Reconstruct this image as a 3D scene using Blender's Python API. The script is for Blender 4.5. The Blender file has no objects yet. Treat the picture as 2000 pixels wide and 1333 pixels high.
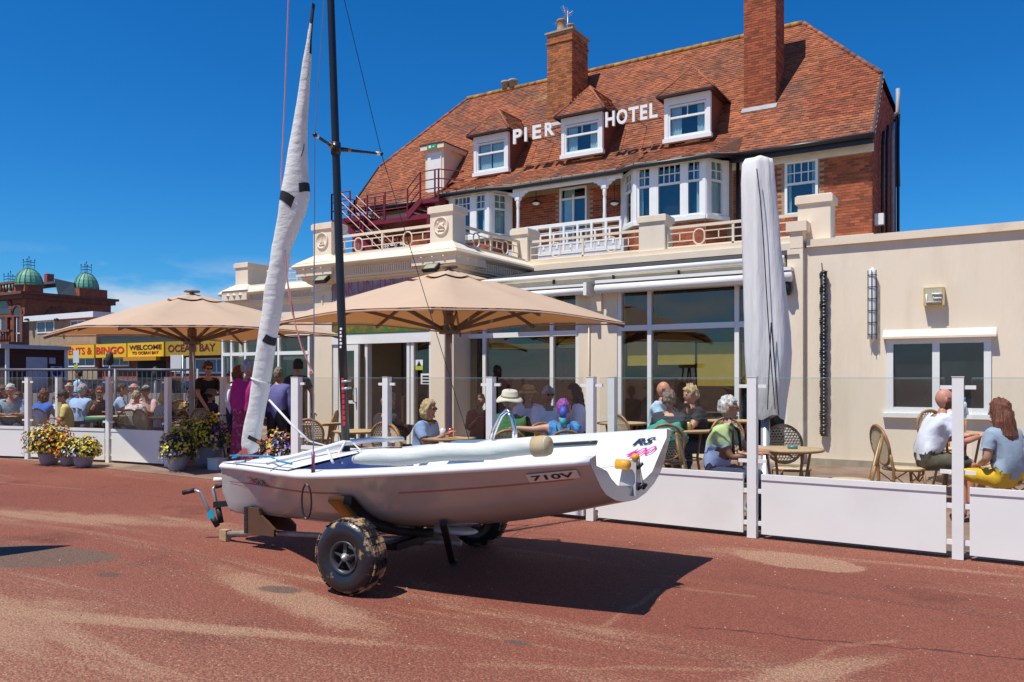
import bpy, bmesh, math, random
import numpy as np
from mathutils import Vector, Matrix, noise as mnoise
random.seed(7)
R = math.radians
S = bpy.context.scene
col = S.collection

# ------------------------------------------------------------------ camera, sky, sun, exposure
TH = R(31.9); FOC = 1556.0; HZ = 738.0; EYE = 1.5
cT, sT = math.cos(TH), math.sin(TH)
cam_d = bpy.data.cameras.new('camera'); cam = bpy.data.objects.new('camera', cam_d); col.objects.link(cam)
cam.location = (0, 0, EYE); cam.rotation_euler = (R(90), 0, TH)
cam_d.sensor_width = 36; cam_d.lens = 36*FOC/2000; cam_d.shift_y = (HZ-666.5)/2000; cam_d.clip_end = 3000; cam_d.clip_start = 0.05
S.camera = cam
SUNV = Vector((-.171, -.483, 1.05)).normalized()
W = bpy.data.worlds.new('World'); S.world = W; W.use_nodes = True
nt = W.node_tree; nt.nodes.clear()
wo = nt.nodes.new('ShaderNodeOutputWorld'); bg = nt.nodes.new('ShaderNodeBackground')
sky = nt.nodes.new('ShaderNodeTexSky'); sky.sky_type = 'NISHITA'; sky.sun_disc = False
sky.sun_elevation = math.asin(SUNV.z); sky.sun_rotation = math.atan2(SUNV.x, SUNV.y)
sky.air_density = 1.0; sky.dust_density = 0.25; sky.ozone_density = 4.0
hs = nt.nodes.new('ShaderNodeHueSaturation'); hs.inputs['Saturation'].default_value = 1.35; hs.inputs['Value'].default_value = 1.0; hs.inputs['Hue'].default_value = .492
nt.links.new(sky.outputs[0], hs.inputs['Color'])
tc = nt.nodes.new('ShaderNodeTexCoord'); sep = nt.nodes.new('ShaderNodeSeparateXYZ'); nt.links.new(tc.outputs['Generated'], sep.inputs[0])
mp = nt.nodes.new('ShaderNodeMapping'); mp.inputs['Scale'].default_value = (1, 1, 3.2); nt.links.new(tc.outputs['Generated'], mp.inputs[0])
nz = nt.nodes.new('ShaderNodeTexNoise'); nz.inputs['Scale'].default_value = 6.5; nz.inputs['Detail'].default_value = 9; nz.inputs['Roughness'].default_value = .55
nt.links.new(mp.outputs[0], nz.inputs['Vector'])
rp = nt.nodes.new('ShaderNodeValToRGB'); rp.color_ramp.elements[0].position = .41; rp.color_ramp.elements[1].position = .60
nt.links.new(nz.outputs[0], rp.inputs[0])
el = nt.nodes.new('ShaderNodeMapRange'); el.inputs['From Min'].default_value = .145; el.inputs['From Max'].default_value = .08; el.inputs['To Min'].default_value = 0; el.inputs['To Max'].default_value = .9
nt.links.new(sep.outputs['Z'], el.inputs['Value'])
ml = nt.nodes.new('ShaderNodeMath'); ml.operation = 'MULTIPLY'; nt.links.new(rp.outputs[0], ml.inputs[0]); nt.links.new(el.outputs[0], ml.inputs[1])
mx = nt.nodes.new('ShaderNodeMix'); mx.data_type = 'RGBA'; mx.inputs['B'].default_value = (8.0, 8.3, 9.0, 1)
nt.links.new(ml.outputs[0], mx.inputs['Factor']); pol = nt.nodes.new('ShaderNodeMix'); pol.data_type = 'RGBA'; pol.blend_type = 'MULTIPLY'; pol.inputs['Factor'].default_value = 1; pol.inputs['B'].default_value = (.42, .98, 1.40, 1)
nt.links.new(hs.outputs[0], pol.inputs['A']); nt.links.new(pol.outputs['Result'], mx.inputs['A'])
nt.links.new(mx.outputs['Result'], bg.inputs['Color']); bg.inputs['Strength'].default_value = .085
nt.links.new(bg.outputs[0], wo.inputs[0])
sd = bpy.data.lights.new('sun', 'SUN'); sun = bpy.data.objects.new('sun', sd); col.objects.link(sun)
sd.energy = 5.0; sd.angle = R(.5); sd.color = (1, .955, .88)
sun.rotation_euler = (-SUNV).to_track_quat('-Z', 'Y').to_euler()
S.view_settings.view_transform = 'Standard'; S.view_settings.look = 'None'; S.view_settings.gamma = 1; S.view_settings.exposure = 0.08
S.view_settings.use_curve_mapping = False

# ------------------------------------------------------------------ geometry of the view: real points on real planes
def PX(u, Y):
    a = (u-1000)/FOC; return Y*(a*cT-sT)/(a*sT+cT)
def PZ(u, v, Y):
    a = (u-1000)/FOC; return EYE+(HZ-v)/FOC*Y/(a*sT+cT)
def P3(u, v, Y): return Vector((PX(u, Y), Y, PZ(u, v, Y)))
def YX(u, X):
    a = (u-1000)/FOC; return X*(a*sT+cT)/(a*cT-sT)
def CW(X, Z, z=0.0): return Vector((X*cT-Z*sT, X*sT+Z*cT, z))
def C3(u, v, Z): return CW((u-1000)/FOC*Z, Z, EYE-(v-HZ)/FOC*Z)
def floorz(x, y): return .2*max(0, min(1, (y-8.7)/3.6)) if x > -19 else 0.0   # the terrace rises gently to the cafe
def CG(u, Z, z=0.0):
    p = CW((u-1000)/FOC*Z, Z, z)
    if z in (.004, .76): p.z += floorz(p.x, p.y)
    return p
def GP(u, v, z=0.0): return CG(u, (EYE-z)*FOC/(v-HZ), z)
def face_yaw(phi):
    d = Vector((math.sin(R(phi))*cT+math.cos(R(phi))*sT, math.sin(R(phi))*sT-math.cos(R(phi))*cT))
    return math.atan2(d.x, -d.y)

# ------------------------------------------------------------------ materials
MATS = {}
def srgb(r, g, b):
    f = lambda c: (c/255/12.92 if c/255 <= .04045 else ((c/255+.055)/1.055)**2.4)
    return (f(r), f(g), f(b))
def mat(name, c, rough=.6, metal=0, var=.12, vs=6.0, bump=0.0, bs=60.0, c2=None, cov=.5, emit=None, spec=.5, isl=0.0, obr=0.0, stretch=None, trans=0.0, coat=0.0, tcol=None, c3=None, cov3=.3, vs3=2.0):
    """principled material: base colour mottled by noise, optional second colour in patches, fine relief"""
    if name in MATS: return MATS[name]
    m = bpy.data.materials.new(name); m.use_nodes = True; MATS[name] = m
    t = m.node_tree; N = t.nodes; L = t.links; b = N['Principled BSDF']; b.inputs['Roughness'].default_value = rough
    b.inputs['Metallic'].default_value = metal; b.inputs['Specular IOR Level'].default_value = spec
    if coat: b.inputs['Coat Weight'].default_value = coat; b.inputs['Coat Roughness'].default_value = .08
    tc = N.new('ShaderNodeTexCoord'); vec = tc.outputs['Object']
    if stretch:
        mp = N.new('ShaderNodeMapping'); mp.inputs['Scale'].default_value = stretch; L.new(vec, mp.inputs[0]); vec = mp.outputs[0]
    nz = N.new('ShaderNodeTexNoise'); nz.inputs['Scale'].default_value = vs; nz.inputs['Detail'].default_value = 5; L.new(vec, nz.inputs['Vector'])
    mr = N.new('ShaderNodeMapRange'); mr.inputs['From Min'].default_value = .25; mr.inputs['From Max'].default_value = .75
    mr.inputs['To Min'].default_value = 1-var; mr.inputs['To Max'].default_value = 1+var; L.new(nz.outputs[0], mr.inputs['Value'])
    val = mr.outputs[0]
    if isl:
        g = N.new('ShaderNodeNewGeometry'); m2 = N.new('ShaderNodeMapRange'); m2.inputs['To Min'].default_value = 1-isl; m2.inputs['To Max'].default_value = 1+isl
        L.new(g.outputs['Random Per Island'], m2.inputs['Value'])
        mm = N.new('ShaderNodeMath'); mm.operation = 'MULTIPLY'; L.new(val, mm.inputs[0]); L.new(m2.outputs[0], mm.inputs[1]); val = mm.outputs[0]
    if obr:
        g = N.new('ShaderNodeObjectInfo'); m2 = N.new('ShaderNodeMapRange'); m2.inputs['To Min'].default_value = 1-obr; m2.inputs['To Max'].default_value = 1+obr
        L.new(g.outputs['Random'], m2.inputs['Value'])
        mm = N.new('ShaderNodeMath'); mm.operation = 'MULTIPLY'; L.new(val, mm.inputs[0]); L.new(m2.outputs[0], mm.inputs[1]); val = mm.outputs[0]
    base = None
    if c2 is not None:
        n2 = N.new('ShaderNodeTexNoise'); n2.inputs['Scale'].default_value = vs*.6; n2.inputs['Detail'].default_value = 8; n2.inputs['Roughness'].default_value = .6
        L.new(vec, n2.inputs['Vector'])
        r2 = N.new('ShaderNodeValToRGB'); r2.color_ramp.elements[0].position = 1-cov-.06; r2.color_ramp.elements[1].position = 1-cov+.1
        L.new(n2.outputs[0], r2.inputs[0])
        mxx = N.new('ShaderNodeMix'); mxx.data_type = 'RGBA'; mxx.inputs['A'].default_value = (*c, 1); mxx.inputs['B'].default_value = (*c2, 1)
        L.new(r2.outputs[0], mxx.inputs['Factor']); base = mxx.outputs['Result']
        if c3 is not None:
            n5 = N.new('ShaderNodeTexNoise'); n5.inputs['Scale'].default_value = vs3; n5.inputs['Detail'].default_value = 9; n5.inputs['Roughness'].default_value = .68; L.new(tc.outputs['Object'], n5.inputs['Vector'])
            r5 = N.new('ShaderNodeValToRGB'); r5.color_ramp.elements[0].position = 1-cov3; r5.color_ramp.elements[1].position = 1-cov3+.08; L.new(n5.outputs[0], r5.inputs[0])
            m5 = N.new('ShaderNodeMix'); m5.data_type = 'RGBA'; m5.inputs['B'].default_value = (*c3, 1); L.new(base, m5.inputs['A']); L.new(r5.outputs[0], m5.inputs['Factor']); base = m5.outputs['Result']
    vm = N.new('ShaderNodeVectorMath'); vm.operation = 'SCALE'
    if base is None: vm.inputs[0].default_value = c
    else: L.new(base, vm.inputs[0])
    L.new(val, vm.inputs['Scale']); L.new(vm.outputs[0], b.inputs['Base Color'])
    if bump:
        n3 = N.new('ShaderNodeTexNoise'); n3.inputs['Scale'].default_value = bs; n3.inputs['Detail'].default_value = 4; L.new(vec, n3.inputs['Vector'])
        bp = N.new('ShaderNodeBump'); bp.inputs['Strength'].default_value = bump; bp.inputs['Distance'].default_value = .01
        L.new(n3.outputs[0], bp.inputs['Height']); L.new(bp.outputs[0], b.inputs['Normal'])
    if trans:
        out = N['Material Output']; tr = N.new('ShaderNodeBsdfTranslucent')
        if tcol: tr.inputs[0].default_value = (*tcol, 1)
        else: L.new(vm.outputs[0], tr.inputs[0])
        tr2 = N.new('ShaderNodeMixShader'); tr2.inputs[0].default_value = trans; L.new(b.outputs[0], tr2.inputs[1]); L.new(tr.outputs[0], tr2.inputs[2]); L.new(tr2.outputs[0], out.inputs[0])
    if emit: b.inputs['Emission Color'].default_value = (*emit, 1); b.inputs['Emission Strength'].default_value = 1
    return m
def glass(name, tint, refl=.12, rough=.0):
    if name in MATS: return MATS[name]
    m = bpy.data.materials.new(name); m.use_nodes = True; MATS[name] = m
    t = m.node_tree; N = t.nodes; L = t.links; N.remove(N['Principled BSDF']); out = N['Material Output']
    tr = N.new('ShaderNodeBsdfTransparent'); tr.inputs[0].default_value = (*tint, 1)
    gl = N.new('ShaderNodeBsdfGlossy'); gl.inputs['Roughness'].default_value = rough
    lw = N.new('ShaderNodeLayerWeight'); lw.inputs['Blend'].default_value = .5
    pw = N.new('ShaderNodeMath'); pw.operation = 'POWER'; pw.inputs[1].default_value = 4.5; L.new(lw.outputs['Facing'], pw.inputs[0])
    mr = N.new('ShaderNodeMapRange'); mr.inputs['To Min'].default_value = refl; mr.inputs['To Max'].default_value = 1; L.new(pw.outputs[0], mr.inputs['Value'])
    mx = N.new('ShaderNodeMixShader'); L.new(mr.outputs[0], mx.inputs[0]); L.new(tr.outputs[0], mx.inputs[1]); L.new(gl.outputs[0], mx.inputs[2]); L.new(mx.outputs[0], out.inputs[0])
    return m
CREAM = mat('cream_render', (.80, .68, .515), .8, var=.03, vs=1.6, bump=.3, bs=18, c2=(.74, .615, .455), cov=.43, stretch=(2.2, 2.2, .42), c3=(.52, .41, .29), cov3=.29, vs3=2.6)
CREAM2 = mat('cream_trim_paint', (.78, .65, .48), .7, var=.04, vs=3, bump=.15, bs=30, c2=(.62, .47, .30), cov=.34, c3=(.40, .30, .19), cov3=.31, vs3=5)
WHITE = mat('white_gloss_paint', (.80, .80, .78), .4, var=.04, vs=4)
WHITEP = mat('white_panel', (.81, .80, .74), .35, var=.025, vs=2, bump=.03, bs=6, c2=(.77, .75, .69), cov=.4, c3=(.55, .48, .40), cov3=.26, vs3=4)
PVC = mat('white_plastic', (.80, .79, .74), .35, var=.03)
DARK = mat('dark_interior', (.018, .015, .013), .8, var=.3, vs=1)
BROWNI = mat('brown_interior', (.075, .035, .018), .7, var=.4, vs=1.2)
BLACK = mat('black_paint', (.014, .014, .016), .4, var=.2)
BLACKM = mat('black_rubber', (.016, .016, .017), .55, var=.3, vs=9, bump=.2)
BRICK = mat('red_brick', (.31, .072, .026), .85, var=.16, vs=9, bump=.5, bs=50, isl=.38, c2=(.22, .055, .03), cov=.36)
BRICKO = mat('orange_brick', (.36, .12, .035), .85, var=.16, vs=9, bump=.5, bs=50, isl=.4, c2=(.20, .06, .025), cov=.4)
BRICK1 = mat('red_brick_single', (.34, .085, .032), .85, var=.16, vs=9, bump=.5, bs=50, obr=.38)
MORTAR = mat('mortar', (.40, .27, .17), .9, var=.15, vs=8, bump=.3)
MORTARD = mat('dark_mortar', (.20, .10, .055), .9, var=.15, vs=8, bump=.3)
TILE = mat('clay_tile', (.29, .086, .032), .85, var=.2, vs=.9, bump=.4, bs=40, isl=.34, c2=(.175, .066, .036), cov=.46, c3=(.26, .15, .05), cov3=.40, vs3=.8)
TILE1 = mat('clay_tile_single', (.25, .062, .022), .85, var=.2, vs=.9, bump=.4, bs=40, obr=.42)
UNDER = mat('roof_underlay', (.11, .04, .022), .9, var=.2, vs=5)
LICHEN = mat('lichen_ridge_tile', (.38, .21, .04), .9, var=.25, vs=6, bump=.5, bs=30, c2=(.30, .10, .04), cov=.45, isl=.2)
LEAD = mat('grey_lead', (.30, .30, .31), .6, var=.2, vs=6)
CONC = mat('weathered_stone', (.36, .31, .22), .85, var=.2, vs=8, bump=.3)
MAROON = mat('maroon_paint', (.17, .012, .022), .45, var=.15)
WGLASS = glass('window_glass', (.80, .88, .90), .09)
PUBGLASS = glass('pub_window_glass', (.86, .86, .80), .065)
SCREEN = glass('screen_glass', (.955, .97, .965), .03)
CURT = mat('pale_curtain', (.72, .80, .76), .9, var=.12, vs=12, stretch=(6, 6, .3), bump=.3, bs=12)
YBLIND = mat('yellow_blind', (.78, .62, .07), .8, var=.06, trans=.3)
STEEL = mat('galvanised_steel', (.42, .43, .42), .42, .7, var=.15, vs=10)
CHROME = mat('polished_steel', (.75, .75, .76), .1, 1, var=.03)
ALU = mat('grey_aluminium', (.42, .42, .44), .4, .5, var=.1)

# ------------------------------------------------------------------ mesh builder and scene tree
OFF = {}
class MB:
    def __init__(s): s.v = []; s.f = []; s.m = []; s.s = []
    def add(s, vs, fs, mi=0, sm=False):
        o = len(s.v); s.v.extend([tuple(p) for p in vs]); s.f.extend([tuple(i+o for i in q) for q in fs]); s.m.extend([mi]*len(fs)); s.s.extend([sm]*len(fs)); return s
    def box(s, x0, x1, y0, y1, z0, z1, mi=0):
        return s.add([(x0,y0,z0),(x1,y0,z0),(x1,y1,z0),(x0,y1,z0),(x0,y0,z1),(x1,y0,z1),(x1,y1,z1),(x0,y1,z1)],
                     [(0,3,2,1),(4,5,6,7),(0,1,5,4),(1,2,6,5),(2,3,7,6),(3,0,4,7)], mi)
    def fbox(s, fr, a0, a1, d0, d1, z0, z1, mi=0):
        """box on a wall frame: fr = (origin, along, outward); a along the wall, d outward"""
        o, ux, n = fr
        P = lambda a, d, z: (o.x+ux.x*a+n.x*d, o.y+ux.y*a+n.y*d, z)
        return s.add([P(a0,d1,z0),P(a1,d1,z0),P(a1,d0,z0),P(a0,d0,z0),P(a0,d1,z1),P(a1,d1,z1),P(a1,d0,z1),P(a0,d0,z1)],
                     [(0,3,2,1),(4,5,6,7),(0,1,5,4),(1,2,6,5),(2,3,7,6),(3,0,4,7)], mi)
    def bar(s, a, b, w, h=None, mi=0):
        h = h or w; a = Vector(a); b = Vector(b); d = (b-a).normalized()
        up = Vector((0,0,1)) if abs(d.z) < .95 else Vector((0,1,0))
        x = d.cross(up).normalized()*(w/2); y = x.cross(d).normalized()*(h/2)
        return s.add([a-x-y,a+x-y,a+x+y,a-x+y,b-x-y,b+x-y,b+x+y,b-x+y],[(0,3,2,1),(4,5,6,7),(0,1,5,4),(1,2,6,5),(2,3,7,6),(3,0,4,7)], mi)
    def tube(s, pts, r, n=8, mi=0, cap=True, closed=False, flat=1.0):
        pts = [Vector(p) for p in pts]; k = len(pts)
        rr = [r]*k if isinstance(r, (int, float)) else list(r)
        rings = []; prev = None
        for i, p in enumerate(pts):
            if closed: d = (pts[(i+1) % k]-pts[i-1])
            else: d = (pts[min(i+1, k-1)]-pts[max(i-1, 0)])
            d = d.normalized() if d.length > 1e-9 else Vector((0,0,1))
            if prev is None:
                up = Vector((0,0,1)) if abs(d.z) < .9 else Vector((0,1,0)); x = d.cross(up).normalized()
            else:
                x = (prev-d*prev.dot(d)); x = x.normalized() if x.length > 1e-6 else d.orthogonal().normalized()
            prev = x; y = d.cross(x)
            rings.append([p+x*math.cos(t)*rr[i]+y*math.sin(t)*rr[i]*flat for t in [2*math.pi*j/n for j in range(n)]])
        vs = [q for g in rings for q in g]; fs = []
        for i in range(k if closed else k-1):
            i2 = (i+1) % k
            for j in range(n): fs.append((i*n+j, i*n+(j+1) % n, i2*n+(j+1) % n, i2*n+j))
        if cap and not closed: fs.append(tuple(range(n-1, -1, -1))); fs.append(tuple((k-1)*n+j for j in range(n)))
        return s.add(vs, fs, mi, n > 5)
    def lathe(s, prof, c=(0,0,0), n=20, mi=0, sm=True, ax='z', sq=None, cap=True):
        vs = []; k = len(prof)
        for r, z in prof:
            for j in range(n):
                t = 2*math.pi*j/n+ (math.pi/4 if sq else 0); x, y = r*math.cos(t), r*math.sin(t)
                if ax == 'z': vs.append((c[0]+x, c[1]+y, c[2]+z))
                elif ax == 'x': vs.append((c[0]+z, c[1]+x, c[2]+y))
                else: vs.append((c[0]+x, c[1]-z, c[2]+y))
        fs = [(i*n+j, i*n+(j+1) % n, (i+1)*n+(j+1) % n, (i+1)*n+j) for i in range(k-1) for j in range(n)]
        if cap and prof[0][0] > 1e-6: fs.append(tuple(range(n-1, -1, -1)))
        if cap and prof[-1][0] > 1e-6: fs.append(tuple((k-1)*n+j for j in range(n)))
        return s.add(vs, fs, mi, sm)
    def ell(s, c, r, n=12, k=8, mi=0, rot=None, fn=None):
        vs = []
        for i in range(k+1):
            ph = math.pi*i/k
            for j in range(n):
                t = 2*math.pi*j/n; d = Vector((math.sin(ph)*math.cos(t), math.sin(ph)*math.sin(t), -math.cos(ph)))
                q = Vector((d.x*r[0], d.y*r[1], d.z*r[2]))
                if fn: q = fn(d, q)
                if rot: q = rot @ q
                vs.append((c[0]+q.x, c[1]+q.y, c[2]+q.z))
        fs = [(i*n+j, i*n+(j+1) % n, (i+1)*n+(j+1) % n, (i+1)*n+j) for i in range(k) for j in range(n)]
        return s.add(vs, fs, mi, True)
    def prism(s, poly, o, ux, uy, th, mi=0):
        """extrude a 2-d outline (in ux,uy about o) by vector th"""
        o = Vector(o); ux = Vector(ux); uy = Vector(uy); th = Vector(th); k = len(poly)
        a = [o+ux*p[0]+uy*p[1] for p in poly]; b = [p+th for p in a]
        return s.add(a+b, [tuple(range(k-1,-1,-1)), tuple(range(k, 2*k))]+[(i, (i+1) % k, k+(i+1) % k, k+i) for i in range(k)], mi)
    def quad(s, a, b, c, d, mi=0): return s.add([a,b,c,d], [(0,1,2,3)], mi)
    def build(s, name, mats, parent=None, kind=None, label=None, origin=None):
        me = bpy.data.meshes.new(name); v = np.array(s.v, dtype=float).reshape(-1, 3)
        if parent is not None: off = OFF.get(parent.name, Vector((0,0,0)))
        elif origin is not None: off = Vector(origin)
        else:
            lo = v.min(0); hi = v.max(0); off = Vector(((lo[0]+hi[0])/2, (lo[1]+hi[1])/2, lo[2]))
        v = v-np.array(off)
        me.from_pydata(v.tolist(), [], s.f)
        for m in (mats if isinstance(mats, (list, tuple)) else [mats]): me.materials.append(m)
        me.polygons.foreach_set('material_index', s.m); me.polygons.foreach_set('use_smooth', s.s); me.update()
        o = bpy.data.objects.new(name, me); col.objects.link(o)
        if parent is not None: o.parent = parent; OFF[o.name] = off
        else: o.location = off; OFF[o.name] = off
        if kind: o['kind'] = kind
        if label: o['label'] = label
        return o
def thing(name, label, cat, loc=(0,0,0), group=None):
    o = bpy.data.objects.new(name, None); col.objects.link(o); o.location = loc; o.empty_display_size = .1
    o['label'] = label; o['category'] = cat
    if group: o['group'] = group
    OFF[o.name] = Vector(loc); return o
def tag(o, label, cat, group=None):
    o['label'] = label; o['category'] = cat
    if group: o['group'] = group
    return o
KIDS = {}
def dup(root, loc, rz=0, label=None, group=None, sc=1, hide=()):
    kids = [c for c in root.children]
    r = root.copy(); col.objects.link(r); r.location = loc; r.rotation_euler = (0, 0, rz); r.scale = (sc, sc, sc)
    if label: r['label'] = label
    if group: r['group'] = group
    for ch in kids:
        c = ch.copy(); col.objects.link(c); c.parent = r
        for g in ch.children:
            d = g.copy(); col.objects.link(d); d.parent = c
    return r
def struct(o): o['kind'] = 'structure'; return o
def text_mesh(txt, size, ext=.0, off=.0, sx=1.0, shear=0.0):
    cu = bpy.data.curves.new('t', 'FONT'); cu.body = txt; cu.size = size; cu.extrude = ext; cu.offset = off; cu.align_x = 'LEFT'; cu.shear = shear; cu.resolution_u = 3
    ob = bpy.data.objects.new('t', cu); col.objects.link(ob)
    me = bpy.data.meshes.new_from_object(ob.evaluated_get(bpy.context.evaluated_depsgraph_get()))
    vs = [(v.co.x*sx, v.co.y, v.co.z) for v in me.vertices]; fs = [tuple(p.vertices) for p in me.polygons]
    bpy.data.objects.remove(ob); bpy.data.curves.remove(cu); bpy.data.meshes.remove(me)
    return vs, fs
def put_text(mb, txt, o, ux, uy, width, height, ext=.004, mi=0, off=0.0, shear=0.0):
    """lettering of given width and cap height; o = lower-left corner, faces ux x uy"""
    vs, fs = text_mesh(txt, 1.0, .5, off, 1.0, shear)
    xs = [v[0] for v in vs]; ys = [v[1] for v in vs]; x0, x1, y0, y1 = min(xs), max(xs), min(ys), max(ys)
    o = Vector(o); ux = Vector(ux).normalized(); uy = Vector(uy).normalized(); n = ux.cross(uy)
    mb.add([o+ux*((v[0]-x0)/(x1-x0)*width)+uy*((v[1]-y0)/(y1-y0)*height)+n*((v[2]+.5)*ext) for v in vs], fs, mi)
def wall_frame(x0, x1, y): # wall facing -y, along +x
    return (Vector((x0, y, 0)), Vector((1,0,0)), Vector((0,-1,0)))
# ------------------------------------------------------------------ ground
def ground_mat():
    m = bpy.data.materials.new('red_asphalt_with_sand'); m.use_nodes = True
    t = m.node_tree; N = t.nodes; L = t.links; b = N['Principled BSDF']; b.inputs['Roughness'].default_value = .9; b.inputs['Specular IOR Level'].default_value = .2
    g = N.new('ShaderNodeNewGeometry'); P = g.outputs['Position']
    def mapn(scale, rot=0):
        q = N.new('ShaderNodeMapping'); q.inputs['Scale'].default_value = scale; q.inputs['Rotation'].default_value = (0, 0, rot); L.new(P, q.inputs[0]); return q.outputs[0]
    def noise(vec, sc, det=6, ro=.55, dist=0):
        n = N.new('ShaderNodeTexNoise'); n.inputs['Scale'].default_value = sc; n.inputs['Detail'].default_value = det; n.inputs['Roughness'].default_value = ro; n.inputs['Distortion'].default_value = dist; L.new(vec, n.inputs['Vector']); return n.outputs[0]
    def rng(v, a, b2, c=0, d=1, sm=False):
        r = N.new('ShaderNodeMapRange'); r.inputs['From Min'].default_value = a; r.inputs['From Max'].default_value = b2; r.inputs['To Min'].default_value = c; r.inputs['To Max'].default_value = d
        if sm: r.interpolation_type = 'SMOOTHSTEP'
        L.new(v, r.inputs['Value']); return r.outputs[0]
    def mth(op, x, y):
        r = N.new('ShaderNodeMath'); r.operation = op
        for i, q in enumerate((x, y)):
            if isinstance(q, (int, float)): r.inputs[i].default_value = q
            else: L.new(q, r.inputs[i])
        return r.outputs[0]
    def mix(f, A, B):
        r = N.new('ShaderNodeMix'); r.data_type = 'RGBA'; L.new(f, r.inputs['Factor'])
        for k, q in (('A', A), ('B', B)):
            if isinstance(q, tuple): r.inputs[k].default_value = (*q, 1)
            else: L.new(q, r.inputs[k])
        return r.outputs['Result']
    streak = noise(mapn((.16, .9, 1), R(6)), 1.6, 8, .62, .6)
    streak2 = noise(mapn((.05, 1.6, 1), R(4)), 2.0, 6, .6, .3)
    big = noise(P, .35, 4, .5)
    grain = noise(P, 70, 4, .75); grain2 = noise(P, 190, 2, .6)
    vor = N.new('ShaderNodeTexVoronoi'); vor.inputs['Scale'].default_value = 75; L.new(P, vor.inputs['Vector'])
    base = mix(rng(big, .35, .65), (.285, .090, .058), (.33, .112, .072))
    base = mix(rng(noise(P, 1.1, 6, .6), .58, .75), base, (.17, .058, .036))
    base = mix(rng(streak2, .60, .70, 0, .55), base, (.14, .05, .035))
    # sand lying between the stones: driven by the streaks, broken up by the grain
    s = mth('ADD', rng(streak, .53, .86), mth('MULTIPLY', rng(streak2, .55, .8), .3))
    # more sand close to the sea side (camera), less near the terrace
    sp = N.new('ShaderNodeSeparateXYZ'); L.new(P, sp.inputs[0])
    near = rng(sp.outputs['Y'], 5.0, 1.2, .0, .52)
    s = mth('ADD', s, near)
    def blob(cx, cy, rx, ry, rot, soft=.35, wob=.35):
        q = N.new('ShaderNodeMapping'); q.vector_type = 'TEXTURE'; q.inputs['Location'].default_value = (cx, cy, 0); q.inputs['Rotation'].default_value = (0, 0, rot); q.inputs['Scale'].default_value = (rx, ry, 1)
        L.new(P, q.inputs[0]); ln = N.new('ShaderNodeVectorMath'); ln.operation = 'LENGTH'; L.new(q.outputs[0], ln.inputs[0])
        w = mth('ADD', ln.outputs['Value'], mth('MULTIPLY', mth('SUBTRACT', noise(P, 3.2, 6, .6), .5), wob*3)); return rng(w, 1+soft, 1-soft, 0, 1, True)
    p1 = GP(1560, 1096); bl1 = blob(p1.x, p1.y, .50, .27, R(-6), .12, .3)
    p2 = GP(560, 1165); bl2 = blob(p2.x, p2.y, 1.0, .16, R(-14), .6, .4)
    p3 = GP(140, 1205); bl3 = blob(p3.x, p3.y, 1.7, .07, R(18), .7, .3)
    p4 = GP(1590, 1310); bl4 = blob(p4.x, p4.y, .55, .1, R(55), .6, .4)
    p5 = GP(330, 1020); bl5 = blob(p5.x, p5.y, 1.3, .22, R(10), .6, .4)
    p6 = GP(90, 1008); bl6 = blob(p6.x, p6.y, 1.3, .25, R(10), .6, .4)
    edge = rng(sp.outputs['Y'], 6.9, 7.5, 0, .75)
    for q, w in ((bl1, .62), (bl2, .55), (bl3, .7), (bl4, .45), (bl5, .4), (bl6, .4), (edge, .35)): s = mth('ADD', s, mth('MULTIPLY', q, w))
    gate = rng(mth('ADD', mth('ADD', mth('MULTIPLY', grain, .6), mth('MULTIPLY', noise(P, 42, 3, .6), .4)), mth('MULTIPLY', s, .30)), .56, .66)
    tot = mth('MULTIPLY', gate, rng(s, .0, .5, .3, 1))
    c = mix(mth('MULTIPLY', tot, .80), base, (.50, .29, .18))
    # long cracks: a dark one and pale sand filled ones
    def crack(p, q, wd, wob):
        A = GP(*p); Bq = GP(*q); d = Bq-A; an = math.atan2(d.y, d.x); q_ = N.new('ShaderNodeMapping'); q_.vector_type = 'TEXTURE'; q_.inputs['Location'].default_value = ((A.x+Bq.x)/2, (A.y+Bq.y)/2, 0); q_.inputs['Rotation'].default_value = (0, 0, an); L.new(P, q_.inputs[0])
        s_ = N.new('ShaderNodeSeparateXYZ'); L.new(q_.outputs[0], s_.inputs[0]); y = mth('ABSOLUTE', mth('ADD', s_.outputs['Y'], mth('MULTIPLY', mth('SUBTRACT', noise(P, 2.3, 6, .65), .5), wob)), 0)
        return mth('MULTIPLY', rng(y, wd, wd*.3, 0, 1), rng(mth('ABSOLUTE', s_.outputs['X'], 0), d.length*.5, d.length*.45, 0, 1))
    c = mix(mth('MULTIPLY', crack((1330, 1222), (2050, 1295), .016, .30), .75), c, (.07, .03, .022))
    for p_, q_ in (((-60, 938), (170, 957)), ((-40, 1193), (560, 1240)), ((1330, 1150), (1480, 1165)), ((1500, 1333), (1640, 1262)), ((1640, 1262), (1760, 1250)), ((1180, 1225), (1290, 1150)), ((900, 1300), (1500, 1310))): c = mix(mth('MULTIPLY', mth('MULTIPLY', crack(p_, q_, .035, .16), rng(grain, .42, .58)), .7), c, (.50, .29, .17))
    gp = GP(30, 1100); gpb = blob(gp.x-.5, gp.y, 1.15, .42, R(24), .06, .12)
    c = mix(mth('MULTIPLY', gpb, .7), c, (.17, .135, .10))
    for (u, v, r) in ((548, 1152, .10), (215, 1123, .07), (1010, 1255, .05)):
        q = GP(u, v); c = mix(mth('MULTIPLY', blob(q.x, q.y, r*1.6, r*.8, R(8), .3, .4), .8), c, (.15, .10, .085))
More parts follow.
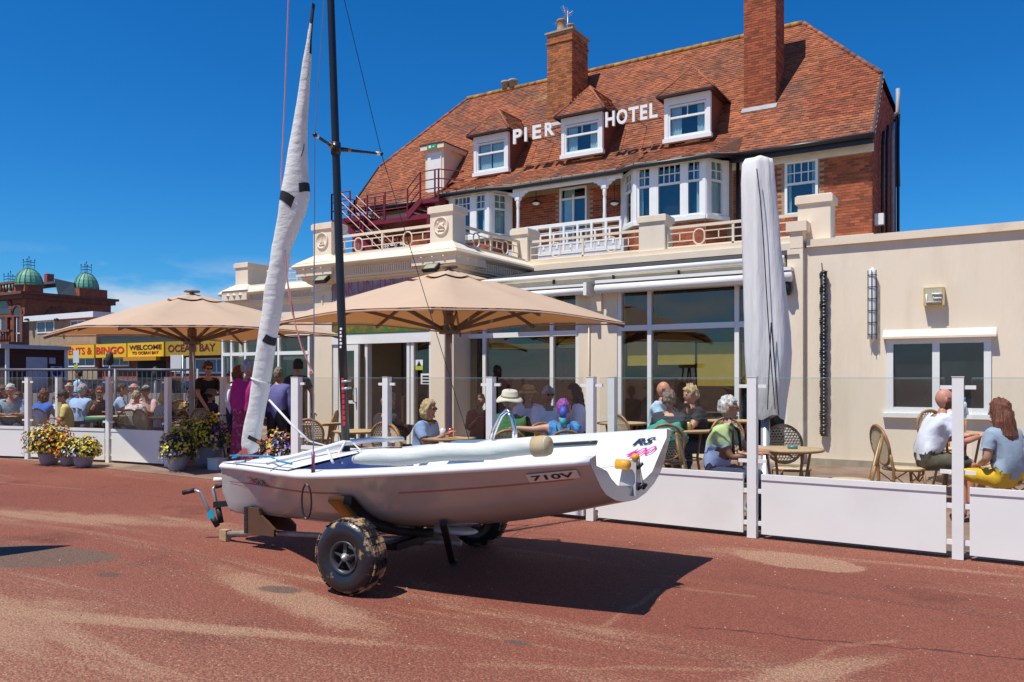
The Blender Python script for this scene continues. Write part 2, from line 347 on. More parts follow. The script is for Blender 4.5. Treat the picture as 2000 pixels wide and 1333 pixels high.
    sc = N.new('ShaderNodeVectorMath'); sc.operation = 'SCALE'; L.new(c, sc.inputs[0]); L.new(mth('MULTIPLY', rng(vor.outputs['Distance'], 0, .6, 1.18, .62), rng(grain2, .3, .7, .62, 1.38)), sc.inputs['Scale'])
    L.new(sc.outputs[0], b.inputs['Base Color'])
    bp = N.new('ShaderNodeBump'); bp.inputs['Strength'].default_value = .9; bp.inputs['Distance'].default_value = .006
    L.new(mth('ADD', vor.outputs['Distance'], grain), bp.inputs['Height']); L.new(bp.outputs[0], b.inputs['Normal'])
    return m
def sheet(name, m, x0, x1, y0, y1, z, n=1):
    o = MB().quad((x0,y0,z),(x1,y0,z),(x1,y1,z),(x0,y1,z)).build(name, m, origin=(0,0,0)); return struct(o)
sheet('ground', ground_mat(), -500, 500, -500, 500, 0)
g_ = MB(); rg = random.Random(9)
for i in range(1600):
    x, y = rg.uniform(-7.5, 3.0), rg.uniform(1.6, 7.3)
    r_ = rg.uniform(.003, .0075); a = rg.uniform(0, 6); vs = [(x+r_*math.cos(a+k*1.57)*rg.uniform(.7, 1.2), y+r_*math.sin(a+k*1.57), .001) for k in range(4)]+[(x, y, r_*.9)]
    g_.add(vs, [(0,1,4),(1,2,4),(2,3,4),(3,0,4)], 0 if rg.random() < .7 else 1)
o = g_.build('loose_grit', [mat('pale_grit', (.50, .33, .22), .8), mat('dark_grit', (.10, .06, .05), .8)], origin=(0,0,0)); o['kind'] = 'stuff'; o['label'] = 'fine loose grit and small stones scattered over the red promenade'; o['category'] = 'grit'
# terrace floor behind the screen, the car park road at the left
TERR = mat('terrace_paving', (.27, .19, .13), .9, var=.25, vs=2.2, bump=.4, bs=50, c2=(.20, .12, .09), cov=.5)
tf = MB(); ys_ = (7.62, 8.7, 12.3, 14.3); tf.add([(x, y, .004+floorz(0, y)) for y in ys_ for x in (-19, 9)], [(2*i, 2*i+1, 2*i+3, 2*i+2) for i in range(3)]); struct(tf.build('terrace_floor', TERR, origin=(0,0,0)))
ROADM = mat('car_park_asphalt', (.075, .072, .07), .9, var=.2, vs=2, bump=.3)
sheet('road', ROADM, -200, -19.5, 8.5, 60, .004)

# ------------------------------------------------------------------ brick and tile laying
def lay_bricks(mb, fr, a0, a1, z0, z1, holes=(), bw=.215, bh=.065, gap=.011, proud=.008, d=0.0, mi=0, singles=None, topfn=None, near_right=False):
    """courses of bricks proud of the mortar; holes = (a0,a1,z0,z1)"""
    o, ux, n = fr; z = z0; row = 0
    while z+bh <= z1+1e-6:
        a = a0-(bw+gap)*.5*(row % 2)
        while a < a1:
            b0, b1 = max(a, a0), min(a+bw, a1)
            if b1-b0 > .04 and not any(b1 > h[0] and b0 < h[1] and z+bh > h[2] and z < h[3] for h in holes) and (topfn is None or topfn((b0+b1)/2, z+bh)):
                pr = proud+random.uniform(-.003, .004)
                if singles is not None and b1-b0 > .2: singles.append((b0, z, row))
                else: mb.fbox(fr, b0, b1, d-.01, d+pr, z, z+bh, mi)
            a += bw+gap
        z += bh+gap; row += 1
def lay_tiles(mb, o, us, ut, n, poly, tw=.165, th=.115, mi=0, skip=None):
    """overlapping plain tiles on a roof plane; poly in (s,t) coordinates"""
    def inside(s, t):
        c = False; j = len(poly)-1
        for i in range(len(poly)):
            if (poly[i][1] > t) != (poly[j][1] > t) and s < (poly[j][0]-poly[i][0])*(t-poly[i][1])/(poly[j][1]-poly[i][1])+poly[i][0]: c = not c
            j = i
        return c
    smin, smax = min(p[0] for p in poly), max(p[0] for p in poly); tmin, tmax = min(p[1] for p in poly), max(p[1] for p in poly)
    t = tmin; row = 0
    V = []; F = []
    while t < tmax:
        s = smin-(tw*.5 if row % 2 else 0)
        while s < smax:
            if inside(s+tw/2, t+th/2) and not (skip and skip(s, t)):
                j = random.uniform(-.006, .006); lift = .024+random.uniform(-.005, .009); r2 = random.uniform(-.003, .003)
                a0 = s+.002; a1 = s+tw-.002
                q = [(a0, t-.01+j, lift), (a1, t-.01+j+r2, lift), (a1, t+th+.02, .008), (a0, t+th+.02, .008), (a0, t-.01+j, lift-.014), (a1, t-.01+j+r2, lift-.014)]
                b = len(V); V += [o+us*p[0]+ut*p[1]+n*p[2] for p in q]
                F += [(b, b+1, b+2, b+3), (b, b+4, b+5, b+1), (b, b+3, b+4), (b+1, b+5, b+2)]
            s += tw
        t += th; row += 1
    mb.add(V, F, mi)

# ------------------------------------------------------------------ windows
def window(parent, fr, a0, a1, z0, z1, cols=2, rows=2, frac=.4, curt=(), fw=.06, set_=.0, name='window', lower_cols=1, back=.22, top_cols=None, glassm=None):
    """timber window: frame (part) > pane, glazing_bar, curtain. frac = share of height taken by the upper sash"""
    f = MB(); d = set_
    f.fbox(fr, a0, a0+fw, d-.08, d+.03, z0, z1); f.fbox(fr, a1-fw, a1, d-.08, d+.03, z0, z1)
    f.fbox(fr, a0+fw, a1-fw, d-.08, d+.028, z0, z0+fw*1.2); f.fbox(fr, a0+fw, a1-fw, d-.08, d+.028, z1-fw, z1)
    zm = z1-(z1-z0)*frac
    if frac > 0: f.fbox(fr, a0+fw, a1-fw, d-.06, d+.02, zm-.03, zm+.03)
    fo = f.build(name, WHITE, parent)
    if frac > 0 and (cols > 1 or rows > 1):
        g = MB(); bw = .022
        for i in range(1, cols):
            a = a0+fw+(a1-a0-2*fw)*i/cols; g.fbox(fr, a-bw/2, a+bw/2, d-.04, d+.012, zm+.03, z1-fw)
        for i in range(1, rows):
            z = zm+.03+(z1-fw-zm-.03)*i/rows; g.fbox(fr, a0+fw, a1-fw, d-.038, d+.010, z-bw/2, z+bw/2)
        g.build('glazing_bar', WHITE, fo)
    gm = glassm or WGLASS
    if frac > 0: MB().fbox(fr, a0+fw-.004, a1-fw+.004, d-.034, d-.028, zm+.028, z1-fw+.004).build('pane', gm, fo)
    MB().fbox(fr, a0+fw-.004, a1-fw+.004, d-.030, d-.024, z0+fw*1.2-.004, (zm-.028) if frac > 0 else z1-fw+.004).build('pane', gm, fo)
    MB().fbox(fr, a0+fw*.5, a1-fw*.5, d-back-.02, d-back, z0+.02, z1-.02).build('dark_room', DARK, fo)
    for (c0, c1) in curt:
        m = MB(); k = max(4, int((c1-c0)*(a1-a0)/.03)); o, ux, n = fr; vs = []
        for i in range(k+1):
            a = a0+fw+(a1-a0-2*fw)*(c0+(c1-c0)*i/k); dd = d-.12+.02*math.sin(i*1.9)+random.uniform(-.004, .004)
            for z in (z0+.05, z1-.05): vs.append((o.x+ux.x*a+n.x*dd, o.y+ux.y*a+n.y*dd, z))
        m.add(vs, [(2*i, 2*i+2, 2*i+3, 2*i+1) for i in range(k)], 0, True); m.build('curtain', CURT, fo)
    return fo

# ------------------------------------------------------------------ the hotel
HY = 23.0
hx0, hx1 = -21.3, -3.04
hotel = thing('hotel_building', 'long red brick hotel with steep clay tile roof, dormers and white bay windows', 'hotel', (-12, 26, 0))
MSL = 1.2; EY, EZ = 22.6, 7.85
def roofz(y): return EZ+MSL*(y-EY)
RY = 26.85; RZ = roofz(RY)
ridge_r = -5.6; ridge_l = -18.86
vr_y = 24.35; vr_z = roofz(vr_y); vl_y = 24.36
BY = 28.6; BZ = RZ-(BY-RY)*3.0
# wall core
w = MB()
w.box(hx0+.05, hx1-.02, HY+.3, 28.2, 0, 7.75)
HOLES = [(PX(1533, HY), PX(1598, HY), PZ(1560, 421, HY), PZ(1560, 314, HY)), (PX(1094, HY), PX(1147, HY), PZ(1120, 470, HY)-.1, PZ(1120, 366, HY)), (PX(752, HY), PX(790, HY), 5.0, 6.5)]
xs_ = hx0+.05
for (ha, hb_, hz0, hz1) in sorted(HOLES):
    w.box(xs_, ha, HY, HY+.3, 0, 7.75); w.box(ha, hb_, HY, HY+.3, 0, hz0); w.box(ha, hb_, HY, HY+.3, hz1, 7.75); xs_ = hb_
w.box(xs_, hx1-.02, HY, HY+.3, 0, 7.75)
w.build('wall', MORTAR, hotel)
# side wall gable (right end) up to the half hip
g = MB(); g.prism([(HY, 7.6), (28.2, 7.6), (27.9, vr_z-.15), (vr_y+.1, vr_z-.15)], (hx1-.3, 0, 0), (0,1,0), (0,0,1), (.26, 0, 0)); g.build('gable_wall', MORTARD, hotel)
g = MB(); g.prism([(HY, 6.4), (28.2, 6.4), (27.9, vr_z-.15), (vr_y+.1, vr_z-.15)], (hx0+.05, 0, 0), (0,1,0), (0,0,1), (.26, 0, 0)); g.build('gable_wall', MORTARD, hotel)
frR = (Vector((hx1-.02, HY, 0)), Vector((0,1,0)), Vector((1,0,0)))
b = MB(); lay_bricks(b, frR, 0, 5.1, 4.0, 9.9, topfn=lambda a, z: z < 7.5 or (a > (z-7.85)*.68+.0), proud=.008); o = b.build('side_brickwork', BRICK, hotel); o['kind'] = 'stuff'
# front wall right of the bay
fr = wall_frame(0, 0, HY)
xW0, xW1 = PX(1533, HY), PX(1598, HY); zW1, zW0 = PZ(1560, 314, HY), PZ(1560, 421, HY)
band0 = PZ(1705, 293, HY)
sing = []
b = MB(); lay_bricks(b, fr, -6.75, hx1-.022, 5.35, band0-.02, holes=[(xW0-.01, xW1+.01, zW0-.02, zW1+.06)], singles=sing)
sing.sort(key=lambda q: -q[0]); keep = sing[:300]
for (a, z, r) in sing[300:]: b.fbox(fr, a, a+.215, -.01, .008+random.uniform(-.003, .004), z, z+.065)
o = b.build('brickwork', BRICK, hotel); o['kind'] = 'stuff'
bm_ = MB().box(0, .215, -.011, .01, 0, .065); first = bm_.build('brick', BRICK1, None, origin=(0,0,0))
first.parent = hotel; first.location = Vector((keep[0][0], HY, keep[0][1]))-Vector(hotel.location)
for (a, z, r) in keep[1:]:
    c = first.copy(); col.objects.link(c); c.parent = hotel; c.location = Vector((a, HY+random.uniform(-.003, .003), z))-Vector(hotel.location)
# bands and trims of render
t = MB(); t.box(-6.78, hx1+.02, HY-.035, HY-.0, band0, 7.52); t.build('render_band', CREAM, hotel)
t = MB(); t.box(-6.78, hx1+.03, HY-.055, HY-.036, band0-.05, band0+.17); t.build('white_band', mat('band_paint', (.72, .66, .55), .7), hotel)
t = MB(); t.box(-6.78, hx1+.02, HY-.05, HY-.0, 5.12, 5.33); t.build('plinth_band', CREAM2, hotel)
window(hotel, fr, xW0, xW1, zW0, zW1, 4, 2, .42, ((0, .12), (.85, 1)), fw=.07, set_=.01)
# ---- main roof
rb = MB()
pts = [(hx0-.1, EY, EZ), (hx1+.08, EY, EZ), (hx1+.08, vr_y, vr_z), (ridge_r, RY, RZ), (ridge_l, RY, RZ), (hx0-.1, vl_y, roofz(vl_y)),
       (hx0-.1, BY, BZ), (hx1+.08, BY, BZ), (hx1+.08, 28.05, vr_z), (hx0-.1, 28.05, vr_z)]
rb.add(pts, [(0,1,2,3,4,5), (3,2,8), (5,4,9), (4,3,8,7,6,9)])
roof = rb.build('roof', UNDER, hotel)
us = Vector((1,0,0)); ut = Vector((0, 1, MSL)).normalized(); rn = Vector((0, -MSL, 1)).normalized(); ro = Vector((0, EY, EZ)); kt = math.hypot(1, MSL)
T = lambda y: (y-EY)*kt
poly = [(hx0-.1, 0), (hx1+.09, 0), (hx1+.09, T(vr_y)), (ridge_r, T(RY)), (ridge_l, T(RY)), (hx0-.1, T(vl_y))]
tb = MB(); tl = []
lay_tiles(tb, ro, us, ut, rn, poly, skip=lambda s, t: (tl.append((s, t)) or True) if (-4.9 < s < hx1-.2 and .115*8 < t < .115*37) else False)
sngl = tl[:300]
for (s, t) in tl[300:]:
    lay_tiles(tb, ro, us, ut, rn, [(s-.001, t-.001), (s+.164, t-.001), (s+.164, t+.114), (s-.001, t+.114)])
o = tb.build('roof_tiles', TILE, roof); o['kind'] = 'stuff'
q = MB(); q.add([us*a+ut*b_+rn*c for a, b_, c in [(.002,-.01,.026),(.163,-.01,.026),(.163,.135,.008),(.002,.135,.008),(.002,-.01,.012),(.163,-.01,.012)]], [(0,1,2,3),(0,4,5,1),(0,3,4),(1,5,2)])
first = None
for (s, t) in sngl:
    p = ro+us*s+ut*(t+random.uniform(-.006, .006))+rn*random.uniform(-.003, .005)-Vector(hotel.location)
    if first is None: first = q.build('roof_tile', TILE1, None, origin=(0,0,0)); c = first
    else: c = first.copy(); col.objects.link(c)
    c.parent = roof; c.location = p
# half-hip tiles (right), ridge tiles
rt = MB()
def ridge_run(mb, p, q, r=.11, step=.33):
    p = Vector(p); q = Vector(q); L_ = (q-p).length; d = (q-p)/L_; k = int(L_/step)
    for i in range(k): mb.tube([p+d*(i*step+.008), p+d*((i+1)*step-.008)], [r+random.uniform(-.006, .008)]*2, 8, 0)
ridge_run(rt, (ridge_l, RY, RZ+.0), (ridge_r, RY, RZ+.0)); rt.build('ridge_tiles', LICHEN, roof)['kind'] = 'stuff'
for A_, B_ in (((ridge_r, RY, RZ), (hx1+.08, vr_y, vr_z)), ((ridge_l, RY, RZ), (hx0-.1, vl_y, roofz(vl_y)))): rt = MB(); ridge_run(rt, A_, B_, .07); rt.build('hip_tiles', TILE, roof)['kind'] = 'stuff'
for x, yy in ((hx1+.06, vr_y), (hx0-.12, vl_y)): MB().bar((x, EY-.02, EZ-.06), (x, yy, roofz(yy)-.06), .06, .18).build('barge_board', BLACK, roof)
# gutters
gt = MB(); gt.tube([(-6.72, EY-.04, EZ-.03), (hx1+.1, EY-.04, EZ-.03)], .075, 8); gt.box(-6.72, hx1+.05, EY+.02, EY+.08, EZ-.22, EZ-.04)
gt.build('gutter', BLACK, hotel)
MB().tube([(hx0-.1, EY-.04, EZ-.03), (PX(850, 22.4), EY-.04, EZ-.03)], .075, 8).build('gutter', BLACK, hotel)
# ---- projecting bays and veranda: skirt roof following the bays
SZ = 7.72
bay_path = [(-20.9, 22.6), (PX(858, 21.95), 21.9), (PX(950, 21.95), 21.9), (PX(1000, 22.2), 22.15), (PX(1206, 22.2), 22.15), (PX(1240, 21.95), 21.9), (PX(1385, 21.95), 21.9), (PX(1440, 22.5), 22.55)]
bay_path[0] = (PX(843, 22.5), 22.5)
sk = MB(); vs = []; zl = [7.84]+[SZ+.05]*6+[7.84]
for (x, y), z in zip(bay_path, zl): vs += [(x, y, z), (x, 23.1, roofz(23.1)+.03)]
sk.add(vs, [(2*i, 2*i+2, 2*i+3, 2*i+1) for i in range(7)]); sk.build('bay_roof', UNDER, roof)
sk = MB()
for i in range(7):
    (x0, y0), (x1, y1) = bay_path[i], bay_path[i+1]; z0 = zl[i]; z1 = zl[i+1]
    A = Vector((x0, y0, z0)); B = Vector((x1, y1, z1)); u_ = (B-A).normalized(); C_ = Vector(((x0+x1)/2, 23.1, roofz(23.1)+.03))
    n_ = u_.cross(C_-A).normalized(); v_ = n_.cross(u_); Ls = (B-A).length
    D = Vector((x0, 23.1, roofz(23.1)+.03))-A; E_ = Vector((x1, 23.1, roofz(23.1)+.03))-A
    lay_tiles(sk, A, u_, v_, n_, [(0, 0), (Ls, 0), (E_.dot(u_), E_.dot(v_)), (D.dot(u_), D.dot(v_))])
o = sk.build('skirt_tiles', TILE, roof); o['kind'] = 'stuff'
gt = MB(); gt.tube([(x, y-.05, z-.05) for (x, y), z in zip(bay_path, zl)], .07, 8); gt.build('bay_gutter', BLACK, hotel)
fl = MB(); vs = []
for (x, y), z in zip(bay_path, zl): vs += [(x, y-.035, z-.08), (x, y+.03, z-.42)]
# flashing apron of broken mortar
fm = MB(); pth = [Vector((x, y+.05, z+.03)) for (x, y), z in zip(bay_path, zl)]
for i in range(7):
    A, B = pth[i], pth[i+1]; k = int((B-A).length/.4)+1
    for j in range(k):
        if random.random() < .8: fm.bar(A+(B-A)*(j/k)+Vector((0,0,random.uniform(0,.03))), A+(B-A)*((j+.9)/k)+Vector((0,0,random.uniform(0,.03))), .1, .05)
fm.build('mortar_fillet', CONC, roof)['kind'] = 'stuff'
def facet(p, q):
    p = Vector((*p, 0)); q = Vector((*q, 0)); u_ = (q-p).normalized(); return (p, u_, Vector((u_.y, -u_.x, 0)))
def bay(front, uR, yR, uL, yL, bots, tops, wins, name_lab):
    """front=(u0,u1) pixels of the front facet on y=22; wins = list of (facet, a0, a1 fractions, cols, curtains)"""
    Yf = 22.1
    P0 = (PX(uL, yL), yL); P1 = (PX(front[0], Yf), Yf); P2 = (PX(front[1], Yf), Yf); P3_ = (PX(uR, yR), yR)
    facs = [(P0, P1), (P1, P2), (P2, P3_)]
    zb = PZ((front[0]+front[1])/2, bots, Yf); zt = PZ((front[0]+front[1])/2, tops, Yf)
    body = MB(); br = MB(); sill = MB()
    for p, q in facs:
        fr = facet(p, q); Ls = (Vector(p)-Vector(q)).length
        body.fbox(fr, 0, Ls, -.02, .045, zt+.05, SZ+.02); sill.fbox(fr, -.02, Ls+.02, -.02, .09, zb-.16, zb-.05)
    bo = body.build('bay_window', WHITE, hotel); sill.build('bay_sill', WHITE, bo)
    for p, q in facs:
        fr = facet(p, q); Ls = (Vector(p)-Vector(q)).length
        for a_ in ((-.02, .07), (Ls-.07, Ls+.02)): MB().fbox(fr, a_[0], a_[1], -.1, .06, zb-.05, zt+.06).build('bay_post', WHITE, bo)
    # brick skirt below the bay
    core = MB(); core.prism([P0, P1, P2, P3_, (P3_[0], HY+.02), (P0[0], HY+.02)], (0,0,4.0), (1,0,0), (0,1,0), (0,0,zb-.17-4.0)); core.build('bay_base', MORTAR, bo)
    for p, q in facs:
        fr = facet(p, q); Ls = (Vector(p)-Vector(q)).length; lay_bricks(br, fr, 0, Ls, 4.0, zb-.2)
    o = br.build('bay_brickwork', BRICK, bo); o['kind'] = 'stuff'
    rng_ = {}
    for (k, u0, u1, cols, cur) in wins:
        p, q = facs[k]; fr = facet(p, q); Ls = (Vector(p)-Vector(q)).length
        # window edges given as fractions of the facet
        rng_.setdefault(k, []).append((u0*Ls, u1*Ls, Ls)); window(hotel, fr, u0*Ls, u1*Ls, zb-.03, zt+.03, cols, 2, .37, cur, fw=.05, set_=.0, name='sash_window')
    for k, rs in rng_.items():
        p, q = facs[k]; fr = facet(p, q); e_ = [.07]+[v for r_ in sorted(rs) for v in r_[:2]]+[rs[0][2]-.07]
        for j in range(0, len(e_)-1, 2):
            if e_[j+1]-e_[j] > .01: MB().fbox(fr, e_[j]-.002, e_[j+1]+.002, -.09, .035, zb-.05, zt+.06).build('bay_mullion', WHITE, bo)
    return bo
def fr_(u, front):
    x = PX(u, 22.1); a = PX(front[0], 22.1); b = PX(front[1], 22.1); return (x-a)/(b-a)
F1 = (1240, 1378)
bay(F1, 1420, 22.85, 1216, 22.85, 424, 322, [
    (0, .25, .80, 2, ()), (1, fr_(1246, F1), fr_(1272, F1), 2, ((.0, .25),)), (1, fr_(1283, F1), fr_(1332, F1), 4, ()), (1, fr_(1341, F1), fr_(1370, F1), 2, ((.62, 1),)), (2, .18, .80, 2, ((0, 1),))], '')
F2 = (853, 956)
bay(F2, 998, 22.85, 838, 22.85, 462, 386, [
    (1, fr_(857, F2), fr_(880, F2), 2, ()), (1, fr_(886, F2), fr_(921, F2), 4, ((0, .3),)), (1, fr_(929, F2), fr_(950, F2), 2, ((.5, 1),)), (2, .16, .78, 2, ((0, 1),))], '')
# white boarding panel between the bay right side and wall
# ---- veranda between the bays
VY = 22.25
vx0, vx1 = PX(1003, VY), PX(1216, VY)
ver = MB(); ver.box(vx0, vx1, VY-.03, VY+.05, PZ(1100, 364, VY), SZ-.02); ver.box(vx0, vx1, VY-.05, VY-.03, PZ(1100, 364, VY), PZ(1100, 364, VY)+.1)
vo = ver.build('veranda', WHITE, hotel)
zV = PZ(1100, 364, VY); zF = PZ(1100, 478, VY)
for u in (1012, 1181):
    x = PX(u, VY); pm = MB(); pm.lathe([(.07, zF), (.07, zF+.55), (.045, zF+.6), (.06, zF+.7), (.05, zF+.9), (.055, zV-.6), (.045, zV-.5), (.065, zV-.42), (.065, zV)], (x, VY, 0), 10)
    pm.box(x-.075, x+.075, VY-.07, VY+.07, zV-.25, zV)
    po = pm.build('veranda_post', WHITE, vo)
    bk = MB()
    for s in (-1, 1):
        pts_ = [(0, 0), (s*.30, 0), (s*.28, -.05), (s*.19, -.06), (s*.15, -.13), (s*.07, -.15), (s*.04, -.26), (0, -.27)]
        if s < 0: pts_ = pts_[::-1]
        bk.prism(pts_, (x+s*.07, VY-.03, zV), (1,0,0), (0,0,1), (0,.05,0))
    bk.build('bracket', WHITE, vo)
vw = MB(); fv = wall_frame(0, 0, HY+.0)
dx0, dx1 = PX(1094, HY), PX(1147, HY); dz1, dz0 = PZ(1120, 366, HY), PZ(1120, 470, HY)
lay_bricks(vw, fv, PX(1000, HY), PX(1222, HY), 4.3, 7.6, holes=[(dx0, dx1, dz0-.1, dz1)]); o = vw.build('veranda_brickwork', BRICK, hotel); o['kind'] = 'stuff'
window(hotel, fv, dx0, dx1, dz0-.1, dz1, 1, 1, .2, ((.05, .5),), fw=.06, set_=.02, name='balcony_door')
MB().fbox(fv, (dx0+dx1)/2-.03, (dx0+dx1)/2+.03, -.02, .045, dz0, dz1-.25).build('door_stile', WHITE, hotel)
# veranda floor & balustrade
vf = MB(); vf.box(vx0-.1, vx1+.1, VY-.15, HY, zF-.75, zF-.03); vf.build('veranda_floor', mat('grey_white_board', (.55, .56, .60), .6), vo)
bl = MB(); x0, x1 = vx0+.5, vx1; z0, z1 = PZ(1100, 497, VY-.1), PZ(1100, 437, VY-.1); yb = VY-.14
bl.box(x0, x1, yb-.03, yb+.03, z1-.1, z1); bl.box(x0, x1, yb-.03, yb+.03, z0, z0+.1)
n_ = 7
for i in range(n_+1):
    x = x0+(x1-x0)*i/n_; bl.box(x-.035, x+.035, yb-.031, yb+.031, z0+.1, z1-.1)
for i in range(n_):
    xa = x0+(x1-x0)*i/n_+.035; xb = x0+(x1-x0)*(i+1)/n_-.035; h = z1-z0-.2; s = 1 if i % 2 else -1
    for k, zz in enumerate((.28, .5, .72)):
        bl.box(xa+(0 if k != 1 else (xb-xa)*.15), xb-(0 if k != 1 else (xb-xa)*.15), yb-.025, yb+.025, z0+.1+h*zz-.025, z0+.1+h*zz+.025)
    bl.box((xa+xb)/2-.03, (xa+xb)/2+.03, yb-.026, yb+.026, z0+.1+h*.1, z0+.1+h*.28-.025); bl.box(xa+(xb-xa)*.2-.025, xa+(xb-xa)*.2+.025, yb-.026, yb+.026, z0+.1+h*.28+.025, z0+.1+h*.72-.025)
bl.build('balustrade', WHITE, vo)
hr = MB()
for k in range(3): hr.tube([(vx0, VY-.12, zF+.55-k*.13+.1), (vx1, VY-.12, zF+.55-k*.13+.1)], .012, 6)
for k in range(5): x = vx0+(vx1-vx0)*(k+.05)/4.1; hr.tube([(x, VY-.12, zF), (x, VY-.12, zF+.66)], .014, 6)
hr.build('hand_rail', CREAM2, vo)
for u in (1047, 1200):
    x = PX(u, 22.7); l = MB(); z = PZ(u, 396, 22.7); l.tube([(x, 22.7, z+.05), (x, 22.7, z+.6)], .015, 6, 0); l.lathe([(.02, .09), (.16, .02), (.17, -.02)], (x, 22.7, z), 14, 0)
    l.ell((x, 22.7, z-.02), (.13, .13, .07), 12, 6, 1); lo = l.build('pendant_lamp', [BLACK, PVC]); tag(lo, 'round pendant lamp hanging under the hotel veranda, ' + ('nearer the balcony door left side' if u < 1100 else 'beside the right bay window'), 'lamp', 'lamps under the veranda')
# ---- dormers
def dormer(uL, uR, vt, vb, apex, cols, cur, side_u):
    DY = 22.95
    x0, x1 = PX(uL, DY), PX(uR, DY); z0, z1 = PZ(uL, vb, DY), PZ(uR, vt, DY)
    yb0 = EY+(z0-EZ)/MSL; yb1 = EY+(z1-EZ)/MSL
    body = MB()
    fr = wall_frame(0, 0, DY)
    ff = .12
    body.fbox(fr, x0, x0+ff, -.1, .03, z0, z1); body.fbox(fr, x1-ff, x1, -.1, .03, z0, z1); body.fbox(fr, x0, x1, -.1, .05, z1, z1+.22); body.fbox(fr, x0-.04, x1+.04, -.1, .07, z0-.12, z0)
    # cheeks
    for x in (x0+.02, x1-.02):
        body.add([(x, DY+.05, z0-.1), (x, DY+.05, z1+.2), (x, yb1+.3, z1+.2), (x, yb0, z0)], [(0,1,2,3)], 1)
    d = body.build('dormer', [WHITE, mat('dormer_cheek_tile', (.20, .06, .03), .85, var=.3, vs=14, stretch=(1, 1, 6))], hotel)
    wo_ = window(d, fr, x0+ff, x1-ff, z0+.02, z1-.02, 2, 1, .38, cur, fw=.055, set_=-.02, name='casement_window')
    # hipped roof over the dormer
    ov = .17; e = z1+.24; hx = (x0+x1)/2; az = PZ(apex[0], apex[1], 23.7)
    ay = 23.65; ry = EY+(az-EZ)/MSL; hx = PX(apex[0], ay); hx = min(max(hx, x0+.3), x1-.2)
    yb = EY+(e-EZ)/MSL
    A, B = Vector((x0-ov, DY-.22, e)), Vector((x1+ov, DY-.22, e)); C_ = Vector((x1+ov, yb, e)); D = Vector((x0-ov, yb, e)); P = Vector((hx, ay, az)); Q = Vector((hx, ry+.05, az))
    rf = MB(); rf.add([A, B, C_, D, P, Q], [(0,1,4), (1,2,5,4), (3,0,4,5), (0,3,2,1)]); ro_ = rf.build('dormer_roof', UNDER, d)
    tl_ = MB()
    for (p0, p1, top) in ((A, B, [P]), (B, C_, [Q, P]), (D, A, [P, Q])):
        u_ = (p1-p0).normalized(); n_ = u_.cross(top[0]-p0).normalized(); v_ = n_.cross(u_)
        if n_.z < 0: n_ = -n_
        pol = [(0, 0), ((p1-p0).length, 0)]+[((q_-p0).dot(u_), (q_-p0).dot(v_)) for q_ in top]
        lay_tiles(tl_, p0, u_, v_, n_, pol, .15, .1)
    # tiles are a sub-part of the dormer, like its roof
    o = tl_.build('dormer_tiles', TILE, d); o['kind'] = 'stuff'
    rr = MB(); rr.tube([A+Vector((0,0,.02)), P], .045, 6); rr.tube([B+Vector((0,0,.02)), P], .045, 6); rr.tube([P, Q], .06, 6); rr.build('dormer_ridge', TILE, d)
    eb = MB(); eb.bar(A, B, .05, .06); eb.bar(B, C_, .05, .06); eb.bar(D, A, .05, .06); eb.build('dormer_gutter', BLACK, d)
    return d
dormer(926, 993, 270, 340, (972, 215), 2, ((.0, .45), (.5, 1)), 0)
dormer(1097, 1177, 232, 305, (1152, 172), 2, ((0, .3), (.72, 1)), 0)
dormer(1298, 1388, 192, 274, (1352, 132), 2, ((0, .3), (.75, 1)), 0)
# ---- chimneys
def chimney(u0, u1, us_, vb, ztop, name, orange, pots=True):
    a = (u0-1000)/FOC; dy = a*sT+cT; dx = a*cT-sT; dz = (HZ-vb)/FOC; t = (EZ-MSL*EY-EYE)/(dz-MSL*dy); Y = t*dy
    x0, x1 = PX(u0, Y), PX(u1, Y); Yb = YX(us_, x1)
    if Yb < Y: Yb = Y+1
    m = BRICKO if orange else BRICK
    c = MB(); c.box(x0, x1, Y, Yb, roofz(Y)-.4, ztop); co = c.build('chimney', MORTAR if orange else MORTARD, hotel)
    b = MB(); frs = [(Vector((x0, Y, 0)), Vector((1,0,0)), Vector((0,-1,0)), x1-x0), (Vector((x1, Y, 0)), Vector((0,1,0)), Vector((1,0,0)), Yb-Y)]
    for o_, u_, n_, L_ in frs: lay_bricks(b, (o_, u_, n_), 0, L_, roofz(Y)-.35, ztop)
    o = b.build('chimney_brickwork', m, co); o['kind'] = 'stuff'
    fl = MB(); fl.prism([(0, 0), (x1-x0+.1, 0), (x1-x0+.1, .22), (0, .22)], (x0-.05, Y-.14, roofz(Y-.14)+.03), (1,0,0), (0, .64, .77), (0,-.02,.02)); fl.build('lead_flashing', LEAD, co)
    if pots:
        k = MB(); k.box(x0-.04, x1+.04, Y-.04, Yb+.04, ztop-.36, ztop-.30); k.build('brick_course', BRICKO, co)
        k = MB(); k.box(x0-.07, x1+.07, Y-.07, Yb+.07, ztop, ztop+.06); k.build('chimney_cap', CONC, co)
        for i, (uu) in enumerate((.3, .72)):
            p = MB(); cx = x0+(x1-x0)*(.45+.1*i); cy = Y+(Yb-Y)*(.18+.42*i)
            p.lathe([(.19, 0), (.19, .08), (.15, .12), (.13, .38), (.16, .41), (.16, .46), (.11, .46), (.11, .3)], (cx, cy, ztop+.06), 14); p.build('chimney_pot', mat('clay_pot', (.36, .20, .09), .8, var=.3, vs=7, c2=(.20, .17, .12), cov=.4), co)
    return x0, x1, Y, Yb
c1 = chimney(1069, 1117, 1148, 245, PZ(1117, 62, 25.0), 'chimney', True)
c2 = chimney(1453, 1515, 1531, 216, 14.6, 'chimney', False, False)
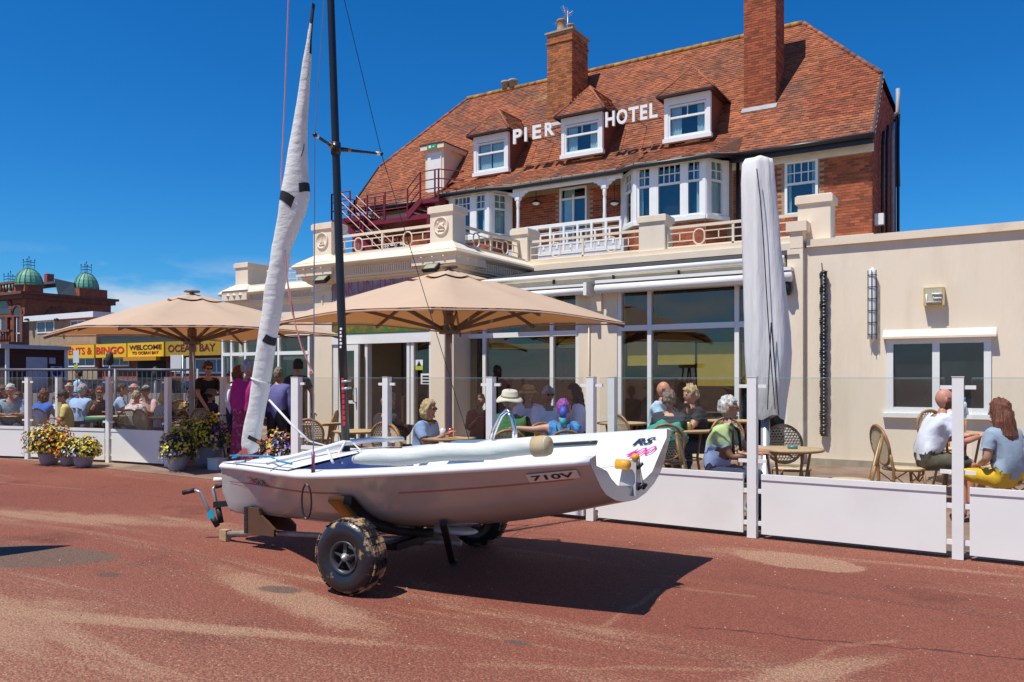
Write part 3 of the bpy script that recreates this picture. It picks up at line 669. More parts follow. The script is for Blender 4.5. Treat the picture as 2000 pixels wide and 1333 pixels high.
# television aerial on the first chimney
ax, ay = (c1[0]+c1[1])/2, (c1[2]+c1[3])/2; az = PZ(1117, 62, 25.0)
an = MB(); top = Vector((ax, ay, az+1.0)); an.tube([(ax, ay, az-.3), top], .02, 6)
d1 = Vector((.75, -.3, .1)); A = top+Vector((0,0,-.15)); an.tube([A-d1*.9, A+d1*.35], .015, 6)
for i in range(9):
    p = A-d1*.9+d1*(i*.14); q = Vector((.3, .8, 0)).normalized()*.12; an.tube([p-q, p+q], .008, 4)
d2 = Vector((.25, .2, .95)); an.tube([A+d2*-.1, A+d2*.45-Vector((.35,0,0))], .012, 6)
for i in range(5):
    p = A+(d2*.45-Vector((.35,0,0)))*(i/5); q = Vector((.1, .12, 0)); an.tube([p-q, p+q], .008, 4)
tag(an.build('television_aerial', ALU), 'grey television aerial fixed on top of the left chimney', 'aerial')
# small vents on the ridge, flue pipe at right gable, stack behind left
for x in (PX(988, RY), PX(1002, RY)): mv = MB(); mv.lathe([(.16, 0), (.15, .2), (.2, .22), (.2, .3), (.05, .36)], (x, RY, RZ+.05), 12); mv.build('ridge_vent', CONC, roof)
gp = MB()
for i, (y, x) in enumerate(((24.2, .06), (24.9, .09), (25.9, .12), (26.8, .07), (27.5, .1))):
    gp.tube([(hx1+x+.03, y, 4.0), (hx1+x+.03, y, 7.9+i*.35), (hx1+x+.02, y+.3, 8.4+i*.35)], .045 if i != 2 else .055, 8, 0 if i != 2 else 1)
gp.tube([(hx1+.10, 26.2, 9.3), (hx1+.26, 26.2, 9.4), (hx1+.26, 26.2, 10.1)], .06, 8, 1)
gp.box(hx1+.0, hx1+.22, 23.3, 23.5, 5.6, 5.9, 2)
gp.build('service_pipes', [BLACK, LEAD, PVC], hotel)['kind'] = 'stuff'
dp = MB(); dp.tube([(PX(1441, 22.9), 22.9, 7.7), (PX(1441, 22.9), 22.9, 4.2)], .05, 8); dp.build('drain_pipe', BLACK, hotel)
# ---- PIER HOTEL letters standing off the roof on a frame
LM = mat('white_sign_letter', (.80, .79, .76), .5, var=.02)
sg = thing('rooftop_lettering', 'white capital letters PIER HOTEL standing off the tiled roof', 'sign', (PX(1140, 22.8), 22.8, 8.6))
def letters(txt, us_, u_end, v0, v1, y=22.75):
    for ch, (ua, ub) in zip(txt, us_):
        xa, xb = PX(ua, y), PX(ub, y); f = (ua-us_[0][0])/(us_[-1][0]-us_[0][0]); vt = v0[0]+(v0[1]-v0[0])*f; vb = v1[0]+(v1[1]-v1[0])*f
        z0, z1 = PZ(ua, vb, y), PZ(ua, vt, y); m = MB(); put_text(m, ch, (xa, y, z0), (1,0,0), (0,0,1), xb-xa, z1-z0, .07, 0, .028)
        m.build('letter', LM, sg)
letters('PIER', [(1004, 1021), (1026, 1031), (1042, 1059), (1066, 1084)], 0, (255, 242), (283, 268))
letters('HOTEL', [(1184, 1202), (1206, 1227), (1229, 1249), (1252, 1266), (1270, 1286)], 0, (221, 204), (250, 233))
for (ua, ub, va, vb) in ((1004, 1092, 283, 266), (1180, 1290, 250, 232)):
    sb = MB()
    for dz in (.03, .30):
        sb.bar((PX(ua, 22.8), 22.86, PZ(ua, va, 22.8)+dz), (PX(ub, 22.8), 22.86, PZ(ub, vb, 22.8)+dz), .018)
    for k in range(3):
        u_ = ua+(ub-ua)*(k+.3)/2.6; v_ = va+(vb-va)*(k+.3)/2.6; z = PZ(u_, v_, 22.8)+.2; sb.bar((PX(u_, 22.8), 22.86, z), (PX(u_, 22.8), EY+(z-EZ)/MSL, z), .014)
    sb.build('sign_frame', BLACK, sg)
# ---- cream escape housing on the roof, with exit sign
ex = thing('escape_doorway', 'cream box doorway set into the tiled roof above the fire stairs', 'doorway', (PX(850, 22.9), 22.9, 7.9))
eY = 22.9; x0, x1 = PX(831, eY), PX(867, eY); z1 = PZ(867, 290, eY); z0 = PZ(840, 388, eY)
e = MB(); e.box(x0, x1, eY, EY+(z1-EZ)/MSL+.1, z0, z1); e.build('housing', CREAM2, ex)
e = MB(); e.box(x0-.12, x1+.1, eY-.15, EY+(z1-EZ)/MSL+.3, z1, z1+.16); e.build('flat_roof', CREAM2, ex)
e = MB(); e.box(x0-.14, x1+.12, eY-.17, EY+(z1-EZ)/MSL+.3, z1+.161, z1+.2); e.build('roof_felt', BLACK, ex)
e = MB(); e.box(x0+.12, x1-.1, eY-.03, eY-.0, z0, z1-.1); e.build('door', PVC, ex)
e = MB(); xm = (x0+x1)/2; e.box(xm-.2, xm+.22, eY-.19, eY-.155, z1+.0, z1+.15); so = e.build('exit_sign', mat('exit_green', (.02, .33, .14), .5), ex)
e = MB(); e.box(xm-.12, xm-.02, eY-.194, eY-.190, z1+.03, z1+.12); e.prism([(0, .02), (.1, .02), (.1, .06), (.04, .06), (.04, .03)], (xm+.02, eY-.194, z1+.03), (1,0,0), (0,0,1), (0,.003,0)); e.build('exit_symbol', WHITE, so)
# ---- fire escape stairs
fe = thing('fire_escape', 'maroon steel fire escape stairs and landings beside the hotel roof', 'stairs', (PX(760, 21.4), 21.4, 4))
FY = 21.3
def Q(u, v, dy=0): return P3(u, v, FY+dy)
d = MB()   # decks
p0, p1 = Q(648, 430), Q(690, 424)
za = PZ(690, 424, FY); xa, xb, xc = PX(648, FY), PX(706, FY), PX(838, FY)
d.box(xa, xb, FY, FY+1.2, za-.18, za)
zb_ = PZ(838, 412, FY); d.box(xb, xc, FY+.3, FY+1.3, zb_-.16, zb_)
zc_ = PZ(820, 386, FY); d.box(PX(808, FY), PX(846, FY), FY+.3, FY+1.4, zc_-.14, zc_)
d.build('landing', MAROON, fe)
st = MB()
def flight(a, b_, n, w=.9):
    a = Vector(a); b_ = Vector(b_)
    for dy in (0, w): st.bar(a+Vector((0, dy, 0)), b_+Vector((0, dy, 0)), .05, .2)
    for i in range(n):
        p = a+(b_-a)*((i+.5)/n); st.box(p.x-.12, p.x+.12, p.y, p.y+w, p.z-.02, p.z+.02)
flight((xb-.9, FY-.2, za-.1), (PX(800, FY), FY-.2, za-2.6), 13)
flight((xb-.1, FY+.1, zb_-.05), (PX(650, FY), FY+.1, za-.05), 3)
flight((PX(785, FY), FY+.3, zb_), (PX(812, FY), FY+.3, zc_), 4)
st.build('stair_flight', MAROON, fe)
rl = MB()
def rail(pts_, posts, h=.95, dy=0):
    for k in range(3): rl.tube([Vector(p)+Vector((0, dy, h*(1-k*.33))) for p in pts_], .022, 5)
    for (i, t_) in posts:
        p = Vector(pts_[i])+(Vector(pts_[min(i+1, len(pts_)-1)])-Vector(pts_[i]))*t_+Vector((0, dy, 0)); rl.bar(p, p+Vector((0,0,h)), .045)
rail([(xa, FY, za), (xa+.9, FY, za)], [(0, 0), (0, 1)])
rail([(xa, FY+1.2, za), (xb, FY+1.2, za)], [(0, 0), (0, .35), (0, .7), (0, 1)])
rail([(xa, FY, za), (xa, FY+1.2, za)], [(0, 0), (0, 1)])
rail([(xb-.9, FY-.2, za), (PX(800, FY), FY-.2, za-2.6)], [(0, 0), (0, .33), (0, .66), (0, 1)])
rail([(xb-.9, FY+.7, za), (PX(800, FY), FY+.7, za-2.6)], [(0, 0), (0, .33), (0, .66), (0, 1)])
rail([(xb, FY+.3, zb_), (PX(785, FY), FY+.3, zb_), (PX(810, FY), FY+.3, zc_), (PX(846, FY), FY+.3, zc_)], [(0, 0), (0, .45), (0, 1), (2, 0), (2, .8)])
rail([(PX(846, FY), FY+.3, zc_), (PX(872, FY), FY+1.0, zc_)], [(0, 0)])
for x in (xa+.05, xb, xc-.1):
    rl.bar((x, FY+.1, 3.8), (x, FY+.1, za), .08); rl.bar((x, FY+1.1, 3.8), (x, FY+1.1, za), .08)
rl.build('railing', MAROON, fe)
# low brick wall & windows under the stairs
lw = MB(); fr = wall_frame(0, 0, HY); lay_bricks(lw, fr, PX(690, HY), PX(846, HY), 4.2, 7.0, holes=[(PX(752, HY), PX(790, HY), 5.0, 6.5)]); o = lw.build('left_brickwork', BRICK, hotel); o['kind'] = 'stuff'
window(hotel, fr, PX(752, HY), PX(790, HY), 5.0, 6.5, 2, 2, .4, (), fw=.06)
t = MB(); t.box(hx0, PX(850, HY), HY-.04, HY, 7.05, 7.6); t.build('render_band', CREAM, hotel)
# ------------------------------------------------------------------ the cafe bar in front of the hotel
CY = 12.0; RYY = 14.5; GY = 12.5   # centre bay, set back terrace parapet, ground floor front and annex
xL, xR = PX(612, CY), PX(884, CY)
cafe = thing('cafe_building', 'single storey cream cafe bar with roof terrace, parapet piers and large windows', 'cafe', (-10, 14, 0))
xE = PX(1568, GY-.12)      # right end of the cafe, where the plain annex begins
xW = PX(436, RYY)
s = MB()   # terrace deck, which is the roof of the cafe
s.box(xW+.6, xE+1.2, RYY+.02, HY-.02, 3.45, 3.70); s.box(xL+.03, xR-.03, CY+.03, RYY+.02, 3.45, 3.70); s.build('roof_deck', CONC, cafe)
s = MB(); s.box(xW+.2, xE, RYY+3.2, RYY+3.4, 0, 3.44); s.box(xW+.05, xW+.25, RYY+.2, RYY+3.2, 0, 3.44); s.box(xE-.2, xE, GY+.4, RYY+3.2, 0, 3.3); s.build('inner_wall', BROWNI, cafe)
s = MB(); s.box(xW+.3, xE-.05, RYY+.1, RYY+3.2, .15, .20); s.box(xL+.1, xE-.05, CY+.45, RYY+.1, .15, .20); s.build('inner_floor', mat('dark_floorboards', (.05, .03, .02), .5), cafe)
s = MB()
for i in range(7): s.box(xW+1.5+i*2.2, xW+2.6+i*2.2, GY+2.3, GY+2.9, .0, 1.05); s.box(xW+1.2+i*2.2, xW+1.3+i*2.2, GY+3, GY+3.1, 0, 3.4)
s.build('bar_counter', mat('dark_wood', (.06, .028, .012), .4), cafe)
w = MB()
def zAt(u, v, Y): return PZ(u, v, Y)
# central projecting bay: pilasters, header
pLx1 = PX(648, CY); pRx0 = PX(841, CY)
w.box(xL, pLx1, CY, CY+.5, 0, 3.5); w.box(pRx0, PX(868, CY), CY, CY+.4, 0, 3.5); w.box(PX(868, CY), xR, CY, CY+.4, 2.75, 3.5)
w.box(pLx1, pRx0, CY+.06, CY+.4, 2.38, 3.5)
w.box(xR-.3, xR, CY+.4, RYY, 3.2, 3.5); w.box(xL, xL+.3, CY+.5, RYY, 0, 3.5); w.box(PX(868, CY), xR, CY+.03, GY+.3, 0, 3.4)
# right recess: pilaster between windows, end pilaster, wall above the glass
pa, pb = PX(1130, GY), PX(1205, GY)
zh = PZ(1240, 556, GY)
w.box(pa, pb, GY, GY+.35, 0, zh); w.box(xR, xE-.6, GY+.0, GY+.35, zh, 3.27)
w.box(PX(1541, GY), xE, GY-.12, GY+.35, 0, 3.44)
# left wing
w.box(xW+.35, xL, RYY, RYY+.3, PZ(520, 655, RYY), 3.5)
w.box(xW+.25, xW+.5, RYY+.3, HY, 0, 3.5)
w.build('wall', CREAM, cafe)
# mouldings on the pilasters
for (x0, x1, Y) in ((xL, pLx1, CY), (pRx0, PX(868, CY), CY)):
    m = MB()
    for z in (2.72, 3.30): m.box(x0-.02, x1+.02, Y-.04, Y, z, z+.05)
    m.box((x0+x1)/2-.02, (x0+x1)/2+.02, Y-.022, Y, 2.95, 3.2); m.box((x0+x1)/2-.06, (x0+x1)/2+.06, Y-.024, Y, 3.2, 3.22); m.box((x0+x1)/2-.06, (x0+x1)/2+.06, Y-.024, Y, 2.93, 2.95)
    m.build('pilaster_moulding', CREAM2, cafe)
# ---- cornice: a swept profile round the parapet
prof = [(0, 3.42), (.10, 3.48), (.10, 3.50), (.16, 3.52), (.16, 3.72), (.30, 3.76), (.32, 3.80), (.30, 3.84), (.10, 3.95), (.05, 3.98), (.05, 4.02), (0, 4.02)]
def sweep(path, prof, name, mats, parent):
    mb = MB(); k = len(prof); vs = []
    for i, (p, n_) in enumerate(path):
        for d, z in prof: vs.append((p[0]+n_[0]*d, p[1]+n_[1]*d, z))
    fs = [(i*k+j, (i+1)*k+j, (i+1)*k+(j+1), i*k+(j+1)) for i in range(len(path)-1) for j in range(k-1)]
    fs += [tuple(range(k)), tuple((len(path)-1)*k+j for j in range(k))[::-1]]
    mb.add(vs, fs); return mb.build(name, mats, parent)
sweep([((xL-.0, RYY), (-1, 0)), ((xL, CY), (-1, -1)), ((xR, CY), (1, -1)), ((xR, RYY+.05), (1, 0))], prof, 'cornice', CREAM2, cafe)
prof2 = [(d*.8, z-.03) for d, z in prof]
sweep([((xW+.35, RYY+1.5), (-1, 0)), ((xW+.35, RYY), (-1, -1)), ((xL-.01, RYY), (0, -1))], prof2, 'cornice', CREAM2, cafe)
dn = MB()
def dentils(a0, a1, fr, z0, z1, st=.055, d=.165, dw=.03):
    a = a0
    while a < a1: dn.fbox(fr, a, a+st*.5, d, d+dw, z0, z1); a += st
fC = wall_frame(0, 0, CY); fRt = (Vector((xR, CY, 0)), Vector((0,1,0)), Vector((1,0,0))); fLw = wall_frame(0, 0, RYY)
dentils(pLx1+.1, pRx0-.12, fC, 3.56, 3.70); dentils(.35, 2.3, fRt, 3.56, 3.70, .08, .165, .025); dentils(xW+.95, xL-.1, fLw, 3.54, 3.66, .055, .125, .03)
dn.build('dentil_band', CREAM2, cafe)['kind'] = 'stuff'
# ---- parapet piers
def pier(x0, x1, y0, y1, z0, z1, base=True, medal=None):
    p = MB(); p.box(x0, x1, y0, y1, z0, z1-.13); p.box(x0-.035, x1+.035, y0-.035, y1+.035, z1-.13, z1-.02); p.box(x0-.015, x1+.015, y0-.015, y1+.015, z1-.02, z1)
    po = p.build('parapet_pier', CREAM, cafe)
    if base:
        q = MB()
        q.add([(x0-.28,y0-.28,z0-.16),(x1+.28,y0-.28,z0-.16),(x1+.28,y1+.1,z0-.16),(x0-.28,y1+.1,z0-.16),(x0,y0,z0+.03),(x1,y0,z0+.03),(x1,y1,z0+.03),(x0,y1,z0+.03)], [(0,3,2,1),(4,5,6,7),(0,1,5,4),(1,2,6,5),(2,3,7,6),(3,0,4,7)])
        q.box(x0-.25, x1+.25, y0-.25, y0+.1, z0-.42, z0-.165); q.box(x1+.02, x1+.25, y0+.1, y0+.75, z0-.42, z0-.165)
        for i in range(3):     # diamond bosses
            cx = x0-.12+(x1-x0+.24)*(i+.5)/3; hh = .075
            q.add([(cx-hh, y0-.25, z0-.29), (cx, y0-.25, z0-.29-hh), (cx+hh, y0-.25, z0-.29), (cx, y0-.25, z0-.29+hh), (cx, y0-.31, z0-.29)], [(0,1,4),(1,2,4),(2,3,4),(3,0,4)])
            cy = y0-.15+.28*i; q.add([(x1+.25, cy-hh, z0-.29), (x1+.25, cy, z0-.29-hh), (x1+.25, cy+hh, z0-.29), (x1+.25, cy, z0-.29+hh), (x1+.30, cy, z0-.29)], [(0,1,4),(1,2,4),(2,3,4),(3,0,4)])
        q.build('pier_base', CREAM2, po)
    if medal:
        q = MB(); cx, cz = (x0+x1)/2, z0+.33
        q.lathe([(.001, .012), (.14, .012), (.15, .03), (.165, .03), (.175, .0)], (cx, y0, cz), 24, ax='y')
        if medal == 1:   # a gull over waves
            q.ell((cx, y0-.02, cz+.01), (.085, .02, .035), 10, 6, rot=Matrix.Rotation(R(-25), 3, 'Y')); q.ell((cx-.06, y0-.025, cz+.06), (.028, .02, .025), 8, 6); q.ell((cx+.03, y0-.03, cz+.0), (.08, .012, .02), 8, 5, rot=Matrix.Rotation(R(35), 3, 'Y'))
        else:            # a yacht
            q.prism([(-.06, 0), (.01, 0), (.01, .12)], (cx, y0-.02, cz-.04), (1,0,0), (0,0,1), (0,-.012,0)); q.prism([(.02, 0), (.06, 0), (.02, .09)], (cx, y0-.02, cz-.04), (1,0,0), (0,0,1), (0,-.012,0))
        for k in range(3): q.ell((cx-.05+.05*k, y0-.018, cz-.08), (.035, .014, .014), 8, 5)
        q.build('round_medallion', CREAM2, po)
    return po
pier(xL, PX(647, CY), CY-.0, CY+.42, 4.02, PZ(630, 436, CY), True, 2)
pier(PX(840, CY), xR, CY-.0, CY+.42, 4.02, PZ(862, 402, CY), True, 1)
PYR = 14.55
zr = PZ(1270, 421, PYR)
xr1a, xr1b = PX(1000, PYR), PX(1030, PYR)
pier(xr1a, xr1b, PYR-.0, PYR+.45, 3.98, PZ(1015, 447, PYR), False)
xr2a, xr2b = PX(1248, PYR), PX(1298, PYR); pier(xr2a, xr2b, PYR, PYR+.42, 3.80, zr, False)
xr3a, xr3b = PX(1558, GY+.12), PX(1622, GY+.12); pier(xr3a, xr3b, GY+.12, GY+.5, 3.44, PZ(1590, 380, GY+.12), False)
pier(PX(460, RYY), PX(484, RYY), RYY, RYY+.9, 4.0, PZ(470, 514, RYY), True)
s = MB()   # right parapet kerb and end block
xq = PX(1590, PYR); s.box(xr1a-.3, xq, PYR-.1, PYR+.3, 3.74, 3.86); s.box(xr1a-.3, xq, PYR-.04, PYR+.25, 3.86, 3.96); s.box(xr1a-.3, xq, PYR-.04, PYR+.2, 3.3, 3.74)
s.box(PX(1536, GY-.12), xE+.06, GY-.16, GY+.3, PZ(1560, 455, GY), PZ(1560, 432, GY)-.03); s.box(PX(1536, GY-.12)+.05, xE+.0, GY-.125, GY+.28, 3.44, PZ(1560, 455, GY))
s.build('parapet_kerb', CREAM2, cafe)
f = MB(); f.add([(xR, GY-.15, 3.345), (xE-.05, GY-.15, 3.345), (xE-.05, PYR-.045, 3.735), (xR, PYR-.045, 3.735)], [(0,1,2,3)]); f.box(xR, xE-.25, GY-.16, GY-.15, 3.28, 3.345); f.build('roof_felt', mat('black_felt', (.03, .03, .032), .85, var=.4, vs=5, bump=.5, bs=20), cafe)
g = MB(); g.tube([(xR-.2, GY-.22, 3.265), (xE-.25, GY-.22, 3.285)], .05, 10); g.build('gutter', PVC, cafe)
f = MB(); f.box(xR, xE-.25, GY-.14, GY-.005, 3.10, 3.30); f.build('fascia', mat('cream_fascia', (.56, .50, .38), .6, var=.1), cafe)
# gutter brackets
b = MB()
for i in range(5): x = xR+.8+i*1.15; MB().box(x, x+.025, GY-.19, GY-.14, 3.15, 3.23).build('gutter_bracket', BLACK, cafe)
# ---- awning cassettes
a = MB(); x0, x1 = PX(1162, GY-.3), PX(1545, GY-.3); z = PZ(1300, 556, GY-.3)
a.tube([(x0, GY-.26, z), (x1, GY-.26, z)], .075, 12); a.box(x0, x1, GY-.3, GY-.02, z+.095, z+.145); a.build('awning_cassette', PVC, cafe)
a = MB(); x0, x1 = PX(985, GY-.3), PX(1143, GY-.3); z = PZ(1100, 571, GY-.3)
a.tube([(x0, GY-.26, z), (x1, GY-.26, z)], .06, 12); a.box(x0, x1, GY-.3, GY-.02, z+.08, z+.12); a.box(x1-.02, x1+.04, GY-.34, GY-.02, z-.08, z+.14); a.build('awning_cassette', PVC, cafe)
# ---- railings of the roof terrace
def railing(o, ux, L_, z0, z1, name='terrace_railing'):
    o = Vector(o); ux = Vector(ux); m = MB(); Z = Vector((0,0,1))
    P = lambda a, z: o+ux*a+Z*z
    m.bar(P(0, z1-.03), P(L_, z1-.03), .05, .05); m.bar(P(0, z0+.03), P(L_, z0+.03), .04, .03)
    k = max(1, round(L_/1.05)); h = z1-z0; mod = L_/k
    for i in range(k+1):
        if i in (0, k): m.bar(P(min(max(i*mod, .02), L_-.02), z0), P(min(max(i*mod, .02), L_-.02), z1-.05), .035)
        else: m.bar(P(i*mod, z0), P(i*mod, z1-.05), .04)
    for i in range(k):
        c = (i+.5)*mod; ow = .105; a = z0+h*.12+ow; b = z1-.09-ow
        pts_ = [P(c+ow*math.cos(t), b+ow*math.sin(t)) for t in [math.pi*j/7 for j in range(8)]]+[P(c-ow*math.cos(t), a-ow*math.sin(t)) for t in [math.pi*j/7 for j in range(8)]]
        m.tube(pts_, .016, 5, closed=True)
        for s in (-1, 1):
            for q in (.32, .68): m.bar(P(c+s*ow, z0+h*q), P(c+s*mod/2, z0+h*q), .018)
            m.bar(P(c+s*(ow+mod/2)*.5, z0+h*.32), P(c+s*(ow+mod/2)*.5, z0+h*.68), .018)
    return m.build(name, CREAM2, cafe)
zt = PZ(750, 447, CY)
railing((PX(647, CY)+.0, CY+.12, 0), (1,0,0), PX(840, CY)-PX(647, CY), 4.02, zt)
railing((xR-.12, CY+.42, 0), (0,1,0), PYR-CY-.42, 4.02, zt)
railing((xr1b, PYR+.1, 0), (1,0,0), xr2a-xr1b, 3.97, PZ(1150, 457, PYR))
railing((xr2b, PYR+.1, 0), (1,0,0), PX(1575, PYR+.1)-xr2b, 3.97, PZ(1380, 434, PYR))
railing((PX(505, RYY), RYY+.3, 0), (1,0,0), xL-PX(505, RYY), 3.98, PZ(560, 524, RYY+.3))
# ---- ground floor glazing
def glazing(x0, x1, z0, z1, Y, mull, trans, name='shop_window', fw=.07, blinds=(), kids_fr=None):
    f = MB(); fr = kids_fr or wall_frame(0, 0, Y)
    f.fbox(fr, x0, x0+fw, -.07, .04, z0, z1); f.fbox(fr, x1-fw, x1, -.07, .04, z0, z1)
    for u in mull: f.fbox(fr, u-fw/2, u+fw/2, -.07, .04, z0, z1)
    xs = [x0]+list(mull)+[x1]
    for i in range(len(xs)-1):
        f.fbox(fr, xs[i]+fw/2, xs[i+1]-fw/2, -.068, .036, z0, z0+fw*1.3); f.fbox(fr, xs[i]+fw/2, xs[i+1]-fw/2, -.068, .036, z1-fw, z1)
        for t in trans: f.fbox(fr, xs[i]+fw/2, xs[i+1]-fw/2, -.066, .05, t-.045, t+.045)
    fo = f.build(name, PVC, cafe)
    zs = [z0+fw]+[t for t in trans]+[z1-fw]
    for i in range(len(xs)-1):
        for j in range(len(zs)-1): MB().fbox(fr, xs[i]+fw/2+.002, xs[i+1]-fw/2-.002, -.02, -.014, zs[j]+.03, zs[j+1]-.03).build('pane', PUBGLASS, fo)
    for (a, b, za, zb) in blinds:
        MB().fbox(fr, a, b, -.12, -.115, za, zb).fbox(fr, a, b, -.125, -.108, za-.03, za).build('roller_blind', YBLIND, fo)
    return fo
bz = lambda u, v: PZ(u, v, GY)
gz1 = PZ(1240, 562, GY); tr = PZ(1240, 641, GY)
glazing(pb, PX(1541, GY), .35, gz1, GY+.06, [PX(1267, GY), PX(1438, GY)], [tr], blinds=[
    (PX(1217, GY), PX(1262, GY), bz(1240, 711), bz(1240, 668)), (PX(1277, GY), PX(1350, GY), bz(1310, 709), bz(1310, 668)), (PX(1355, GY), PX(1434, GY), bz(1400, 751), bz(1400, 668)), (PX(1443, GY), PX(1530, GY), bz(1460, 751), bz(1460, 668))])
gz2 = PZ(1100, 586, GY); tr2 = PZ(1000, 653, GY)
glazing(PX(893, GY), pa, .35, zh, GY+.06, [PX(944, GY), PX(1076, GY)], [PZ(1076, 652, GY)], blinds=[(PX(950, GY), PX(1070, GY), bz(1030, 678), bz(1030, 671)), (PX(1082, GY), PX(1122, GY), bz(1100, 676), bz(1100, 662))])
MB().box(PX(893, GY), xE-.2, GY+.02, GY+.2, 0, .35).build('dwarf_wall', CREAM, cafe); MB().box(xW+.05, xL, RYY, RYY+.2, 0, .35).build('dwarf_wall', CREAM, cafe)
zl0 = PZ(520, 655, RYY)
ml = [PX(u, RYY) for u in (455, 482, 510, 547)]
glazing(xW, PX(608, RYY), .35, zl0, RYY-.02, ml, [PZ(480, 692, RYY)])
MB().fbox(wall_frame(0, 0, RYY-.02), PX(552, RYY), PX(603, RYY), -.05, -.045, PZ(580, 703, RYY), PZ(580, 696, RYY)).build('light_strip', mat('pale_strip', (.55, .58, .45), .5), cafe)
# ---- entrance with double doors
dzt = PZ(700, 672, CY); DYY = CY+.06
e = MB(); fr = wall_frame(0, 0, DYY)
e.fbox(fr, pLx1, pRx0, -.1, .06, dzt, 2.38)
for u in (664, 713, 795, 803): e.fbox(fr, PX(u, CY)-.035, PX(u, CY)+.035, -.1, .03, 0, dzt)
e.fbox(fr, pLx1, pLx1+.14, -.1, .028, 0, dzt); e.fbox(fr, pRx0-.06, pRx0, -.1, .03, 0, dzt)
en = e.build('entrance_frame', PVC, cafe)
MB().fbox(fr, PX(806, CY), pRx0-.06, -.03, -.024, .2, dzt).build('pane', PUBGLASS, en)
# open door leaf, hinged on the left, swung a little outwards
dl = MB(); hx_ = PX(667, CY); wx = PX(709, CY)-hx_
dfr = (Vector((hx_, CY-.02, 0)), Vector((math.cos(R(-6)), math.sin(R(-6)), 0)), Vector((math.sin(R(-6)), -math.cos(R(-6)), 0)))
dl.fbox(dfr, 0, .09, 0, .05, .05, dzt-.02); dl.fbox(dfr, wx-.12, wx, 0, .05, .05, dzt-.02); dl.fbox(dfr, .09, wx-.12, 0, .05, dzt-.14, dzt-.02); dl.fbox(dfr, .09, wx-.12, 0, .05, .05, .28); dl.fbox(dfr, .09, wx-.12, 0, .045, .98, 1.04)
do = dl.build('entrance_door', PVC, cafe)
MB().fbox(dfr, .088, wx-.118, .02, .026, .28, dzt-.14).build('door_pane', PUBGLASS, do)
h = MB(); h.tube([dfr[0]+dfr[1]*(wx-.06)+dfr[2]*.05+Vector((0,0,1.0)), dfr[0]+dfr[1]*(wx-.06)+dfr[2]*.12+Vector((0,0,1.02)), dfr[0]+dfr[1]*(wx-.06)+dfr[2]*.12+Vector((0,0,1.28)), dfr[0]+dfr[1]*(wx-.06)+dfr[2]*.05+Vector((0,0,1.3))], .015, 6); h.build('handle', CHROME, do)
# notices on the glass
nn = MB(); fr2 = wall_frame(0, 0, CY-.0)
x0 = PX(805, CY); nn.fbox(fr, x0+.02, x0+.20, -.02, -.015, PZ(812, 723, CY), PZ(812, 703, CY), 0); nn.fbox(fr, x0+.02, x0+.20, -.0149, -.012, PZ(812, 723, CY), PZ(812, 714, CY), 1)
nn.prism([(0, 0), (.11, 0), (.055, .1)], (x0+.055, DYY+.0118, PZ(812, 715, CY)), (1,0,0), (0,0,1), (0,-.002,0), 2)
xn = PX(817, CY); nn.fbox(fr, xn, PX(840, CY), -.02, -.016, PZ(828, 751, CY), PZ(828, 730, CY), 0)
for k in range(3): nn.fbox(fr, xn+.04, PX(840, CY)-.04, -.0158, -.014, PZ(828, 735+k*6, CY)-.02, PZ(828, 735+k*6, CY)+.012, 2)
nn.build('door_notice', [WHITE, mat('notice_yellow_green', (.45, .55, .05), .5), BLACK], en)
# ---- faded fascia sign and painted board over the door
sgm = mat('faded_zinc_sign', (.30, .26, .30), .6, var=.2, vs=5, c2=(.22, .17, .20), cov=.5)
sb = MB(); zs0, zs1 = PZ(657, 590, CY), PZ(657, 540, CY); zs1 = 3.42; zs0 = PZ(657, 592, CY)
sb.box(pLx1+.05, pRx0+.0, CY-.02, CY+.05, zs0, zs1); so = sb.build('fascia_sign', sgm, cafe)
tx = MB(); Lw = (pRx0-pLx1)-.3; put_text(tx, 'BAR ON THE PIER', (pLx1+.12, CY-.021, zs0+.14), (1,0,0), (0,0,1), Lw, .32, .006, 0, -.012); tx.build('sign_lettering', mat('faded_red_letters', (.42, .10, .14), .7, var=.3, vs=8), so)
gb = MB(); gb.box(pLx1+.05, pRx0-.02, CY-.01, CY+.06, 2.385, zs0-.02); go = gb.build('painted_board', mat('painted_board_gold', (.16, .12, .02), .7, var=.4, vs=7, c2=(.32, .22, .02), cov=.4), cafe)
gg = MB()
for i in range(90): x = pLx1+.1+i*(pRx0-pLx1-.2)/90; hh = .05+.05*random.random(); gg.add([(x, CY-.012, 2.39), (x+.04, CY-.014, 2.39), (x+.02+random.uniform(-.02, .02), CY-.013, 2.39+hh+.05*math.sin(i*.4))], [(0,1,2)])
gg.build('painted_grass', mat('painted_green', (.05, .16, .02), .7, var=.3), go)
tx = MB(); put_text(tx, 'cafe', (pLx1+.2, CY-.0115, 2.50), (1,0,0), (0,0,1), .42, .14, .003, 0, 0, .3); tx.build('board_lettering', mat('gold_letters', (.5, .36, .12), .6), go) if False else None
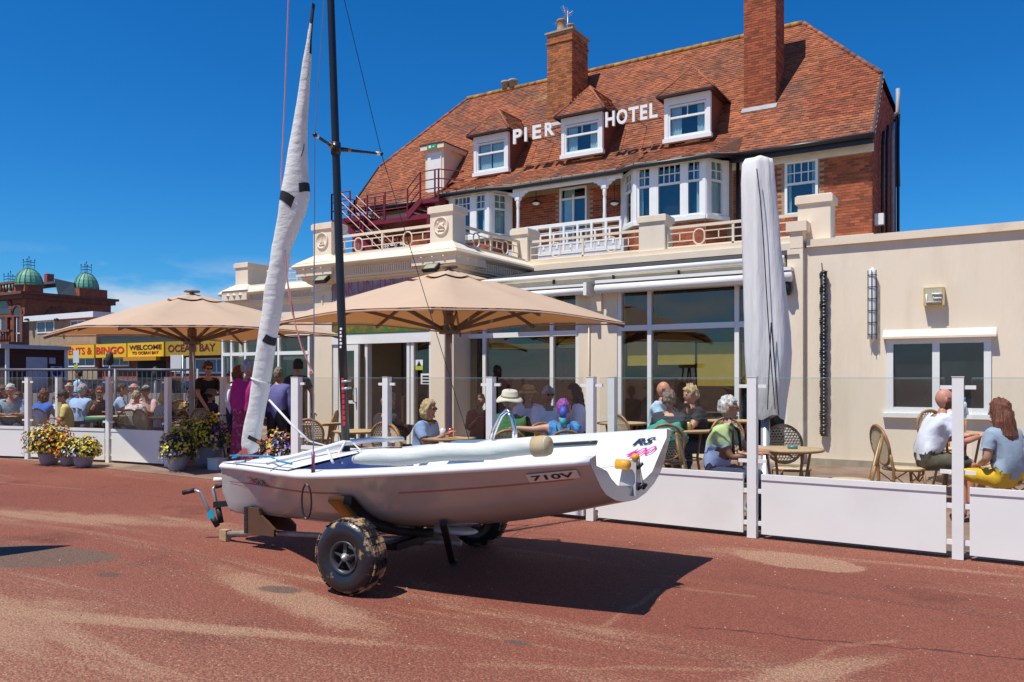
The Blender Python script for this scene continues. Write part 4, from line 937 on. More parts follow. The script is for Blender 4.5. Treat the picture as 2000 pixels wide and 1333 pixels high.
# ---- annex at the right
ann = thing('plain_annex', 'plain cream rendered annex with a sliding window right of the cafe', 'building', (2, 16, 0))
xa1 = 7.5
m = MB(); x0w, x1w = PX(1732, GY), PX(1936, GY); zw1, zw0 = PZ(1800, 660, GY), PZ(1800, 808, GY)
m.box(xE, x0w, GY, GY+.3, 0, 3.45); m.box(x1w, xa1, GY, GY+.3, 0, 3.45); m.box(x0w, x1w, GY, GY+.3, 0, zw0); m.box(x0w, x1w, GY, GY+.3, zw1, 3.45)
m.box(xa1-.3, xa1, GY+.3, HY-.5, 0, 3.45); m.build('wall', CREAM, ann)
m = MB(); m.box(xE+.0, xa1-.3, GY+.3, HY-.5, 3.2, 3.3); m.build('roof', CONC, ann)
m = MB(); m.box(xE+.04, xa1+.06, GY-.06, GY+.32, 3.45, 3.56); m.build('coping', CREAM2, ann)
m = MB(); m.box(xE+.05, xa1, GY-.03, GY+.0, 0, .30); m.build('plinth', CONC, ann)
fr = wall_frame(0, 0, GY)
wf = MB(); fw = .085
xm = PX(1829, GY)
for (a, b) in ((x0w, x0w+fw), (x1w-fw, x1w), (xm-.05, xm+.04)): wf.fbox(fr, a, b, -.1, .03, zw0, zw1)
wf.fbox(fr, x0w+fw, xm-.05, -.1, .028, zw0, zw0+fw); wf.fbox(fr, xm+.04, x1w-fw, -.1, .028, zw0, zw0+fw); wf.fbox(fr, x0w+fw, xm-.05, -.1, .028, zw1-fw, zw1); wf.fbox(fr, xm+.04, x1w-fw, -.1, .028, zw1-fw, zw1)
wf.fbox(fr, x0w-.05, x1w+.05, 0, .08, zw0-.06, zw0-.002)
wo_ = wf.build('sliding_window', PVC, ann)
AG = mat('dark_window_glass', (.016, .022, .024), .08, var=.5, vs=3, spec=.8)
MB().fbox(fr, x0w+fw-.003, xm-.048, -.06, -.05, zw0+fw-.003, zw1-fw+.003).build('pane', AG, wo_); MB().fbox(fr, xm+.038, x1w-fw+.003, -.04, -.03, zw0+fw-.003, zw1-fw+.003).build('pane', AG, wo_)
m = MB(); zhd = PZ(1730, 659, GY); xh0, xh1 = PX(1722, GY-.2), PX(1946, GY-.2)
m.add([(xh0, GY-.12, zhd), (xh1, GY-.12, zhd), (xh1, GY, zhd+.10), (xh0, GY, zhd+.10), (xh0, GY-.12, zhd-.03), (xh1, GY-.12, zhd-.03), (xh1, GY, zhd-.03), (xh0, GY, zhd-.03)], [(0,1,2,3),(4,7,6,5),(0,4,5,1),(1,5,6,2),(3,7,4,0)]); m.build('window_hood', CREAM, ann)
# ---- fittings on the walls
def wall_light():
    x0, x1 = PX(1804, GY-.1), PX(1845, GY-.1); z1, z0 = PZ(1824, 562, GY-.1), PZ(1824, 597, GY-.1)
    t = thing('square_wall_light', 'rusty square glass wall light above the sliding window', 'light', ((x0+x1)/2, GY, z0))
    MB().box(x0, x1, GY-.13, GY-.001, z0, z1).build('lamp_case', mat('yellowed_case', (.55, .42, .20), .5, var=.3, vs=6, c2=(.25, .10, .02), cov=.3), t)
    MB().box(x0+.03, x1-.03, GY-.14, GY-.13, z0+.04, z1-.03).build('diffuser', mat('ribbed_diffuser', (.50, .48, .34), .3, var=.2, stretch=(20, 1, 1)), t)
    cx = (x0+x1)/2; cz = (z0+z1)/2-.03; m = MB(); m.tube([(cx-.09, GY-.15, cz+.06), (cx-.09, GY-.15, cz-.05), (cx+.09, GY-.15, cz-.05), (cx+.09, GY-.15, cz), (cx-.0, GY-.15, cz), (cx-.02, GY-.15, cz+.06), (cx+.1, GY-.15, cz+.06)], .012, 6); m.build('lamp_tube', WHITE, t)
wall_light()
cx = PX(1704, GY-.06); z1, z0 = PZ(1704, 522, GY-.06), PZ(1704, 670, GY-.06)
t = thing('caged_tube_light', 'upright caged fluorescent tube light on the cream wall', 'light', (cx, GY, z0))
m = MB(); m.lathe([(.001, z0), (.045, z0+.06), (.05, z0+.1), (.05, z1-.1), (.04, z1-.04), (.001, z1)], (cx, GY-.07, 0), 12); m.build('tube', mat('tube_white', (.72, .74, .72), .25), t)
m = MB()
for k in range(6): zz = z0+.12+(z1-z0-.24)*k/5; m.tube([(cx+.062*math.cos(a), GY-.07+.062*math.sin(a), zz) for a in [2*math.pi*j/10 for j in range(10)]], .006, 4, closed=True)
for a in (R(210), R(270), R(330)): m.tube([(cx+.062*math.cos(a), GY-.07+.062*math.sin(a), z) for z in (z0+.05, z1-.05)], .006, 4)
m.box(cx-.02, cx+.02, GY-.02, GY-.001, z0+.1, z1-.1); m.build('wire_cage', BLACK, t)
cx = PX(1609, GY-.06); z1, z0 = PZ(1609, 532, GY-.06), PZ(1609, 852, GY-.06)
t = thing('patio_heater_strip', 'tall black wire covered light column on the cream wall', 'light column', (cx, GY, z0))
m = MB(); m.lathe([(.045, z0), (.05, z0+.03), (.05, z1), (.03, z1+.02)], (cx, GY-.07, 0), 10); m.build('column_core', BLACK, t)
m = MB()
for k in range(60):
    zz = z0+(z1-z0)*k/60; a = k*1.1
    m.tube([(cx+.06*math.cos(a+q), GY-.07+.06*math.sin(a+q), zz+q*.012) for q in (0, 1, 2, 3, 4)], .007, 4)
m.tube([(cx-.02, GY-.05, z1), (cx-.03, GY-.05, z1+.14)], .008, 5); m.build('wire_cover', mat('dark_wire', (.03, .035, .03), .5), t)
m = MB()
for k in range(44): zz = z0+.05+(z1-z0-.1)*k/43; m.ell((cx+.012, GY-.128, zz), (.009, .009, .012), 6, 4)
m.build('light_bulbs', mat('small_bulbs', (.6, .58, .5), .3), t)['kind'] = 'stuff'
m = MB(); x = PX(1539, GY-.2); z = PZ(1539, 561, GY-.2); m.ell((x, GY-.2, z), (.07, .1, .13), 10, 8); m.bar((x, GY-.1, z), (x, GY-.12+.12-.12, z+.1), .03); tag(m.build('wall_speaker', BLACK), 'small dark wall speaker behind the closed parasol', 'speaker')
def flood(u, v, Y, lab):
    p = P3(u, v, Y); t = thing('floodlight', lab, 'floodlight', p, 'floodlights under the cornice')
    rot = Matrix.Rotation(R(-50), 3, 'X'); m = MB()
    vs = [rot @ Vector(q) for q in [(-.16,-.03,-.1),(.16,-.03,-.1),(.16,.05,-.08),(-.16,.05,-.08),(-.16,-.03,.1),(.16,-.03,.1),(.16,.05,.08),(-.16,.05,.08)]]
    m.add([p+q for q in vs], [(0,3,2,1),(4,5,6,7),(0,1,5,4),(1,2,6,5),(2,3,7,6),(3,0,4,7)]); m.bar(p+Vector((0, .05, .02)), Vector((p.x, Y+.32, p.z+.08)), .04); m.build('housing', BLACK, t)
    m = MB(); m.add([p+rot @ Vector(q) for q in [(-.13,-.035,-.075),(.13,-.035,-.075),(.13,-.035,.075),(-.13,-.035,.075)]], [(0,1,2,3)]); m.build('lens', mat('lamp_lens', (.35, .36, .25), .15), t)
flood(628, 546, CY-.32, 'black floodlight on the left pilaster beside the faded sign')
flood(842, 523, CY-.32, 'black floodlight under the cornice above the middle parasol')
# white outdoor light boxes on the middle pilaster
m = MB(); x0, x1 = PX(1155, GY), PX(1177, GY); m.box(x0, x1, GY-.06, GY-.001, PZ(1165, 609, GY), PZ(1165, 572, GY)); tag(m.build('junction_box', CREAM2), 'cream junction box on the pilaster below the awning', 'junction box')
dn_ = MB(); x = PX(1150, GY-.03); dn_.tube([(x, GY-.03, 2.7), (x, GY-.03, .3)], .012, 6); dn_.build('pipe', CREAM2, cafe)

# ------------------------------------------------------------------ parasols
CANV = mat('beige_canvas', (.72, .53, .37), .85, var=.04, vs=1.5, bump=.12, bs=14, trans=.30, tcol=(.50, .19, .045), c2=(.68, .495, .34), cov=.4)
BRONZE = mat('bronze_metal', (.17, .13, .10), .45, .5, var=.15)
def parasol(u, Z, d, zc, zn, za, label, rot=0):
    c = CG(u, Z); t = thing('open_parasol', label, 'parasol', (c.x, c.y, 0), 'open beige parasols')
    # square canopy whose corners point towards and across the view
    base = math.atan2(-cT, sT)   # direction towards the camera
    n = 48; apex = Vector((c.x, c.y, za)); edge = []
    for i in range(n):
        a = base+2*math.pi*i/n+rot; q = (2*math.pi*i/n) % (math.pi/2); r = d/ (math.cos(q)+math.sin(q))
        f = abs(q-math.pi/4)/(math.pi/4)     # 1 at corners, 0 mid-edge
        z = zc+.07*math.sin(math.pi*(1-f)/2)**1.0
        edge.append(Vector((c.x+r*math.cos(a), c.y+r*math.sin(a), z)))
    m = MB(); rings = []
    for k, f in enumerate((.03, .22, .24, .4, .55, .7, .85, 1)):
        rg = []
        for i, e in enumerate(edge):
            p = apex+(e-apex)*f; q = (2*math.pi*i/n) % (math.pi/4); w = math.sin(q*4)   # slack between ribs
            p.z += -.05*abs(w)*math.sin(math.pi*f)+ .055*math.sin(math.pi*f*.9) - (0.0 if k > 1 else 0)
            if k <= 1: p.z += .018
            rg.append(p)
        rings.append(rg)
    vs = [apex+Vector((0,0,.05))]+[p for r_ in rings for p in r_]
    fs = [(0, 1+i, 1+(i+1) % n) for i in range(n)]
    for k in range(7):
        if k == 1: continue
        for i in range(n): a = 1+k*n; b = 1+(k+1)*n; fs.append((a+i, b+i, b+(i+1) % n, a+(i+1) % n))
    m.add(vs, fs, 0, True); co = m.build('canopy', CANV, t)
    hm = MB(); hm.tube([p+Vector((0,0,-.012)) for p in edge], .013, 5, closed=True); hm.build('hem', mat('hem_canvas', (.50, .35, .25), .85), co)
    cp = MB(); cp.lathe([(.13, 0), (.14, .01), (.13, .03), (.02, .04)], (c.x, c.y, za+.04), 16); cp.build('finial', mat('bronze_cap', (.22, .16, .12), .5), t)
    po = MB(); hub = zc-.02; po.lathe([(.16, .0), (.16, .04), (.085, .05), (.085, .55), (.05, .56), (.05, hub-.1)], (c.x, c.y, .004), 16, 0); po.build('pole', mat('grey_pole_paint', (.30, .31, .34), .4, var=.1), t)
    po = MB(); po.lathe([(.06, hub-.1), (.06, za)], (c.x, c.y, 0), 12); po.lathe([(.15, hub-.14), (.15, hub-.02), (.08, hub+.0), (.08, hub+.14)], (c.x, c.y, 0), 8, 0, False)
    for k in range(14): po.box(c.x+.06, c.x+.095, c.y-.01, c.y+.01, hub+.18+k*.035, hub+.2+k*.035)
    po.build('hub', BRONZE, t)
    for i in range(8):
        e = edge[i*n//8]; rb = MB(); s0 = apex+Vector((0,0,-.05)); e1 = e+Vector((0,0,-.045)); mid = s0+(e1-s0)*.5
        pts_ = [s0, s0+(e1-s0)*.5+Vector((0,0,.03)), e1]
        rb.bar(pts_[0], pts_[1], .03, .045); rb.bar(pts_[1], pts_[2], .03, .045); ro_ = rb.build('rib', BRONZE, t)
        sb_ = MB(); hp = Vector((c.x, c.y, hub-.07))+((e-apex)*Vector((1,1,0))).normalized()*.14; q = s0+(e1-s0)*.60; sb_.bar(hp, q, .03, .05); sb_.build('strut', BRONZE, ro_)
    return t
parasol(877, 11.9, 2.62, 2.31, 2.3, 3.10, 'beige square parasol open in front of the cafe entrance')
parasol(375, 14.2, 2.64, 2.25, 2.2, 2.98, 'beige square parasol open over the crowded left tables')
# closed parasol under a grey cover
pc = CG(1495, 9.0); t = thing('closed_parasol', 'tall closed parasol wrapped in a pale grey cover', 'parasol', (pc.x, pc.y, 0))
Zc = 9.0; m = MB(); prof_ = [(310, 1462, 1500), (312, 1455, 1507), (322, 1449, 1510), (360, 1447, 1514), (430, 1448, 1522), (480, 1449, 1527), (540, 1450, 1534), (600, 1451, 1540), (650, 1452, 1545), (690, 1453, 1546), (740, 1456, 1543), (780, 1462, 1537), (815, 1478, 1533)]
n = 44; vs = []
for k, (v, ul, ur) in enumerate(prof_):
    uc = (ul+ur)/2; rx = (ur-ul)/2/FOC*Zc; z = EYE-(v-HZ)/FOC*Zc; c = CG(uc, Zc)
    for j in range(n):
        a = 2*math.pi*j/n; fold = 1-.10*abs(math.sin(a*3.5+k*.10+.6))-.05*math.sin(a*5+k*.5)-.03*math.sin(a*9+k*.9)
        dx = rx*math.cos(a)*fold; dy = rx*.8*math.sin(a)*fold; p = CW((uc-1000)/FOC*Zc+dx, Zc+dy, z+ (.012*math.sin(a*3) if k == 0 else .03*math.sin(a*3) if k == 12 else 0)); vs.append(p)
k_ = len(prof_); fs = [(i*n+j, i*n+(j+1) % n, (i+1)*n+(j+1) % n, (i+1)*n+j) for i in range(k_-1) for j in range(n)]
o_ = len(vs); vs.append(CG(1475, Zc, EYE-(312-HZ)/FOC*Zc)-Vector((0,0,.02))); fs += [(o_, (j+1) % n, j) for j in range(n)]
m.add(vs, fs, 0, True); cv = m.build('cover', mat('grey_cover_cloth', (.70, .69, .66), .75, var=.08, vs=3, bump=1.0, bs=5, stretch=(5, 5, .7)), t)
sm = MB()
line = [(1478, 330), (1484, 380), (1489, 440), (1494, 520), (1500, 620), (1507, 720), (1514, 800)]
sm.tube([C3(u, v, Zc-.21-.06*(i/6)) for i, (u, v) in enumerate(line)], .006, 5)
for a, b in (((1506, 630), (1499, 800)), ((1506, 630), (1521, 812))): sm.tube([C3(*a, Zc-.27), C3(*b, Zc-.26)], .006, 5)
sm.build('seam_cord', BLACK, cv)
p = MB(); p.lathe([(.34, 0), (.34, .05), (.09, .06), (.085, .5), (.05, .52), (.05, 1.15)], (pc.x, pc.y, .004), 16); p.build('pole', ALU, t)
# ------------------------------------------------------------------ glass topped screen round the terrace
def screen_post(x, y, rz, par):
    m = MB(); m.box(-.042, .042, -.042, .042, 0, 1.5); m.box(-.046, .046, -.046, .046, 1.5, 1.506)
    o = m.build('screen_post', PVC, None, origin=(0,0,0)); o.parent = par; o.location = Vector((x, y, .004))-Vector(par.location); o.rotation_euler = (0,0,rz); return o
def screen_panel(p, q, t, h=.60):
    p = Vector((p[0], p[1], 0)); q = Vector((q[0], q[1], 0)); L_ = (q-p).length; u_ = (q-p)/L_; fr = (p, u_, Vector((u_.y, -u_.x, 0)))
    b_ = MB().fbox(fr, .085, L_-.085, -.018, .018, .045, h-.05).build('screen_board', WHITEP, t)
    MB().fbox(fr, .085, L_-.085, -.028, .028, h-.05, h).build('top_rail', PVC, b_)
    MB().fbox(fr, .10, L_-.10, -.005, .005, h, 1.495).build('glass_pane', SCREEN, b_)
    for z in (.14, .44):
        for a in (.04, L_-.115): MB().fbox(fr, a, a+.075, -.012, .012, z-.02, z+.02).build('bracket', PVC, b_)
    for z in (.72, 1.42):
        for a in (.045, L_-.130): MB().fbox(fr, a, a+.085, -.014, .014, z-.016, z+.016).build('glass_clamp', PVC, b_)
    MB().fbox(fr, .10, L_-.10, -.006, .006, 1.495, 1.499).build('glass_edge', mat('glass_edge', (.25, .33, .32), .2), b_)
SY = 7.53
sp_x = [PX(u, SY) for u in (1871, 1470, 1155, 959, 756, 582)]
sp_x = [sp_x[0]+1.68]+sp_x
scr = thing('terrace_screen', 'white post and panel screen with clear glass above, behind and right of the dinghy', 'screen', (sp_x[3], SY, 0))
for x in sp_x: screen_post(x, SY, 0, scr)
for i in range(6): screen_panel((sp_x[i+1], SY), (sp_x[i], SY), scr)
gp_ = CG(568, 10.75); screen_post(gp_.x-.02, gp_.y+.1, 0, scr)
gp2 = CG(1196, 9.3); screen_post(gp2.x, gp2.y, 0, scr)
L3 = GP(328, 912); L2 = GP(213, 904); L1 = GP(55, 897); L0 = CG(-180, 15.6); Lg = CG(436, 14.6); Lb = CG(114, 15.6)
an_ = lambda a, b: math.atan2(b.y-a.y, b.x-a.x)
scl = thing('terrace_screen', 'white post and panel screen with glass on the left, behind the orange pansies', 'screen', (L2.x, L2.y, 0))
screen_post(L3.x, L3.y, an_(L2, L3), scl); screen_post(L2.x, L2.y, an_(L2, L3), scl); screen_post(L1.x, L1.y, an_(L1, L2), scl)
screen_post(Lg.x, Lg.y, 0, scl); screen_post(Lb.x, Lb.y, 0, scl)
screen_panel(L2.xy, L3.xy, scl); screen_panel(L0.xy, L1.xy, scl); screen_panel(L1.xy, L2.xy, scl)
Lr = CG(360, 14.9); screen_panel(L3.xy, Lr.xy, scl)
# entrance stub by the dinghy bow
sb_ = CG(425, 13.0); m = MB(); m.box(-.12, .12, -.1, .1, 0, .17); m.box(-.13, .13, -.11, .11, .17, .185); o = m.build('concrete_block', PVC, None, origin=(0,0,0)); o.location = (sb_.x, sb_.y, .004); tag(o, 'low white block on the ground beside the grey flower pot', 'block')

# ------------------------------------------------------------------ flower pots
POTM = mat('grey_pot', (.30, .31, .35), .6, var=.12, vs=5, bump=.15)
LEAF = mat('pansy_leaf', (.035, .075, .016), .6, isl=.5, var=.2)
LEAF2 = mat('pansy_leaf_olive', (.08, .11, .02), .6, isl=.5, var=.2)
FC = {k: mat('petal_'+k, c, .6, isl=.25, var=.08) for k, c in dict(yellow=(.72, .50, .01), pale=(.58, .52, .10), orange=(.75, .16, .01), purple=(.13, .03, .28), lilac=(.38, .33, .62), red=(.22, .01, .03), white=(.65, .65, .70)).items()}
def pot(u, Z, r, h, label, plant, flowers, pr, ph, seed=0, zones=None):
    rnd = random.Random(seed); c = CG(u, Z, .004)
    t = thing('flower_pot', label, 'pot', c, 'grey flower pots'); m = MB()
    m.lathe([(r*.62, 0), (r*.80, h*.25), (r*.97, h*.7), (r, h*.93), (r*1.0, h), (r*.9, h), (r*.9, h*.9)], c, 24); m.build('pot', POTM, t)
    MB().lathe([(.001, h*.9), (r*.9, h*.9)], c, 20).build('soil', mat('soil', (.03, .02, .015), .9), t)
    p = thing('pansy_plants', plant, 'flowers', c+Vector((0, 0, h*.9)), 'pansies in the pots')
    lv = MB(); base = c+Vector((0, 0, h*.92))
    def pt(k=1.0):
        a = rnd.uniform(0, 2*math.pi); e = math.acos(rnd.uniform(-.25, 1)); bump = 1+.16*math.sin(a*3+seed)+.1*math.sin(a*7+seed*2)+.08*math.sin(e*6+a*2)
        d = Vector((math.sin(e)*math.cos(a), math.sin(e)*math.sin(a), math.cos(e))); return Vector((d.x*pr*bump*k, d.y*pr*bump*k, d.z*ph*bump*k)), d
    for i in range(int(2400*pr/.4)):
        q, d = pt(rnd.uniform(.45, 1.0)**.6); s = rnd.uniform(.014, .030); ax = Vector((rnd.gauss(0,1), rnd.gauss(0,1), rnd.gauss(0,1))).normalized(); n_ = (d+ax*.8).normalized(); x = n_.orthogonal().normalized(); y = n_.cross(x); P = base+q
        lv.add([P-x*s, P-y*s*.6+n_*s*.2, P+x*s, P+y*s*.6+n_*s*.2], [(0,1,2,3)], 0 if rnd.random() < .6 else 1)
    o = lv.build('foliage', [LEAF, LEAF2], p); o['kind'] = 'stuff'
    fl = MB(); names = sorted(set(f for z_ in flowers for f in z_[0])); idx = {n_: i for i, n_ in enumerate(names)}
    fwd = Vector((-sT, cT, 0)); rgt = Vector((cT, sT, 0))
    for i in range(int(760*(pr/.4)**1.6)):
        q, d = pt(rnd.uniform(.97, 1.08)); lx = q.dot(rgt)/pr; lz = q.z/ph
        wts = []
        for (fs_, cx, cz, sp_) in flowers: wts.append(math.exp(-((lx-cx)**2+(lz-cz)**2)/sp_**2)+.02)
        ch = rnd.choices(flowers, wts)[0][0]; f = rnd.choice(ch); s = rnd.uniform(.016, .028)*(1.35 if f == 'yellow' and rnd.random() < .15 else 1)
        n_ = (d+Vector((rnd.gauss(0,.35), rnd.gauss(0,.35), rnd.gauss(0,.35)))).normalized(); x = n_.orthogonal().normalized(); y = n_.cross(x); P = base+q
        vs = [P+n_*.004]; k = 8
        for j in range(k): a = 2*math.pi*j/k; rr = s*(1 if j % 2 == 0 else .72); vs.append(P+x*rr*math.cos(a)+y*rr*math.sin(a)+n_*(.004+rnd.uniform(0, .008)))
        fl.add(vs, [(0, 1+j, 1+(j+1) % k) for j in range(k)], idx[f])
    o = fl.build('flower_heads', [FC[n_] for n_ in names], p); o['kind'] = 'stuff'
pot(96, 13.7, .19, .34, 'large grey pot holding orange and yellow pansies, left of its group', 'orange and yellow pansies spilling over the large left pot', [(('orange',), .2, .8, .5), (('yellow', 'pale'), -.4, .2, 1.1), (('orange', 'yellow'), .7, .2, .5), (('purple',), 0, .4, .25)], .34, .36, 3)
pot(133, 13.55, .14, .26, 'small grey pot between the other two left pots', 'yellow and orange pansies in the small middle pot', [(('yellow', 'orange'), 0, .6, .8), (('pale',), .6, 0, .5)], .20, .24, 5)
pot(163, 13.3, .17, .27, 'grey pot of pale yellow pansies, right of its group of three', 'pale yellow pansies mounding over the right pot', [(('pale', 'yellow'), 0, .5, 1), (('white',), -.5, 0, .5)], .27, .23, 8)
pot(346, 12.8, .18, .33, 'small grey pot with blue and white pansies beside the post', 'blue and white pansies trailing from the small pot', [(('lilac', 'white', 'pale'), -.3, .0, .6), (('yellow', 'pale'), .1, .9, 1.0), (('purple',), 0, .6, .3)], .27, .33, 11)
pot(405, 13.4, .25, .46, 'tall grey pot with yellow and dark red pansies near the dinghy bow', 'yellow and dark red pansies crowning the tall pot', [(('yellow',), -.3, .6, 1.2), (('red', 'purple'), .9, .8, .4), (('purple', 'lilac'), .8, .3, .3), (('yellow', 'pale'), -.8, .1, .8)], .37, .40, 14)
pot(546, 11.4, .28, .38, 'grey pot with yellow and violet pansies behind the dinghy bow', 'yellow and violet pansies behind the dinghy foredeck', [(('yellow', 'orange'), -.3, .9, .6), (('lilac', 'purple'), .4, .5, .5), (('purple',), -.6, -.1, .5), (('yellow', 'pale', 'white'), .5, 0, .6)], .31, .34, 17)
pot(1135, 8.9, .16, .22, 'low grey pot standing on the ground under the dinghy stern', 'small low plants in the pot under the dinghy stern', [(('pale',), 0, 0, 1)], .12, .08, 19)

# ------------------------------------------------------------------ rattan chairs and tables
RAT = mat('bamboo_cane', (.30, .155, .055), .45, var=.25, vs=14, c2=(.20, .09, .03), cov=.4)
WEAVE = mat('cream_weave', (.60, .47, .29), .7, var=.15, vs=20)
WEAVEB = mat('dark_weave_dots', (.07, .04, .02), .7)
def make_chair(label):
    t = thing('rattan_chair', label, 'chair', (0,0,0), 'rattan bistro chairs')
    s = MB(); s.lathe([(.001, .455), (.19, .455), (.205, .44), (.20, .425), (.001, .425)], (0, 0, 0), 20, 0); s.build('seat', WEAVE, t)
    s = MB(); s.tube([(.205*math.cos(a), .205*math.sin(a), .44) for a in [2*math.pi*j/20 for j in range(20)]], .016, 6, closed=True); s.build('seat_rim', RAT, t)
    for sx in (-1, 1):
        MB().tube([(sx*.15, -.14, .43), (sx*.19, -.19, 0)], .016, 7).build('leg', RAT, t)
        MB().tube([(sx*.20, .27, 0), (sx*.19, .19, .30), (sx*.195, .195, .45), (sx*.20, .23, .62)], .017, 7).build('leg', RAT, t)
    b = MB(); pts_ = []
    for j in range(24):
        a = 2*math.pi*j/24; x = .215*math.cos(a); z = .70+.215*math.sin(a); pts_.append((x, .205+(z-.48)*.22, z))
    b.tube(pts_, .017, 7, closed=True); b.build('back_frame', RAT, t)
    w_ = MB(); N_ = 13
    for i in range(-N_, N_+1):
        for sg_ in (-1, 1):
            pts_ = []
            for k in range(2):
                # chords of the oval along +-60 degrees
                th_ = R(58)*sg_; off = i*.030; dx, dz = math.cos(th_), math.sin(th_); nx, nz = -dz, dx
                h2 = .205**2-off**2
                if h2 <= 0: break
                hh = math.sqrt(h2)*(1 if k else -1); x = nx*off+dx*hh; z = .70+nz*off+dz*hh; pts_.append(Vector((x, .205+(z-.48)*.22+.003*sg_, z)))
            if len(pts_) == 2: w_.bar(pts_[0], pts_[1], .013, .004)
    for i in range(-6, 7):
        z = .70+i*.032; hh = math.sqrt(max(0, .205**2-(z-.70)**2)); y = .205+(z-.48)*.22; w_.bar((-hh, y, z), (hh, y, z), .012, .004) if False else w_.add([(-hh, y, z-.006), (hh, y, z-.006), (hh, y, z+.006), (-hh, y, z+.006)], [(0,1,2,3)])
    o = w_.build('back_weave', WEAVE, t); o['kind'] = 'stuff'
    x = MB()
    for sx in (-1, 1):
        x.tube([(sx*.17, -.17, .18), (sx*.195, .22, .18)], .009, 5); x.tube([(sx*.16, -.15, .40), (0, -.17, .30), (-sx*.16, -.15, .40)], .008, 5)
        x.tube([(sx*.16, -.13, .40), (sx*.18, .05, .28), (sx*.19, .2, .40)], .008, 5)
    x.build('cane_bracing', RAT, t); return t
chair0 = make_chair('rattan chair with an oval back'); chair_used = [False]
def chair(u, Z, phi, label, tilt=0):
    c = CG(u, Z, .004); rz = face_yaw(phi)
    if not chair_used[0]:
        chair_used[0] = True; chair0.location = c; chair0.rotation_euler = (0,0,rz); chair0['label'] = label; o = chair0
    else: o = dup(chair0, c, rz, label)
    o.rotation_euler = (tilt, 0, rz); return o
TOPW = mat('woven_table_top', (.50, .36, .19), .55, var=.2, vs=30, bump=.3, bs=90)
def make_table(label):
    t = thing('bistro_table', label, 'table', (0,0,0), 'round bistro tables')
    MB().lathe([(.001, .725), (.33, .725), (.345, .735), (.345, .75), (.33, .755), (.001, .755)], (0,0,0), 28).build('table_top', TOPW, t)
    MB().tube([(.347*math.cos(a), .347*math.sin(a), .742) for a in [2*math.pi*j/28 for j in range(28)]], .013, 6, closed=True).build('table_rim', RAT, t)
    for k in range(4):
        a = R(45+90*k); MB().tube([(.26*math.cos(a), .26*math.sin(a), .725), (.20*math.cos(a), .20*math.sin(a), .4), (.29*math.cos(a), .29*math.sin(a), 0)], .015, 6).build('leg', RAT, t)
    MB().tube([(.20*math.cos(a), .20*math.sin(a), .38) for a in [2*math.pi*j/16 for j in range(16)]], .009, 5, closed=True).build('leg_ring', RAT, t); return t
table0 = make_table('round woven bistro table'); tused = [False]
def table(u, Z, label):
    c = CG(u, Z, .004)
    if not tused[0]: tused[0] = True; table0.location = c; table0['label'] = label; return table0
    return dup(table0, c, random.random(), label)
table(1540, 8.35, 'round bistro table under the closed parasol'); table(1868, 9.3, 'round bistro table holding the pint of beer')
table(1425, 11.3, 'round bistro table by the yellow blinds'); table(1340, 10.3, 'round bistro table between the bearded man and blonde woman')
table(700, 11.2, 'empty round table in front of the entrance door'); table(875, 9.9, 'round table beside the blonde woman in light blue')
table(1030, 9.9, 'round table between the hat wearer and purple haired woman'); table(1050, 11.6, 'round table in front of the dark cafe window')
table(30, 15.6, 'leftmost round table in the terrace'); table(208, 15.2, 'round table with a green cloth behind the flower pots'); table(325, 14.6, 'round table in front of the blonde woman in stripes'); table(455, 14.9, 'round table beside the woman in magenta')
table(265, 16.2, 'round table far back near the metal railing'); table(395, 16.5, 'round table in front of the standing woman in black')
table(625, 12.6, 'small round table behind the mast stay'); table(1215, 11.4, 'round table near the left end of the yellow blinds')
chair(1545, 8.95, 0, 'rattan chair facing the camera behind the table under the closed parasol')
chair(1437, 9.9, 8, 'rattan chair behind the man in the striped polo shirt')
chair(1380, 8.15, 75, 'rattan chair of the man in the striped polo shirt')
chair(1322, 8.4, 100, 'rattan chair half hidden by the dinghy transom')
chair(1660, 8.15, -113, 'empty rattan chair seen edge on behind the panel, back slanting', 0)
chair(1765, 8.75, 88, 'rattan chair under the bald man in white')
chair(1848, 10.1, 10, 'empty rattan chair behind the beer table')
chair(1990, 7.9, -100, 'rattan chair under the red haired woman')
chair(1297, 9.7, 175, 'rattan chair with the teal coat hung over it')
chair(1240, 10.9, 120, 'rattan chair beside the bearded man in light blue')
chair(88, 15.1, 178, 'rattan chair of the auburn haired woman at the left'); chair(266, 14.6, 180, 'rattan chair behind the panel left of the striped cardigan')
chair(300, 14.5, 150, 'rattan chair under the woman in the striped cardigan'); chair(410, 14.3, 170, 'rattan chair of the woman in the floppy grey hat')
chair(604, 11.4, -170, 'rattan chair turned away behind the entrance post'); chair(622, 13.0, -90, 'dark rattan chair against the left pilaster')
chair(772, 10.6, 160, 'rattan chair behind the curly haired woman in black'); chair(808, 9.9, 120, 'rattan chair of the blonde woman in light blue')
chair(1042, 10.3, -160, 'rattan chair between the green jacket and the purple hair'); chair(1098, 9.0, 185, 'rattan chair of the purple haired woman')
chair(985, 9.1, 190, 'rattan chair of the man in the green jacket'); chair(360, 16.2, 60, 'rattan chair near the yellow shrub'); chair(345, 16.8, 10, 'rattan chair far back by the metal railing')
